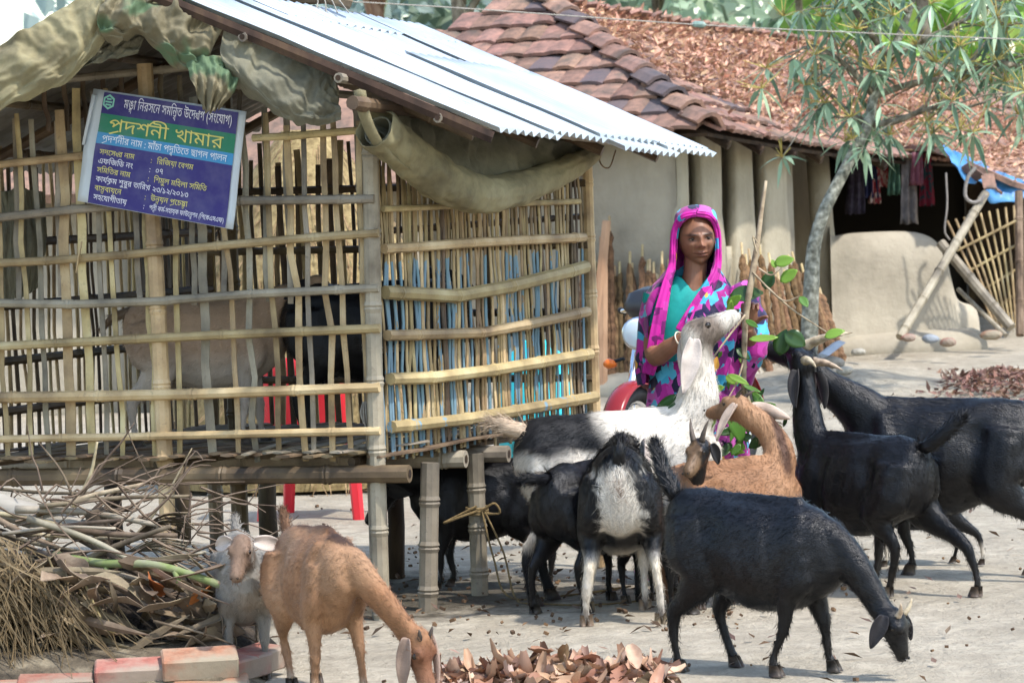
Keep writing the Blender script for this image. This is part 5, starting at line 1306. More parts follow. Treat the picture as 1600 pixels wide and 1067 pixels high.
# --- the goat seen from behind, white rump and legs
def c_rump(P, hb, hd):
    x, y, z = P.T; C = np.tile(BLACK, (len(P), 1))
    n_ = np_noise(P, 9, 4) * .035 + np_noise(P, 40, 6) * .02; put(C, sm(x + n_, -.19, -.26) * sm(np.abs(y) + n_, .085, .062) * sm(z + n_, .25, .29) * sm(z + n_ + np.abs(y) * .6, .585, .54), WHITE)
    put(C, sm(x, -.25, -.32) * sm(np.abs(y), .022, .008) * sm(z, .42, .46) * sm(z, .54, .50) * .7, np.array([.18, .08, .03]))
    leg = sm(z, .27 + .0 * x, .20); put(C, leg, WHITE * .92); put(C, sm(z, .075, .05) * .8, np.array([.18, .15, .13]))
    put(C, sm(np.abs(x + .28), .03, .0) * sm(np.abs(z - .19), .05, .02) * .5, np.array([.62, .50, .30]))
    return C
p = gr(975, 962)
goat(p, R(88), 1.06, 'black goat seen from behind with white rump and white legs', neck=((.28, 0, .54), (.37, -.02, .56), (.42, -.05, .55)), head=(.6, -.6, -.4), legs=((-.06, .05), (-.06, -.0), (.0, .05), (.0, -.05)),
     colour=c_rump, tail=(.15, -.1, .9), tail_len=.07, tail_fur=250, tuft_col=BLACK, long_fn=lambda P: sm(P[:, 0], -.22, -.30) * sm(np.abs(P[:, 1]), .1, .04) * sm(P[:, 2], .3, .4),
     ears=((-.3, 1, -.5), (-.2, -.8, -.6)), ear_col=np.array([.40, .34, .30]), hoofm='hoof_pale', nfur=15000, seed=6, fat=1.05)
# --- the white goat with a black saddle that stretches up to the woman
def c_saddle(P, hb, hd):
    x, y, z = P.T; C = np.tile(WHITE, (len(P), 1)); n_ = np_noise(P, 7, 2)
    put(C, sm(z + n_ * .05, .455, .50) * sm(x + n_ * .05, .0, -.09), BLACK)
    put(C, sm(np_noise(P, 5, 7), .15, .4) * .5 * (x < 0) * (z < .44), np.array([.30, .20, .12]))
    put(C, sm(z, .20, .16), BLACK * 1.5)
    t, d = axis(P, hb, hb + hd * .2); put(C, sm(np.abs(t - .25), .38, .12) * sm(np.abs(y), .012, .03) * .9 * (d < .1), np.array([.13, .09, .065]))
    put(C, sm(t, .85, .98) * .85 * (d < .1), np.array([.10, .085, .08])); return C
p = gr(975, 935)
GE = goat(p, R(9), 1.19, 'white goat with black saddle stretching its head up to the leaves', neck=((.255, 0, .60), (.275, -.01, .72), (.262, -.02, .83)), head=(.80, .05, .60), head_up=(-.4, 0, 1),
     legs=((.03, 0), (-.03, 0), (.02, .0), (-.06, .02)), colour=c_saddle, tail=(-.9, .1, .25), tail_len=.08, tail_fur=600, tail_w=.03, tuft_col=np.array([.55, .42, .30]),
     ears=((.1, .3, -1, 'w'), (-.22, -.30, -1, 'w')), head_size=.95, ear_size=(.19, .040), ear_col=np.array([.62, .54, .48]), glossy=False, nfur=12000, seed=7)
# --- the black goat squeezed beside it, tail to the left
p = gr(935, 948)
goat(p, R(52), .92, 'black goat with flicked tail half hidden behind the white-rumped goat', neck=((.28, 0, .52), (.38, 0, .50), (.45, 0, .46)), head=(.8, 0, -.6), legs=((0, 0), (0, 0), (-.03, .04), (.06, 0)),
     colour=lambda P, hb, hd: (lambda C: (put(C, sm(np.linalg.norm(P - np.array([-.08, .13, .36]), axis=1), .06, .03), WHITE), C)[1])(np.tile(BLACK, (len(P), 1))),
     tail=(-1, .3, -.1), tail_len=.12, tail_fur=900, nfur=9000, seed=8)
# --- brown goat in the middle
def c_brown2(P, hb, hd):
    x, y, z = P.T; C = np.tile(BROWN * 1.12, (len(P), 1)); put(C, sm(np_noise(P, 3, 5), -.1, .5) * .45, TAN)
    put(C, sm(x, -.27, -.33) * sm(z, .36, .42) * .9, WHITE); t, d = axis(P, np.array([.235, 0, .50]), np.array([.275, 0, .66])); put(C, sm(np.abs(x - .245), .035, .012) * sm(z, .50, .56) * .9, np.array([.05, .02, .012]))
    put(C, sm(z, .24, .16) * .6, np.array([.10, .05, .03])); return C
p = gr(1146, 948)
goat(p, R(28), .91, 'light brown goat in the middle of the herd with raised head', neck=((.25, 0, .60), (.22, .04, .715), (.125, .09, .80)), head=(-.35, .90, .05), head_up=(.1, .2, 1), colour=c_brown2,
     tail=(-.8, .2, .3), tail_len=.08, tuft_col=WHITE, ears=((-.71, .15, -.7, 'w'), (.84, -.45, -.25, 'w')), ear_size=(.17, .036), ear_col=np.array([.50, .38, .30]), horns=(.045, .010, 'horn_dark', .35, 1), glossy=False, nfur=11000, seed=9, fat=1.1)
# --- small black goat with dark horns in front of it
def c_hornface(P, hb, hd):
    C = np.tile(BLACK, (len(P), 1)); t, d = axis(P, hb, hb + hd * .2); put(C, sm(np.abs(P[:, 1]), .02, .04) * (d < .09) * .6, np.array([.25, .15, .08])); return C
p = gr(1040, 948)
goat(p, R(-63), .80, 'small black goat with dark horns wedged among the herd', neck=((.26, 0, .58), (.32, .01, .69), (.36, .02, .765)), head=(.35, -.75, -.5), colour=c_hornface, horns=(.085, .014, 'horn_dark', .3, 1.1), nfur=6000, seed=10,
     tail=(-.3, 0, 1), legs=((.0, 0), (.0, 0), (0, 0), (0, 0)), ears=((-.1, .6, -1, 'w'), (-.1, -.6, -1, 'w')), ear_size=(.12, .03))
# --- black goat seen three-quarter from behind at right
p = gr(1352, 924)
goat(p, R(131), 1.0, 'black goat with pale horns reaching up, seen from behind at right', neck=((.26, 0, .585), (.30, -.015, .72), (.325, -.03, .845)), head=(.55, -.16, .80), head_up=(-.8, 0, .5), legs=((0, 0), (0, 0), (.06, 0), (-.22, -.03)),
     colour=c_black(), tail=(-.75, -.35, .6), tail_len=.17, tail_fur=1300, tail_w=.026, ears=((-.1, .5, -1, 'w'), (-.1, -.5, -1, 'w')), ear_size=(.15, .036), ear_col=np.array([.04, .035, .035]), horns=(.10, .020, 'horn_pale', .35, .8), nfur=14000, seed=11)
# --- big black goat at far right
p = gr(1478, 903)
goat(p, R(164), 1.17, 'long black goat at far right with pale horns stretching leftwards to feed', neck=((.29, 0, .59), (.39, .0, .66), (.465, 0, .745)), head=(.84, .0, .40), head_up=(-.3, 0, 1), legs=((.04, 0), (-.06, 0), (-.10, .02), (-.03, 0)),
     colour=c_black(), tail=(-.8, 0, .3), ears=((-.05, .25, -1, 'w'), (-.05, -.5, -1, 'w')), ear_size=(.17, .040), ear_col=np.array([.10, .08, .075]), horns=(.12, .020, 'horn_pale', .30, .7), nfur=15000, seed=12)
# --- kid behind its legs
p = gr(1432, 882)
goat(p, R(170), .66, 'black kid standing behind the legs of the long black goat', neck=((.27, 0, .58), (.34, 0, .66), (.39, 0, .70)), head=(.9, 0, -.3), colour=lambda P, hb, hd: (lambda C: (put(C, sm(P[:, 2], .16, .08) * (P[:, 1] > 0), WHITE * .8), C)[1])(np.tile(BLACK, (len(P), 1))), nfur=4000, seed=13,
     legs=((0, 0), (0, 0), (-.16, 0), (.02, 0)))
# --- goats in the hut
p = A + FD * .98 + SD * .48 + V(0, 0, FLOOR + .008)
def c_grey(P, hb, hd):
    C = np.tile(np.array([.42, .29, .19]), (len(P), 1)); put(C, sm(P[:, 2], .42, .28) * .7, np.array([.62, .57, .50])); put(C, sm(np.abs(P[:, 1]), .03, .01) * sm(P[:, 2], .54, .58) * .7, np.array([.05, .04, .03])); return C
goat(p, R(-4), .97, 'grey brown goat standing inside the hut behind the slats', neck=((.28, 0, .56), (.37, 0, .60), (.44, 0, .62)), head=(.9, 0, -.4), colour=c_grey, legs=((.02, 0), (-.04, 0), (.05, 0), (-.04, 0)), glossy=False, nfur=6000, seed=14, tail=(-.6, 0, -.5))
p = A + FD * .36 + SD * .60 + V(0, 0, FLOOR + .008)
goat(p, R(-8), 1.02, 'black goat standing inside the hut by the corner', neck=((.25, .06, .55), (.26, .17, .58), (.20, .26, .60)), head=(-.6, .7, -.3), colour=c_black(), nfur=6000, seed=15, tail=(-.6, 0, -.5))
# --- goat under the floor
p = gr(758, 918)
goat(p, R(176), .86, 'black goat sheltering under the hut floor between the stilts', neck=((.28, 0, .52), (.37, 0, .50), (.43, 0, .46)), head=(.7, .1, -.7), colour=c_black(), nfur=6000, seed=16, tail=(-.7, 0, .3), legs=((.02, 0), (-.03, 0), (.03, 0), (-.05, 0)))
# ================================================================== the woman
def person():
    W0 = at(1088, 500, 12.75); W0.z = 0
    t = thing('person', W0, 'person in a pink, blue and navy patterned sari holding a leafy branch', 'person')
    s = FPX / 12.75                                         # pixels per metre there
    def w(px, py, dy=0.0):                                   # photograph position at her distance, local coordinates
        p = at(px, py, 12.75 + dy); return p - W0
    # ---- head: a grid pushed into features. local head axes: face towards -Y
    HCn = w(1089, 372, 0.0); hw, hh, hdp = .076, .111, .095
    rows = []; nu, nv = 72, 64
    def bump_(th, ph, t0, p0, a, b): return math.exp(-((th - t0) / a) ** 2 - ((ph - p0) / b) ** 2)
    for j in range(nv + 1):
        ph = (j / nv - .5) * math.pi; row = []
        for i in range(nu):
            th = i / nu * 2 * math.pi - math.pi               # 0 = front
            x = math.sin(th) * math.cos(ph); y = -math.cos(th) * math.cos(ph); z = math.sin(ph)
            X, Y, Z = x * hw, y * hdp, z * hh
            jaw = max(0, -z - .1); X *= 1 - .25 * jaw ** 1.3
            if y < 0: Y *= 1 - .10 * abs(z) ** 2
            fz = Z / hh; fx = X / hw; front = max(0, -y)
            d = 0
            g = lambda cx, cz, sx, sz: math.exp(-((fx - cx) / sx) ** 2 - ((fz - cz) / sz) ** 2) * (1 if front > .1 else 0)
            d += .0235 * g(0, -.20, .15, .10) + .012 * g(0, -.04, .10, .16) + .005 * g(0, .10, .12, .1)   # nose
            d += .008 * g(.17, -.24, .09, .06) + .008 * g(-.17, -.24, .09, .06)
            d -= .0135 * (g(.42, .03, .24, .095) + g(-.42, .03, .24, .095))                                   # eye hollows
            d += .0065 * (g(.42, .02, .15, .06) + g(-.42, .02, .15, .06))
            d += .006 * (g(.42, .17, .30, .06) + g(-.42, .17, .30, .06))                                   # brows
            d += .007 * (g(.60, -.20, .22, .16) + g(-.60, -.20, .22, .16))                                 # cheek bones
            d += .009 * g(0, -.475, .26, .055) + .008 * g(0, -.585, .22, .06) - .006 * g(0, -.525, .34, .022)    # lips
            d -= .005 * g(0, -.395, .05, .05) + .006 * g(0, -.68, .3, .05); d += .010 * g(0, -.86, .26, .12)             # philtrum, chin
            d -= .004 * (g(.33, -.36, .07, .16) + g(-.33, -.36, .07, .16))
            row.append(V(X, Y - d, Z))
        rows.append(row)
    tilt = Euler((R(4), R(-3), R(6))).to_matrix()
    rows = [[tilt @ p + HCn for p in r_] for r_ in rows]
    mb = MB(); mb.grid(rows, True)
    # neck, shoulders and trunk
    nk = w(1085, 430); ch = w(1085, 470)
    mb.tube([HCn + V(0, .02, -.03), w(1087, 408, .02), w(1086, 425, .02), w(1084, 445, .02), w(1083, 462, .02)], [(.050, .055), (.048, .053), (.047, .052), (.052, .056), (.075, .065)], 18, up=(0, 1, 0))
    tr = [(455, .10, .065), (463, .150, .08), (480, .175, .095), (520, .165, .105), (570, .155, .110), (620, .150, .110), (680, .17, .12), (760, .175, .13), (840, .15, .12), (900, .13, .10)]
    rws = []
    for y_, a_, b_ in tr:
        c = w(1084, y_, .03); rws.append([c + V(a_ * math.cos(k / 24 * 2 * math.pi), b_ * math.sin(k / 24 * 2 * math.pi), 0) for k in range(24)])
    o0 = mb.grid(rws, True); mb.f.append(tuple(o0 + k for k in range(24))); mb.f.append(tuple(o0 + (len(rws) - 1) * 24 + k for k in reversed(range(24))))
    # her right arm (left in the picture): shoulder, elbow, wrist at the goat's throat
    def arm(P, Rr): mb.tube(spline(P, 18), [interp(np.linspace(0, 1, len(Rr)), Rr, i / 17) for i in range(18)], 14)
    r_el, r_wr = w(1024, 556, -.12), w(1070, 527, -.24)
    arm([w(1030, 470, .03), w(1024, 510, .02), r_el, w(1046, 543, -.19), r_wr], [.052, .047, .040, .036, .025])
    l_el, l_wr = w(1172, 545, -.02), w(1168, 512, -.14)
    arm([w(1146, 468, .03), w(1162, 505, .02), l_el, w(1172, 530, -.09), l_wr], [.052, .047, .040, .034, .024])
    # hands: palm and five bent fingers
    def hand(wr, d, nrm, sg, curl, L=.17, grip=None):
        d = d.normalized(); sd = d.cross(nrm).normalized() * sg; nrm = sd.cross(d) * sg
        pc = wr + d * .045; mb.tube([wr - d * .01, wr + d * .02, pc, wr + d * .085], [(.024, .018), (.032, .017), (.038, .016), (.034, .013)], 12, up=nrm)
        for k, (off, ln) in enumerate(((-.029, .066), (-.010, .076), (.010, .071), (.028, .056))):
            b_ = wr + d * .080 + sd * off; P = [b_]; a_ = curl * .3; dr = d
            for q in range(3):
                dr = d * math.cos(a_) - nrm * math.sin(a_); P.append(P[-1] + dr * (ln / 3 * 1.1)); a_ += curl
            mb.tube(spline(P, 8), [.0088, .0088, .0084, .008, .0078, .0073, .0068, .005], 8)
        b_ = wr + d * .025 - sd * .030; th_ = (d * .75 - sd * .65 - nrm * .35).normalized(); mb.tube(spline([b_, b_ + th_ * .03, b_ + th_ * .052 - nrm * .012, b_ + (th_ * .066) - nrm * .026], 7), [.011, .0105, .0098, .009, .0088, .008, .005], 8)
    hand(r_wr, w(1104, 512, -.24) - r_wr, V(.1, -.8, .5), 1, .35)
    hand(l_wr, w(1171, 482, -.17) - l_wr, V(.0, .9, .1), 1, .95)
    body = remesh(mb, .0036, 2, .4)
    P = verts_np(body).astype(np.float64); q_ = (P - np.array(HCn)) @ np.array(tilt); fx_, fz_ = q_[:, 0] / hw, q_[:, 2] / hh; ok_ = (q_[:, 1] < -.045) & (np.abs(fx_) < 1) & (np.abs(fz_) < 1.05)
    g2 = lambda cx, cz, sx, sz: np.exp(-((fx_ - cx) / sx) ** 2 - ((fz_ - cz) / sz) ** 2) * ok_
    dd_ = .0045 * g2(0, -.475, .30, .04) + .005 * g2(0, -.585, .26, .045) - .0065 * g2(0, -.528, .38, .018) + .004 * (g2(.19, -.245, .06, .05) + g2(-.19, -.245, .06, .05)) + .005 * g2(0, -.2, .11, .08) - .003 * (g2(.36, -.33, .05, .12) + g2(-.36, -.33, .05, .12)) + .004 * (g2(.40, .165, .26, .045) + g2(-.40, .165, .26, .045)) - .003 * g2(0, .20, .04, .06)
    P -= dd_[:, None] * (np.array(tilt) @ np.array([0, 1, 0]))[None, :]; body.vertices.foreach_set('co', P.astype(np.float32).ravel()); body.update()
    P = verts_np(body); skin = np.array([.25, .115, .066]); C = np.tile(skin, (len(P), 1)); C *= (1 + .18 * np_noise(P, 14))[:, None]; C *= (1 + .12 * np_noise(P, 60))[:, None]
    hl = (P - np.array(HCn)); ti = np.array(tilt.transposed()); hl = hl @ ti.T; fx, fz = hl[:, 0] / hw, hl[:, 2] / hh; fr = hl[:, 1] < -.04
    def G(cx, cz, sx, sz): return np.exp(-((fx - cx) / sx) ** 2 - ((fz - cz) / sz) ** 2) * fr
    put(C, np.clip(G(0, -.475, .30, .045) + G(0, -.58, .26, .05), 0, 1) * .7, np.array([.15, .045, .04]))
    put(C, np.clip(G(0, -.528, .34, .012), 0, 1) * .8, np.array([.05, .018, .015]))
    for sg in (-1, 1):
        put(C, np.clip(G(sg * .42, .185, .28, .042) * 1.5, 0, 1) * .9, np.array([.015, .01, .008])); put(C, np.clip(G(sg * .42, .03, .25, .11), 0, 1) * .62, np.array([.085, .036, .024])); put(C, np.clip(G(sg * .13, -.265, .05, .025), 0, 1) * .8, np.array([.05, .02, .014]))  # dark tone round the eyes paints the shade of their hollows
    hair = (hl[:, 2] > hh * (.90 - .2 * np.clip(np.abs(fx) - .5, 0, 1))) | (hl[:, 1] > .015) & (hl[:, 2] > -.06); put(C, hair.astype(float) * (np.linalg.norm(hl, axis=1) < .16), np.array([.012, .009, .008]))
    set_col(body, np.clip(C, .004, 1), 'coat')
    m = NT('skin'); a_ = m.new('ShaderNodeAttribute', attribute_name='coat').outputs['Color']; m.bump(m.noise(m.coord('Object'), 180, 3), .15, .002); m.out(a_, .48, .4)
    m.p.inputs['Subsurface Weight'].default_value = .08; m.p.inputs['Subsurface Radius'].default_value = (.01, .004, .002)
    finish('body', body, m.m, t, True)
    wht = NT('eye_white').out('#a89c90', .25, .5); drk = NT('iris').out((.012, .008, .006), .1, .6)  # whites greyed so that their shade sits in the colour
    for sg in (-1, 1):
        c = tilt @ V(sg * .42 * hw, -.0745, .030 * hh) + HCn
        mb = MB(); rws = []
        for j in range(9):
            p_ = (j / 8 - .5) * math.pi; rws.append([c + tilt @ V(.0135 * math.cos(p_) * math.cos(q * math.pi / 6), .0098 * math.cos(p_) * math.sin(q * math.pi / 6), .0050 * math.sin(p_)) for q in range(12)])
        mb.grid(rws, True); e = local(mb, 'eye', wht, t)
        mb = MB(); mb.tube([c + tilt @ V(.0008, -.0078, .0003), c + tilt @ V(.0008, -.0108, .0003)], [.0060, .0048], 12); local(mb, 'iris', drk, e)
        mb = MB(); mb.tube([c + tilt @ V(-.0145, -.0055, .001), c + tilt @ V(-.005, -.0115, .0052), c + tilt @ V(.005, -.0115, .0052), c + tilt @ V(.0145, -.0055, .001)], [(.0012, .0022)] * 4, 6); local(mb, 'eyelid', M['lid'], t)
    # ---- bangle
    mb = MB(); ax = (r_wr - w(1046, 543, -.19)).normalized(); c = r_wr - ax * .02; u_ = ax.cross(V(0, 0, 1)).normalized(); v_ = ax.cross(u_)
    mb.tube([c + u_ * (.034 * math.cos(a)) + v_ * (.034 * math.sin(a)) for a in np.linspace(0, 2 * math.pi, 26)], .0032, 7, False); local(mb, 'bangle', M['bangle'], t)
    # ---- blouse
    rws = []
    for y_, a_, b_ in ((430, .070, .066), (443, .115, .080), (462, .172, .093), (482, .188, .107), (520, .178, .116), (560, .170, .120), (590, .168, .12)):
        c = w(1084, y_, .03); row = []
        for k in range(40):
            an = k / 40 * 2 * math.pi; p_ = c + V(a_ * math.cos(an), b_ * math.sin(an) + .004 * nz(k * .5, y_ * .05), .004 * nz(k, y_))
            fr_ = max(0, -math.sin(an)) ** 6
            if y_ < 470: p_.z -= .060 * fr_ * (470 - y_) / 40 if y_ < 456 else .02 * fr_
            row.append(p_)
        rws.append(row)
    mb = MB(); mb.grid(rws, True); o = local(mb, 'blouse', M['blouse'], t, True); solid_sub(o)
    mb = MB(); mb.tube(spline([w(1028, 462, .02), w(1022, 490, .02), w(1020, 520, .015), w(1021, 530, -.02)], 10), [.060, .058, .054, .052, .052, .051, .050, .049, .048, .047], 16, False); local(mb, 'sleeve', M['blouse'], t, True)
    # ---- sari: skirt with pleats
    rws = []
    for j, (y_, a_, b_) in enumerate(((560, .182, .135), (600, .182, .14), (650, .20, .15), (700, .215, .16), (760, .225, .17), (820, .23, .175), (880, .235, .18), (902, .235, .18))):
        c = w(1086, y_, .03); row = []
        for k in range(72):
            an = k / 72 * 2 * math.pi; f_ = 1 + (.030 + .012 * j) * math.sin(k * 1.05 + .4 * math.sin(j)) * (.5 + .5 * nz(k * .2, 3)) + .02 * nz(k * .35, j * .4)
            row.append(c + V(a_ * f_ * math.cos(an), b_ * f_ * math.sin(an), 0))
        rws.append(row)
    mb = MB(); mb.grid(rws, True); solid_sub(local(mb, 'sari_skirt', M['sari'], t, True))
    # ---- sari: veil over the head, falling over her right shoulder and arm; bounded by the face
    def row_z(zc, halfw, depth, open_l, open_r, cx=0., cy=0., ripple=.004, n=44, flare=1.0, seed=0):
        out = []
        for k in range(n):
            u = k / (n - 1); an = lerp(-math.pi / 2 + open_l, 3 * math.pi / 2 - open_r, u)  # from front-left around the back? see below
            out.append((an, u))
        return out
    # rows: (photo y, centre px, half width px, half depth m, left edge angle, right edge angle) angles measured from straight ahead, degrees
    RW = [(320, 1087, 3, .008, -4, -4, .0), (322.5, 1087, 18, .060, -4, -4, .003), (329, 1087, 28, .096, -2, -2, .003), (337, 1087, 33, .112, 8, 8, .003), (347, 1087, 35, .116, 46, 44, .004), (365, 1087, 33.5, .114, 60, 58, .004), (390, 1087, 34, .112, 62, 58, .004), (412, 1085, 36, .112, 57, 51, .006), (430, 1081, 46, .118, 40, 34, .010), (446, 1078, 60, .120, 48, 30, .012),
          (462, 1079, 72, .130, 50, 22, .012), (485, 1080, 80, .140, 52, 14, .012), (515, 1082, 86, .145, 54, 6, .014), (545, 1083, 88, .150, 56, 2, .016), (575, 1084, 88, .15, 60, 4, .018), (600, 1084, 84, .15, 66, 10, .02)]
    rws = []; n = 64
    for j, (y_, cx, hwp, dep, al, ar, rip) in enumerate(RW):
        c = w(cx, y_, .015); a_ = hwp / s; row = []
        for k in range(n):
            u = k / (n - 1); an = lerp(R(al), 2 * math.pi - R(ar), u)      # 0 = straight ahead, growing to picture-left, round the back
            q = rip * (math.sin(an * 9 + j * .5) * .5 + nz(k * .3, j * .45, 3) * 1.3)
            x = -math.sin(an) * (a_ + q); y = -math.cos(an) * (dep + q)
            zz = 0.0
            if j > 6: zz = .012 * nz(k * .3, j, 8)
            row.append(c + V(x, y, zz))
        rws.append(row)
    mb = MB(); mb.grid(rws); o = local(mb, 'sari_veil', M['sari'], t, True); solid_sub(o)
    # hem band: brighter border along the face edge
    def band(pts, wd, m, name, up=.0, nn=40, fold=.0):
        q = spline(pts, nn); L_ = []; M_ = []; R_ = []
        for i, p in enumerate(q):
            tg = (q[min(i + 1, nn - 1)] - q[max(i - 1, 0)]).normalized(); sd = tg.cross(V(0, -1, 0)).normalized(); ww = wd if not hasattr(wd, '__len__') else interp(np.linspace(0, 1, len(wd)), wd, i / (nn - 1))
            row = [p + sd * (ww * x) + V(0, -.006 * (1 - x * x) + fold * math.sin(x * 7 + i * .15) + .006 * nz(i * .3, x * 2), 0) for x in np.linspace(-1, 1, 9)]
            L_.append(row)
        mb = MB(); mb.grid(L_); return solid_sub(local(mb, name, m, t, True))
    F = lambda x, y, d: w(x, y, d)
    band([F(1088, 334, -.118), F(1066, 339, -.104), F(1054, 358, -.072), F(1051, 388, -.066), F(1050, 415, -.07), F(1042, 445, -.095), F(1033, 485, -.115), F(1026, 525, -.12), F(1019, 560, -.11), F(1012, 585, -.095)], [.012, .013, .012, .012, .015, .020, .026, .030, .030, .026], M['sari_pink'], 'sari_border', fold=.003)
    band([F(1088, 334, -.118), F(1110, 339, -.104), F(1121, 360, -.072), F(1123, 390, -.066), F(1122, 414, -.075), F(1116, 432, -.100), F(1104, 455, -.122), F(1086, 485, -.140), F(1066, 520, -.145)], [.012, .013, .012, .012, .014, .020, .026, .030, .034], M['sari_pink'], 'sari_border', fold=.004)
    # folds across the breast from her left shoulder
    band([F(1128, 440, -.09), F(1112, 468, -.128), F(1096, 500, -.148), F(1085, 535, -.15), F(1070, 570, -.14)], [.050, .060, .060, .055, .045], M['sari'], 'sari_fold', fold=.006)
    band([F(1145, 452, -.06), F(1138, 480, -.11), F(1130, 515, -.135), F(1120, 560, -.14), F(1105, 600, -.13)], [.05, .058, .06, .06, .06], M['sari'], 'sari_fold', fold=.006)
    # cloth over her left arm
    mb = MB(); q = spline([w(1146, 452, .02), w(1160, 475, .0), w(1174, 510, -.03), w(1176, 540, -.05), w(1170, 560, -.03), w(1160, 600, .0)], 22)
    rad = [interp([0, .2, .5, .75, 1], [.066, .074, .066, .06, .035], i / 21) * (1 + .12 * math.sin(i * 1.9)) for i in range(22)]; mb.tube(q, rad, 20, False); solid_sub(local(mb, 'sari_sleeve', M['sari'], t, True))
    return t, W0
def local(mb, name, m, parent, smooth=True):               # vertices already relative to the thing
    me = bpy.data.meshes.new(name); me.from_pydata([tuple(v) for v in mb.v], [], mb.f); return finish(name, me, m, parent, smooth)
def solid_sub(o):
    solidify(o, .003); sb = o.modifiers.new('s', 'SUBSURF'); sb.levels = 1; sb.render_levels = 1; return o
def sari_mat():
    t = NT('sari_print'); v = t.coord('Object'); wv = t.new('ShaderNodeVectorMath', operation='ADD'); n_ = t.new('ShaderNodeTexNoise'); n_.inputs['Scale'].default_value = 6; t.link(v, n_.inputs['Vector'])
    sc = t.new('ShaderNodeVectorMath', operation='SCALE'); sc.inputs['Scale'].default_value = .07; t.link(n_.outputs['Color'], sc.inputs[0]); t.link(v, wv.inputs[0]); t.link(sc.outputs[0], wv.inputs[1])
    def cells(scale, stretch, rot):
        mp = t.new('ShaderNodeMapping'); mp.inputs['Scale'].default_value = stretch; mp.inputs['Rotation'].default_value = rot; t.link(wv.outputs[0], mp.inputs[0])
        q = t.new('ShaderNodeTexVoronoi'); q.distance = 'CHEBYCHEV'; q.inputs['Scale'].default_value = scale; q.inputs['Randomness'].default_value = .75; t.link(mp.outputs[0], q.inputs['Vector'])
        sp = t.new('ShaderNodeSeparateColor'); t.link(q.outputs['Color'], sp.inputs[0]); return sp.outputs
    a = cells(15, (1, .5, 1.0), (0, .5, .3)); b = cells(38, (1, .5, .6), (0, .5, .2))
    base = t.ramp(a[0], [(0, '#b3258f'), (.26, '#3aa0c4'), (.50, '#c04fa6'), (.64, '#221c48'), (.80, '#a01f80')], 'CONSTANT')
    det = t.ramp(b[1], [(0, '#1a1638'), (.25, '#c03aa0'), (.45, '#4fb0d0'), (.68, '#7a1f70'), (.95, '#dba040')], 'CONSTANT')
    mk = t.math('GREATER_THAN', b[2], .62); c = t.mix(mk, base, det); t.bump(t.noise(v, 300, 2), .15, .001); t.out(c, .65, .3)
    t.p.inputs['Sheen Weight'].default_value = .2; return t.m
M['sari'] = sari_mat()
def pink():
    t = NT('sari_border_print'); v = t.coord('Object'); q = t.new('ShaderNodeTexVoronoi'); q.distance = 'CHEBYCHEV'; q.inputs['Scale'].default_value = 26; t.link(v, q.inputs['Vector']); sp = t.new('ShaderNodeSeparateColor'); t.link(q.outputs['Color'], sp.inputs[0])
    c = t.ramp(sp.outputs[0], [(0, '#c42495'), (.50, '#a81f84'), (.72, '#6f1860'), (.84, '#3a9cc4'), (.92, '#c03a9c')], 'CONSTANT'); t.bump(t.noise(v, 300, 2), .15, .001); return t.out(c, .6, .3)
M['sari_pink'] = pink()
M['blouse'] = pm('blouse_teal', ['#14807e', '#1c9a94', '#2aa8a0'], 9, rough=.7, rand=0, bump=.2)
M['bangle'] = NT('bangle').out('#d8c8b0', .3, .5); M['lid'] = NT('eyelid').out((.05, .022, .015), .5, .3)
PERSON, PW = person()
# ================================================================== the leafy branch in her hand
M['leaf_dark'] = leafmat('leaf_dark', '#22401f', '#3a5c2c', .2, .02, .3, .2); M['leaf_bright'] = leafmat('leaf_bright', '#6d9f3a', '#9cc35c', .15, .02, .35, .5)
M['leaf_mid'] = leafmat('leaf_mid', '#3f6a2a', '#5d8d3c', .2, .02, .35, .35)
M['twig'] = pm('twig', ['#6b5c48', '#9a8a70', '#b5a68a'], 20, rough=.85)
def oval(p, tip, wr, m, parent, nrm=None, cup=.2, name='leaf', bend=0.0):
    d = tip - p; L = d.length; d.normalize(); nm = nrm or V(.1, -1, .35); nm = (nm - d * nm.dot(d)).normalized(); sd = d.cross(nm); rows = []
    for i in range(8):
        u = i / 7; w_ = L * wr * math.sin(math.pi * (u ** .85) * .97 + .03) ** .8; c = p + d * (L * u) - nm * (bend * L * u * u)
        rows.append([c + sd * (w_ * x) + nm * (cup * w_ * x * x) for x in (-1, -.5, 0, .5, 1)])
    mb = MB(); mb.grid(rows); o = mb.build(name, m, parent, smooth=True); solidify(o, .0008); return o
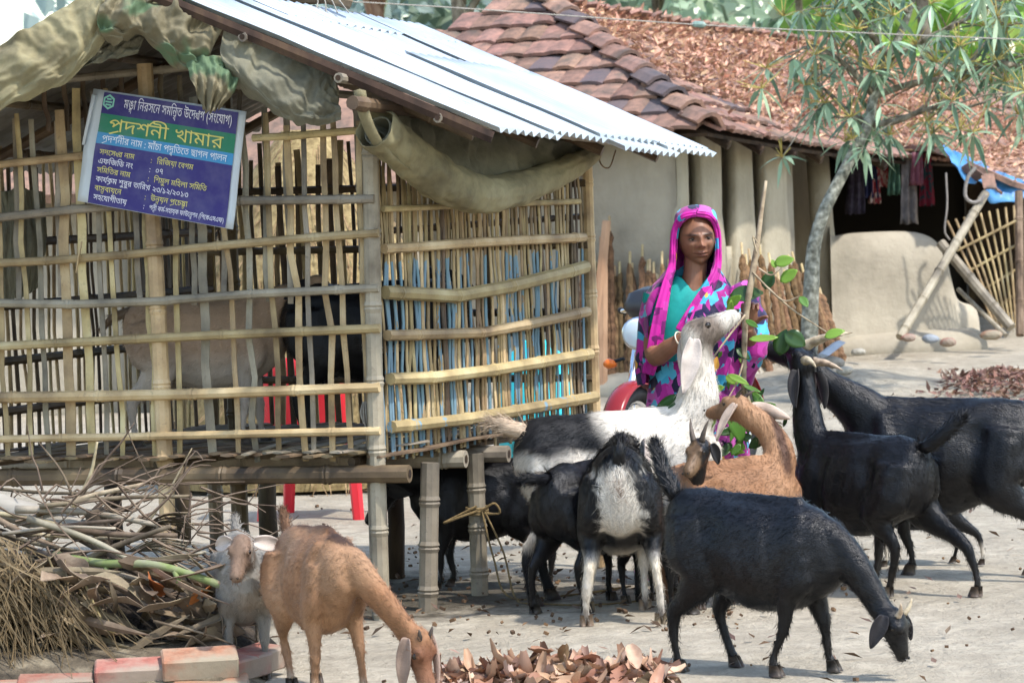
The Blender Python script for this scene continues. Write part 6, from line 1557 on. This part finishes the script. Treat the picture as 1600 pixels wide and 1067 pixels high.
def branch():
    D = 12.52; st = [at(*q) for q in ((1197, 283, 12.6), (1190, 330, 12.58), (1182, 390, D + .03), (1172, 450, D), (1166, 490, D), (1163, 540, D), (1162, 620, D))]
    t = thing('leafy_branch', st[4], 'freshly cut leafy branch held up by the person', 'branch'); mb = MB(); mb.tube(spline(st, 24), [interp([0, .5, 1], [.006, .014, .010], i / 23) for i in range(24)], 8); mb.build('stem', M['twig'], t, smooth=True)
    for q in ([(1176, 425, D), (1205, 455, D - .05), (1240, 485, D - .08), (1275, 508, D - .1), (1300, 524, D - .1)], [(1182, 395, D), (1176, 370, D - .02), (1186, 382, D)], [(1166, 490, D), (1135, 530, D - .12), (1100, 580, D - .2), (1068, 640, D - .25)], [(1200, 450, D - .04), (1225, 470, D - .08), (1250, 463, D - .1)], [(1163, 560, D), (1150, 600, D - .1), (1120, 650, D - .2)], [(1163, 600, D), (1180, 650, D - .05), (1200, 690, D - .05)], [(1186, 420, D), (1205, 430, D - .03), (1222, 418, D - .05)]):
        mb = MB(); mb.tube(spline([at(*p) for p in q], 12), [interp([0, 1], [.005, .002], i / 11) for i in range(12)], 5); mb.build('twig', M['twig'], t)
    Lf = [((1140, 462), (1192, 456), .27, 'leaf_dark', .02), ((1196, 452), (1206, 424), .40, 'leaf_dark', .03), ((1210, 412), (1240, 404), .30, 'leaf_bright', 0), ((1219, 440), (1247, 423), .32, 'leaf_bright', 0), ((1213, 418), (1206, 406), .4, 'leaf_bright', 0),
          ((1170, 530), (1216, 529), .16, 'leaf_bright', -.05), ((1218, 555), (1226, 515), .36, 'leaf_dark', -.06), ((1226, 520), (1258, 540), .38, 'leaf_dark', -.08), ((1288, 527), (1318, 514), .26, 'leaf_bright', -.12), ((1136, 478), (1158, 462), .25, 'leaf_bright', -.12), ((1138, 500), (1142, 468), .2, 'leaf_bright', -.12),
          ((1066, 618), (1020, 640), .24, 'leaf_dark', -.25), ((1068, 640), (1042, 657), .3, 'leaf_dark', -.25), ((1070, 647), (1106, 652), .30, 'leaf_mid', -.25), ((1104, 672), (1122, 636), .26, 'leaf_bright', -.25), ((1090, 602), (1112, 612), .3, 'leaf_dark', -.2), ((1137, 585), (1170, 600), .16, 'leaf_bright', -.1), ((1150, 545), (1172, 560), .3, 'leaf_dark', 0),
          ((1140, 640), (1165, 690), .3, 'leaf_mid', -.1), ((1180, 640), (1212, 632), .22, 'leaf_mid', -.05), ((1185, 655), (1222, 668), .2, 'leaf_bright', -.05), ((1190, 672), (1210, 700), .25, 'leaf_mid', -.04), ((1200, 690), (1228, 705), .25, 'leaf_bright', -.04), ((1196, 680), (1170, 700), .28, 'leaf_dark', 0), ((1180, 650), (1160, 670), .3, 'leaf_dark', 0), ((1192, 660), (1222, 645), .16, 'leaf_mid', 0), ((1160, 690), (1148, 712), .3, 'leaf_bright', 0), ((1176, 612), (1196, 640), .2, 'leaf_mid', 0), ((1250, 463), (1262, 480), .3, 'leaf_mid', -.1), ((1165, 500), (1185, 512), .2, 'leaf_mid', -.02)]
    r_ = random.Random(2)
    for k in range(46):                                     # the bunch that hangs down among the goats
        cx, cy = r_.choice([(1190, 660), (1185, 640), (1200, 685), (1155, 690), (1175, 610), (1150, 580), (1205, 665), (1160, 650)]); cx += r_.gauss(0, 14); cy += r_.gauss(0, 16); an = r_.uniform(0, 6.28); l = r_.uniform(14, 34)
        Lf.append(((cx, cy), (cx + math.cos(an) * l, cy + abs(math.sin(an)) * l * .8), r_.uniform(.14, .3), r_.choice(['leaf_mid', 'leaf_mid', 'leaf_dark', 'leaf_bright']), r_.uniform(-.06, .08)))
    for (a, b, wr, m, dd) in Lf: oval(at(a[0], a[1], D + dd), at(b[0], b[1], D + dd - .02 + r_.uniform(-.03, .03)), wr, M[m], t, V(r_.gauss(0, .35), -1, .5 + r_.gauss(0, .3)), bend=r_.uniform(-.1, .2))
branch()
# ================================================================== motorcycle behind her
def motorcycle():
    P = at(992, 640, 16.4); P.z = 0; t = thing('motorcycle', P, 'red motorcycle with chrome headlamp parked behind the person', 'motorcycle'); h = R(-118); Rz = Matrix.Rotation(h, 3, 'Z')
    chrome = NT('chrome').out((.75, .77, .8), .12, .5, 1.0); red = pm('red_paint', ['#7a1f22', '#93272a'], 3, rough=.25, rand=0, bump=0); blk = pm('black_rubber', ['#141414', '#26262a'], 8, rough=.7, rand=0); dk = NT('dark_metal').out((.05, .05, .055), .4, .5, .6); org = NT('amber').out('#e0702a', .2)
    def T(m): m.v = [tuple(Rz @ Vector((v[0], v[1], v[2] * (1 if v[2] < .6 else .92) + (0 if v[2] < .6 else .048 - .0))) + P) for v in m.v]; return m
    def wheel(x, name):
        m = MB(); m.tube([V(x + .26 * math.cos(a), 0, .29 + .26 * math.sin(a)) for a in np.linspace(0, 2 * math.pi, 33)], [(.04, .035)] * 33, 10, False, up=(0, 1, 0)); o = T(m).build(name, blk, t, smooth=True)
        m = MB(); m.tube([V(x + .225 * math.cos(a), 0, .29 + .225 * math.sin(a)) for a in np.linspace(0, 2 * math.pi, 33)], [(.022, .012)] * 33, 8, False, up=(0, 1, 0))
        for k in range(12): a = k * math.pi / 6; m.tube([V(x, .02 * (-1) ** k, .29), V(x + .22 * math.cos(a), 0, .29 + .22 * math.sin(a))], .003, 4)
        m.tube([V(x, -.05, .29), V(x, .05, .29)], .04, 10); T(m).build('rim', chrome, o, smooth=True)
    wheel(0, 'front_wheel'); wheel(-1.25, 'rear_wheel')
    def guard(x, a0, a1, name, m_):
        rows = []
        for a in np.linspace(a0, a1, 16): rows.append([V(x + (.33 - .02 * y * y / .0036) * math.cos(a), y, .29 + (.33 - .02 * y * y / .0036) * math.sin(a)) for y in np.linspace(-.06, .06, 7)])
        m = MB(); m.grid(rows); solidify(T(m).build(name, m_, t, smooth=True), .004)
    guard(0, R(15), R(160), 'front_mudguard', red); guard(-1.25, R(30), R(170), 'rear_mudguard', red)
    for sg in (-1, 1):
        m = MB(); m.tube([V(0, .075 * sg, .29), V(-.24, .075 * sg, .92)], [.022, .02], 8); T(m).build('fork', chrome, t, smooth=True)
        m = MB(); m.tube(spline([V(-.26, 0, .96), V(-.27, .12 * sg, 1.0), V(-.34, .22 * sg, 1.0), V(-.43, .27 * sg, 1.0)], 10), .012, 8); T(m).build('handlebar', chrome, t, smooth=True)
        m = MB(); m.tube([V(-.35, .225 * sg, 1.0), V(-.45, .28 * sg, 1.0)], .019, 9); T(m).build('grip', blk, t, smooth=True)
        m = MB(); m.tube([V(-.10, .10 * sg, .74), V(-.10, .17 * sg, .72)], [.009, .009], 6); so = T(m).build('indicator_stalk', blk, t); m = MB(); m.tube([V(-.10, .15 * sg, .71), V(-.10, .19 * sg, .71), V(-.10, .215 * sg, .71)], [.018, .032, .018], 10); T(m).build('indicator', org, so, smooth=True)
        if sg < 0: continue
        m = MB(); m.tube(spline([V(-.30, .12 * sg, 1.02), V(-.30, .13 * sg, 1.14), V(-.30, .14 * sg, 1.20)], 8), .006, 6); mo = T(m).build('mirror_stalk', chrome, t); m = MB(); m.tube([V(-.31, .15 * sg, 1.24), V(-.295, .15 * sg, 1.24), V(-.27, .15 * sg, 1.24)], [(.045, .035), (.05, .038), (.02, .015)], 12, up=(0, 0, 1)); T(m).build('mirror', dk if sg < 0 else red, mo, smooth=True)
    m = MB(); m.tube([V(-.22, 0, .88), V(-.16, 0, .88), V(-.09, 0, .88), V(-.065, 0, .88)], [.05, .085, .098, .094], 20); hl = T(m).build('headlamp', chrome, t, smooth=True)
    m = MB(); m.tube([V(-.062, 0, .88), V(-.05, 0, .88), V(-.045, 0, .88)], [.088, .07, .02], 20); T(m).build('lens', NT('lens').out((.6, .65, .68), .08, .6), hl, smooth=True)
    m = MB(); m.tube([V(-.19, 0, .97), V(-.17, 0, 1.02), V(-.2, 0, 1.10), V(-.26, 0, 1.13)], [(.10, .02), (.13, .035), (.11, .03), (.06, .015)], 14, up=(1, 0, 0)); T(m).build('cowl', dk, t, smooth=True)
    m = MB(); m.tube(spline([V(-.34, 0, .80), V(-.45, 0, .82), V(-.6, 0, .80), V(-.75, 0, .74)], 12), [(interp([0, .3, 1], [.07, .13, .08], i / 11), interp([0, .3, 1], [.07, .11, .06], i / 11)) for i in range(12)], 16, up=(0, 0, 1)); T(m).build('fuel_tank', red, t, smooth=True)
    m = MB(); m.tube(spline([V(-.74, 0, .76), V(-1.0, 0, .78), V(-1.35, 0, .82), V(-1.45, 0, .82)], 10), [(.12, .05)] * 10, 12, up=(0, 0, 1)); T(m).build('seat', blk, t, smooth=True)
    m = MB(); m.box((-.62, 0, .42), (.34, .24, .30)); m.tube([V(-.55, 0, .5), V(-.5, 0, .66)], [.09, .09], 12); T(m).build('engine', dk, t)
    m = MB(); m.tube(spline([V(-.28, 0, .86), V(-.4, 0, .45), V(-.6, 0, .24), V(-.9, 0, .30), V(-1.25, 0, .29)], 14), .022, 8); m.tube([V(-.3, 0, .8), V(-.8, 0, .68), V(-1.4, 0, .74)], .018, 8); m.tube([V(-1.25, .1, .29), V(-1.2, .1, .7)], .025, 8); m.tube([V(-1.25, -.1, .29), V(-1.2, -.1, .7)], .025, 8); T(m).build('frame', dk, t)
    m = MB(); m.tube(spline([V(-.5, -.13, .5), V(-.45, -.15, .3), V(-.7, -.15, .24), V(-1.4, -.16, .32)], 14), [.02] * 8 + [.035] * 6, 9); T(m).build('exhaust', chrome, t, smooth=True)
motorcycle()
# ================================================================== red plastic chair and turquoise drum behind the hut
def chair():
    P = gr(505, 806); t = thing('plastic_chair', P, 'red plastic armchair standing behind the goat hut', 'chair'); red = pm('red_plastic', ['#c8232e', '#d93540'], 3, rough=.35, rand=0, bump=0); Rz = Matrix.Rotation(R(-12), 3, 'Z')
    def T(m): m.v = [tuple(Rz @ Vector(v) + P) for v in m.v]; return m
    for sx in (-1, 1):
        for sy in (-1, 1):
            m = MB(); m.tube([V(.25 * sx, .24 * sy, 0), V(.215 * sx, .20 * sy, .42)], [(.022, .03), (.035, .035)], 6); T(m).build('leg', red, t)
    m = MB(); rows = [[V(x, y, .43 - .03 * (1 - (x / .24) ** 2)) for x in np.linspace(-.24, .24, 9)] for y in np.linspace(-.24, .22, 7)]; m.grid(rows); solidify(T(m).build('seat', red, t, smooth=True), .02)
    rows = [[V(x * (1 - .15 * v), -.22 - .10 * v + .05 * (1 - (x / .24) ** 2) * -1, .43 + .40 * v - .05 * v * (x / .24) ** 2) for x in np.linspace(-.24, .24, 9)] for v in np.linspace(0, 1, 7)]; m = MB(); m.grid(rows); solidify(T(m).build('backrest', red, t, smooth=True), .015)
    for sx in (-1, 1):
        m = MB(); m.tube(spline([V(.24 * sx, -.24, .68), V(.28 * sx, -.1, .66), V(.28 * sx, .12, .66), V(.26 * sx, .22, .62), V(.23 * sx, .21, .43)], 14), [(.03, .014)] * 14, 8); T(m).build('armrest', red, t, smooth=True)
chair()
P = gr(835, 700); P = at(838, 640, 16.0); P.z = 0; mb = MB(); rows = []
for z, r_ in ((0, .17), (.02, .19), (.3, .20), (.32, .205), (.34, .20), (.6, .20), (.66, .17), (.70, .08), (.74, .08)): rows.append([P + V(r_ * math.cos(k / 20 * 6.283), r_ * math.sin(k / 20 * 6.283), z + .12) for k in range(20)])
mb.grid(rows, True); o = mb.build('water_drum', pm('turquoise_plastic', ['#27a9b5', '#3cc3cc'], 3, rough=.4, rand=0, bump=0), smooth=True); tag(o, 'turquoise plastic drum seen through the side slats', 'drum'); solidify(o, .006)
# ================================================================== brushwood heap, bricks and leaves in front
fr_ = random.Random(31)
HPc = at(70, 900, 10.95); HPc.z = 0
def mound_z(x, y):
    dx, dy = (x - HPc.x) / .84, (y - HPc.y) / .52; d = dx * dx + dy * dy
    return max(0, .36 * (1 - d)) ** .9 * (1 + .25 * nz(x * 4, y * 4)) if d < 1 else 0
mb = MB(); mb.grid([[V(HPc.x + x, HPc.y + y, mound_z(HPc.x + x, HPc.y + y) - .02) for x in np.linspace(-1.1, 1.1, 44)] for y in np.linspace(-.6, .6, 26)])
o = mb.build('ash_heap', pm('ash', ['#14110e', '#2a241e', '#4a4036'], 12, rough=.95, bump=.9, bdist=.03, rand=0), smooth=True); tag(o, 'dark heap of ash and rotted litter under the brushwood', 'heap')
M['straw_grey'] = pm('straw_grey', ['#4c4230', '#766849', '#9a8a68'], 6, rough=.9, bump=.2); M['twig_red'] = pm('twig_reddish', ['#40352b', '#665848', '#857662'], 12, rough=.85); M['twig_dark'] = pm('twig_dark', ['#2e2620', '#54483c', '#756858'], 12, rough=.9)
M['log_pale'] = pm('log_pale', ['#8b8478', '#a09a8e', '#b3ada2'], 10, (.3, 1, 1), rough=.85, bump=.5); M['green_bark'] = pm('green_bark', ['#566a3a', '#7d8c55', '#94937c'], 9, rough=.7, bump=.5); M['sheath'] = pm('dry_sheath', ['#4a4036', '#7a6a56', '#a3947a'], 6, rough=.8, bump=.4, rand=.3); M['sheath_orange'] = pm('orange_sheath', ['#8a4a2a', '#b3653c'], 8, rough=.7)
# straw hanging down at the left
mb = MB()
for i in range(1100):
    px = -60 + abs(fr_.gauss(0, 70)) if i % 3 else fr_.uniform(-60, 110); y0 = 892 + fr_.gauss(0, 26) + px * .30; d = 10.55 + fr_.uniform(-.12, .25); a = at(px, y0, d); l = fr_.uniform(.15, .42); dr = V(fr_.gauss(.28, .3), fr_.gauss(-.25, .2), -1 + fr_.uniform(0, .7)).normalized(); b = a + dr * l + V(0, -.05, 0)
    if b.z < .01: b.z = .01
    m_ = a.lerp(b, .5) + V(fr_.gauss(0, .03), fr_.gauss(-.02, .02), fr_.gauss(.02, .02)); mb.tube([a, m_, b], [.0022, .0028, .0015], 3, False)
o = mb.build('straw', M['straw_grey'], kind='stuff'); o['label'] = 'loose grey straw hanging over the left of the heap'; o['category'] = 'straw'
# tangle of thin twigs
mb = MB()
for i in range(120):
    px = fr_.uniform(-40, 340); py = fr_.uniform(770, 960) if i % 3 else fr_.uniform(740, 860); d = fr_.uniform(10.5, 11.1); a = at(px, py, d); an = fr_.gauss(0, .9); l = fr_.uniform(.12, .5); b = a + V(math.cos(an) * l, fr_.gauss(0, .1), math.sin(an) * l * .6); a.z = max(a.z, .03); b.z = max(b.z, .03)
    k = [a, a.lerp(b, .35) + V(0, 0, fr_.gauss(0, .03)), a.lerp(b, .7) + V(0, 0, fr_.gauss(0, .03)), b]; mb.tube(spline(k, 7), [interp([0, 1], [fr_.uniform(.003, .006), .0015], j / 6) for j in range(7)], 4, False)
o = mb.build('twig_tangle', M['twig_red'], kind='stuff'); o['label'] = 'tangle of thin reddish twigs on top of the heap'; o['category'] = 'twigs'
def stick(pts, r0, r1, m, lab, name='branch', n=16, knots=(), cat='branch'):
    mb = MB(); q = spline([at(*p) for p in pts], n); mb.tube(q, [lerp(r0, r1, i / (n - 1)) * (1 + .10 * nz(i * .7, r0 * 90)) for i in range(n)], 9)
    for (i, dx, dz, l, r_) in knots: mb.tube([q[i], q[i] + V(dx, -.4, dz).normalized() * l], [r_ * 1.15, r_], 8)
    return tag(mb.build(name, M[m], smooth=True), lab, cat)
stick([(85, 868, 10.6), (160, 880, 10.5), (240, 882, 10.42), (320, 905, 10.38), (395, 935, 10.35)], .016, .012, 'green_bark', 'thick green mossy branch lying across the heap', knots=((4, .1, -1, .045, .008), (9, .3, -.8, .05, .009)))
stick([(60, 862, 10.62), (130, 890, 10.5), (190, 920, 10.42), (240, 955, 10.36)], .012, .009, 'twig_red', 'smooth reddish stick slanting down below the green branch')
stick([(300, 905, 10.42), (350, 912, 10.36), (410, 922, 10.32)], .009, .008, 'twig', 'grey stick end poking out past the green branch')
stick([(-60, 775, 10.9), (40, 803, 10.85), (100, 820, 10.8), (165, 840, 10.75)], .048, .036, 'log_pale', 'thick pale log lying on the heap at left', cat='log')
stick([(70, 852, 10.8), (110, 800, 10.8), (140, 745, 10.8), (152, 690, 10.8)], .012, .004, 'twig', 'forked grey twig standing up before the hut front')
stick([(110, 800, 10.8), (165, 720, 10.78), (190, 690, 10.78), (210, 660, 10.78)], .006, .002, 'twig_red', 'thin reddish shoot rising right of the forked twig')
stick([(120, 790, 10.8), (95, 735, 10.8), (60, 690, 10.82)], .006, .002, 'twig_red', 'thin reddish shoot rising left of the forked twig')
stick([(200, 850, 10.8), (250, 790, 10.78), (300, 700, 10.76)], .006, .002, 'twig', 'thin bare shoot leaning right towards the mid post')
stick([(165, 880, 10.75), (158, 835, 10.75), (148, 795, 10.75)], .030, .040, 'twig_dark', 'short dark rotted stump standing in the heap', name='stump', cat='stump')
stick([(-40, 760, 11.0), (80, 770, 10.95), (200, 768, 10.9), (240, 760, 10.9)], .007, .004, 'twig_red', 'long thin twig lying along the top of the heap')
stick([(-40, 820, 10.7), (60, 850, 10.65), (130, 862, 10.6)], .008, .006, 'twig_dark', 'dark twig across the straw at left')
stick([(240, 970, 10.36), (320, 990, 10.3), (375, 1012, 10.3)], .005, .003, 'twig_red', 'thin twig pointing at the bricks')
stick([(75, 870, 10.45), (100, 930, 10.4), (105, 975, 10.38)], .004, .003, 'straw_grey', 'bent dry stalk hanging down the dark heap')
stick([(125, 895, 10.42), (150, 950, 10.38), (170, 985, 10.36), (190, 985, 10.36)], .005, .003, 'straw_grey', 'pale stalk curving down beside the ash hollow')
bw_ = thing('brushwood', at(150, 900, 10.75), 'heap of crossed thick sticks under the thin twigs', 'brushwood')
for k in range(20):
    x0 = fr_.uniform(-60, 130); y0 = fr_.uniform(790, 900); l = fr_.uniform(120, 260); an = fr_.gauss(.12, .28); d0 = fr_.uniform(10.55, 10.95); mb = MB()
    q = spline([at(x0, y0, d0), at(x0 + l * .5 * math.cos(an), y0 + l * .5 * math.sin(an) + fr_.gauss(0, 6), d0 - .03), at(x0 + l * math.cos(an), y0 + l * math.sin(an), d0 - .08)], 12); r0 = fr_.uniform(.007, .015)
    mb.tube(q, [lerp(r0, r0 * .6, i / 11) * (1 + .12 * nz(i * .9, k)) for i in range(12)], 7); mb.build('stick', M[('twig', 'twig_dark', 'twig_red', 'bamboo_grey')[k % 4]], bw_, smooth=True)
# palm leaf fan and frond ribs
fan = thing('dry_palm_leaf', at(215, 860, 10.75), 'dry fan palm leaf folded beside the mid post', 'palm leaf')
b_ = at(205, 842, 10.75)
for k in range(16):
    mb = MB(); e = at(298 + fr_.uniform(-10, 8), 798 + k * 2.6 + fr_.uniform(-3, 3), 10.72 + k * .006); m_ = b_.lerp(e, .5) + V(0, 0, .035); q = spline([b_, m_, e], 8); mb.tube(q, [(.008, .0022)] * 7 + [(.002, .001)], 4); mb.build('blade', M['wood_old'], fan)
fan2 = thing('dry_frond', at(210, 870, 10.62), 'splayed grey palm frond lying below the fan leaf', 'palm leaf'); b_ = at(196, 862, 10.62)
for k in range(18):
    mb = MB(); e = at(322 + fr_.uniform(-30, 6), 846 + k * 3.0, 10.58); q = spline([b_ + V(k * .006, 0, 0), b_.lerp(e, .5) + V(0, 0, .03), e], 7); mb.tube(q, [(.006, .002)] * 6 + [(.002, .001)], 4); mb.build('blade', M['bamboo_grey'], fan2)
# curled dry sheaths
def curl_mesh(L, W, c, seed):
    r_ = random.Random(seed); mb = MB(); rows = []
    for i in range(7):
        u = i / 6; w_ = W * math.sin(math.pi * (.08 + .86 * u)) ** .7; z = c * L * (u - .5) ** 2 * 2 + r_.gauss(0, .003); rows.append([V(L * (u - .5), w_ * x, z + .55 * w_ * x * x + r_.gauss(0, .002)) for x in (-1, -.5, 0, .5, 1)])
    mb.grid(rows); me = bpy.data.meshes.new('dry_leaf'); me.from_pydata(mb.v, [], mb.f); me.shade_smooth(); return me
SH = [(285, 905), (240, 915), (330, 890), (360, 950), (300, 965), (270, 945), (340, 985), (230, 960), (390, 975), (180, 940), (205, 990), (130, 915), (150, 1000), (320, 930), (370, 925), (255, 880), (95, 905), (225, 1000), (300, 1000), (345, 960), (60, 890), (280, 985)]
def strip_mesh(L, W, bend, seed):                      # torn strip of dry leaf sheath, folded along its middle
    r_ = random.Random(seed); mb = MB(); rows = []
    for i in range(8):
        u = i / 7; w_ = W * (min(1, u * 6) * min(1, (1 - u) * 3.5) + .08) * r_.uniform(.8, 1.15); tw = bend * (u - .5) * 3; z = bend * L * (u - .5) ** 2
        rows.append([V(L * (u - .5), w_ * x * math.cos(tw), z + .45 * w_ * abs(x) + w_ * x * math.sin(tw)) for x in (-1, -.45, 0, .5, 1)])
    mb.grid(rows); me = bpy.data.meshes.new('dry_sheath'); me.from_pydata(mb.v, [], mb.f); return me
me_ = [strip_mesh(.26, .022, .25, 1), strip_mesh(.18, .030, -.3, 2), strip_mesh(.34, .014, .2, 3), strip_mesh(.14, .034, .4, 4), strip_mesh(.22, .018, -.5, 5)]
SH = SH + [(fr_.uniform(60, 400), fr_.uniform(880, 1000)) for _ in range(48)]
pile = thing('sheath_pile', at(290, 1000, 10.45), 'curled dry palm sheaths heaped behind the bricks', 'dry sheaths')
for i, (x, y) in enumerate(SH):
    m_ = me_[i % 5].copy(); m_.materials.append(M['sheath_orange' if i in (1, 13) else 'sheath']); q = at(x, y, 10.42 + fr_.uniform(-.08, .1)); q.z = max(q.z, .03)
    o = inst('dry_sheath', m_, Matrix.Translation(q) @ Euler((fr_.gauss(-.6, .7), fr_.gauss(.1, .4), fr_.gauss(0, .8))).to_matrix().to_4x4(), pile); solidify(o, .0025)
# --- bricks
def brick_mat():
    t = NT('brick'); v = t.coord('Object'); r_ = t.rand(); f = t.noise(v, 14, 6, .7); f2 = t.noise(v, 5, 4, .6); c = t.ramp(f, [(.3, '#84564a'), (.5, '#a06d5c'), (.7, '#b38576')]); c = t.mix(t.ramp(f2, [(.38, (0, 0, 0)), (.58, (.85, .85, .85))]), c, '#938b7b'); c = t.vary(c, .12); t.bump(f, .6, .006); return t.out(c, .92, .15)
M['brick'] = brick_mat()
bm_ = bmesh.new(); bmesh.ops.create_cube(bm_, size=1); bmesh.ops.scale(bm_, vec=(.245, .118, .072), verts=bm_.verts); bmesh.ops.bevel(bm_, geom=bm_.edges[:], offset=.006, segments=1, affect='EDGES'); bme = bpy.data.meshes.new('brick'); bm_.to_mesh(bme); bm_.free(); bme.materials.append(M['brick'])
BR_ = [((312, 1036, 10.22), .16, .26, 'reddish brick on top at the right of the stack'), ((208, 1052, 10.22), .10, .22, 'brick in the middle of the upper row'), ((88, 1072, 10.2), .06, .16, 'leftmost brick lying flat in the upper row'), ((372, 1040, 10.32), 1.1, .12, 'pale brick set crosswise at the right end of the stack'),
       ((402, 1030, 10.45), 1.2, .10, 'brick behind the crosswise one, nearest the brown goat'), ((330, 1078, 10.18), .14, .2, 'lower brick under the topmost one'), ((215, 1090, 10.18), .1, .18, 'lower brick under the middle of the row'), ((-25, 1080, 10.2), .02, .15, 'brick cut off by the left picture edge')]
for (q, rz, rx, lab) in BR_:
    p = at(*q); o = inst('brick', bme, Matrix.Translation(p) @ Euler((rx, 0, rz)).to_matrix().to_4x4()); tag(o, lab, 'brick', 'bricks of the small stack')
mb = MB(); mb.grid([[V(at(x, 1060, 10.3).x, y, -.01 + .14 * max(0, 1 - ((y - 10.45) / .35) ** 2) * max(0, min(1, (410 - x) / 60))) for x in np.linspace(-80, 420, 30)] for y in np.linspace(10.08, 10.85, 10)]); tag(mb.build('soil_bank', pm('soil', ['#3c352b', '#5f5546', '#857a66'], 12, rough=.95, bump=.8, bdist=.02, rand=0), smooth=True), 'low bank of earth the bricks lie on', 'earth bank')
# --- pile of big brown leaves at bottom centre
lp = thing('leaf_pile', gr(860, 1078), 'pile of curled brown leaves at the bottom of the picture', 'leaf pile'); cols = ['#a88068', '#c4a084', '#dcc0a4', '#7a6456', '#b5a79c', '#9c8a6c']; lm = []
for i, c in enumerate(cols):
    t = NT('pile_leaf_%d' % i); v = t.coord('Object'); f = t.noise(v, 18, 4); cc = t.mix(f, c, '#8a5f48'); cc = t.vary(cc, .15, .01); t.bump(f, .3, .004); lm.append(t.out(cc, .55, .35))
lv = []
for i in range(12):
    m_ = curl_mesh(fr_.uniform(.08, .14), fr_.uniform(.018, .032), fr_.uniform(-.4, 1.0), 20 + i); m_.materials.append(lm[i % 6]); lv.append(m_)
L0 = lp.location
for i in range(300):
    u = fr_.uniform(-.8, .8); 
    if abs(u) > .8: continue
    x = L0.x + u * .46; y = L0.y + fr_.gauss(.0, .10); h = .05 * max(0, 1 - (u / .95) ** 2) * max(.1, 1 - abs(y - L0.y) / .22) + .02
    o = inst('leaf', lv[i % 12], Matrix.Translation(V(x, y, fr_.uniform(.25, 1.0) * h + .012)) @ Euler((fr_.gauss(0, .45), fr_.gauss(0, .32), fr_.uniform(0, 6.28))).to_matrix().to_4x4(), lp)
for i, (x, y) in enumerate(((845, 1022), (882, 1020), (975, 1035), (700, 1045), (990, 1026), (780, 1036), (920, 1030))):
    inst('leaf', lv[(i * 5) % 12], Matrix.Translation(at(x, y, L0.y)) @ Euler((fr_.gauss(.2, .4), fr_.gauss(-.4, .3), fr_.uniform(0, 6.28))).to_matrix().to_4x4(), lp)
# --- leaf heap farther off at the right, scattered leaves
mb = MB(); c_ = gr(1580, 612)
for i in range(1500):
    x, y = c_.x + fr_.gauss(0, .30), c_.y + fr_.gauss(.3, 1.0); h = .16 * math.exp(-((x - c_.x) / .4) ** 2 - ((y - c_.y - .3) / 1.2) ** 2); p = V(x, y, fr_.uniform(.2, 1) * h + .012); d = V(fr_.gauss(0, 1), fr_.gauss(0, 1), fr_.gauss(0, .3)).normalized(); mb.poly(leaf_pts(p, d, fr_.uniform(.05, .1), .018, V(fr_.gauss(0, .3), fr_.gauss(0, .3), 1).normalized(), fr_.uniform(-.01, .02)))
o = mb.build('dry_leaf_heap', leafmat('heap_leaf', '#5a4038', '#8d6a58', .3, .02, .7, .1), kind='stuff'); o['label'] = 'heap of dark dry leaves on the yard at the right edge'; o['category'] = 'leaves'
mb = MB()
for i in range(130):
    p = gr(fr_.uniform(650, 1640), fr_.uniform(560, 1060)); p.z = .012; d = V(fr_.gauss(0, 1), fr_.gauss(0, 1), .1).normalized(); mb.poly(leaf_pts(p, d, fr_.uniform(.03, .06), .011, V(0, 0, 1), fr_.uniform(.002, .015)))
o = mb.build('scattered_leaves', leafmat('yard_leaf', '#5f4a3e', '#917a68', .3, .02, .7, .1), kind='stuff'); o['label'] = 'single dry leaves scattered over the clay yard'; o['category'] = 'leaves'
# --- rubble at the tree foot
M['stone'] = pm('rubble', ['#77706a', '#9d968a', '#b3aca0'], 12, rough=.95, bump=.6, bdist=.01, rand=.2)
RB = [(1300, 566, 25.2, .16, 'grey'), (1322, 578, 25.0, .12, 'grey'), (1290, 590, 24.6, .12, 'grey'), (1340, 540, 26.5, .10, 'grey'), (1420, 515, 29.0, .12, 'red'), (1480, 535, 28.4, .13, 'red'), (1455, 528, 28.6, .13, 'blue'), (1310, 600, 24.4, .08, 'red'), (1548, 522, 29, .16, 'red')]
names = ['largest grey clod beside the mango trunk', 'grey clod right of the largest one', 'low grey clod at the mango tree foot', 'small grey clod behind the rubble', 'broken brick at the foot of the mud ledge', 'red brick shard right of the mud ledge foot', 'bluish stone between the brick shards', 'small red shard before the rubble', 'brick shard by the lattice gate']
for i, ((x, y, d, s_, c), lab) in enumerate(zip(RB, names)):
    p = at(x, y, d); p.z = max(.03, min(p.z, .25)); b = bmesh.new(); bmesh.ops.create_icosphere(b, subdivisions=2, radius=s_ * .5)
    for v in b.verts: v.co = Vector((v.co.x * 1.2, v.co.y, v.co.z * .65)) * (1 + .35 * nz(v.co.x * 9 + i, v.co.y * 9, v.co.z * 9))
    me = bpy.data.meshes.new('rubble'); b.to_mesh(me); b.free(); me.materials.append(M['stone'] if c == 'grey' else (M['brick'] if c == 'red' else pm('blue_stone', ['#7a8088', '#9aa0a6'], 9)))
    tag(inst('rubble', me, Matrix.Translation(p)), lab, 'rubble', 'rubble in the yard')
mb = MB(); mb.tube([at(1285, 556, 25), at(1312, 535, 25.2)], [(.06, .02), (.06, .02)], 4); tag(mb.build('slab', pm('slab', ['#8d959c', '#a9afb4'], 8)), 'thin grey slab propped on the rubble', 'slab')
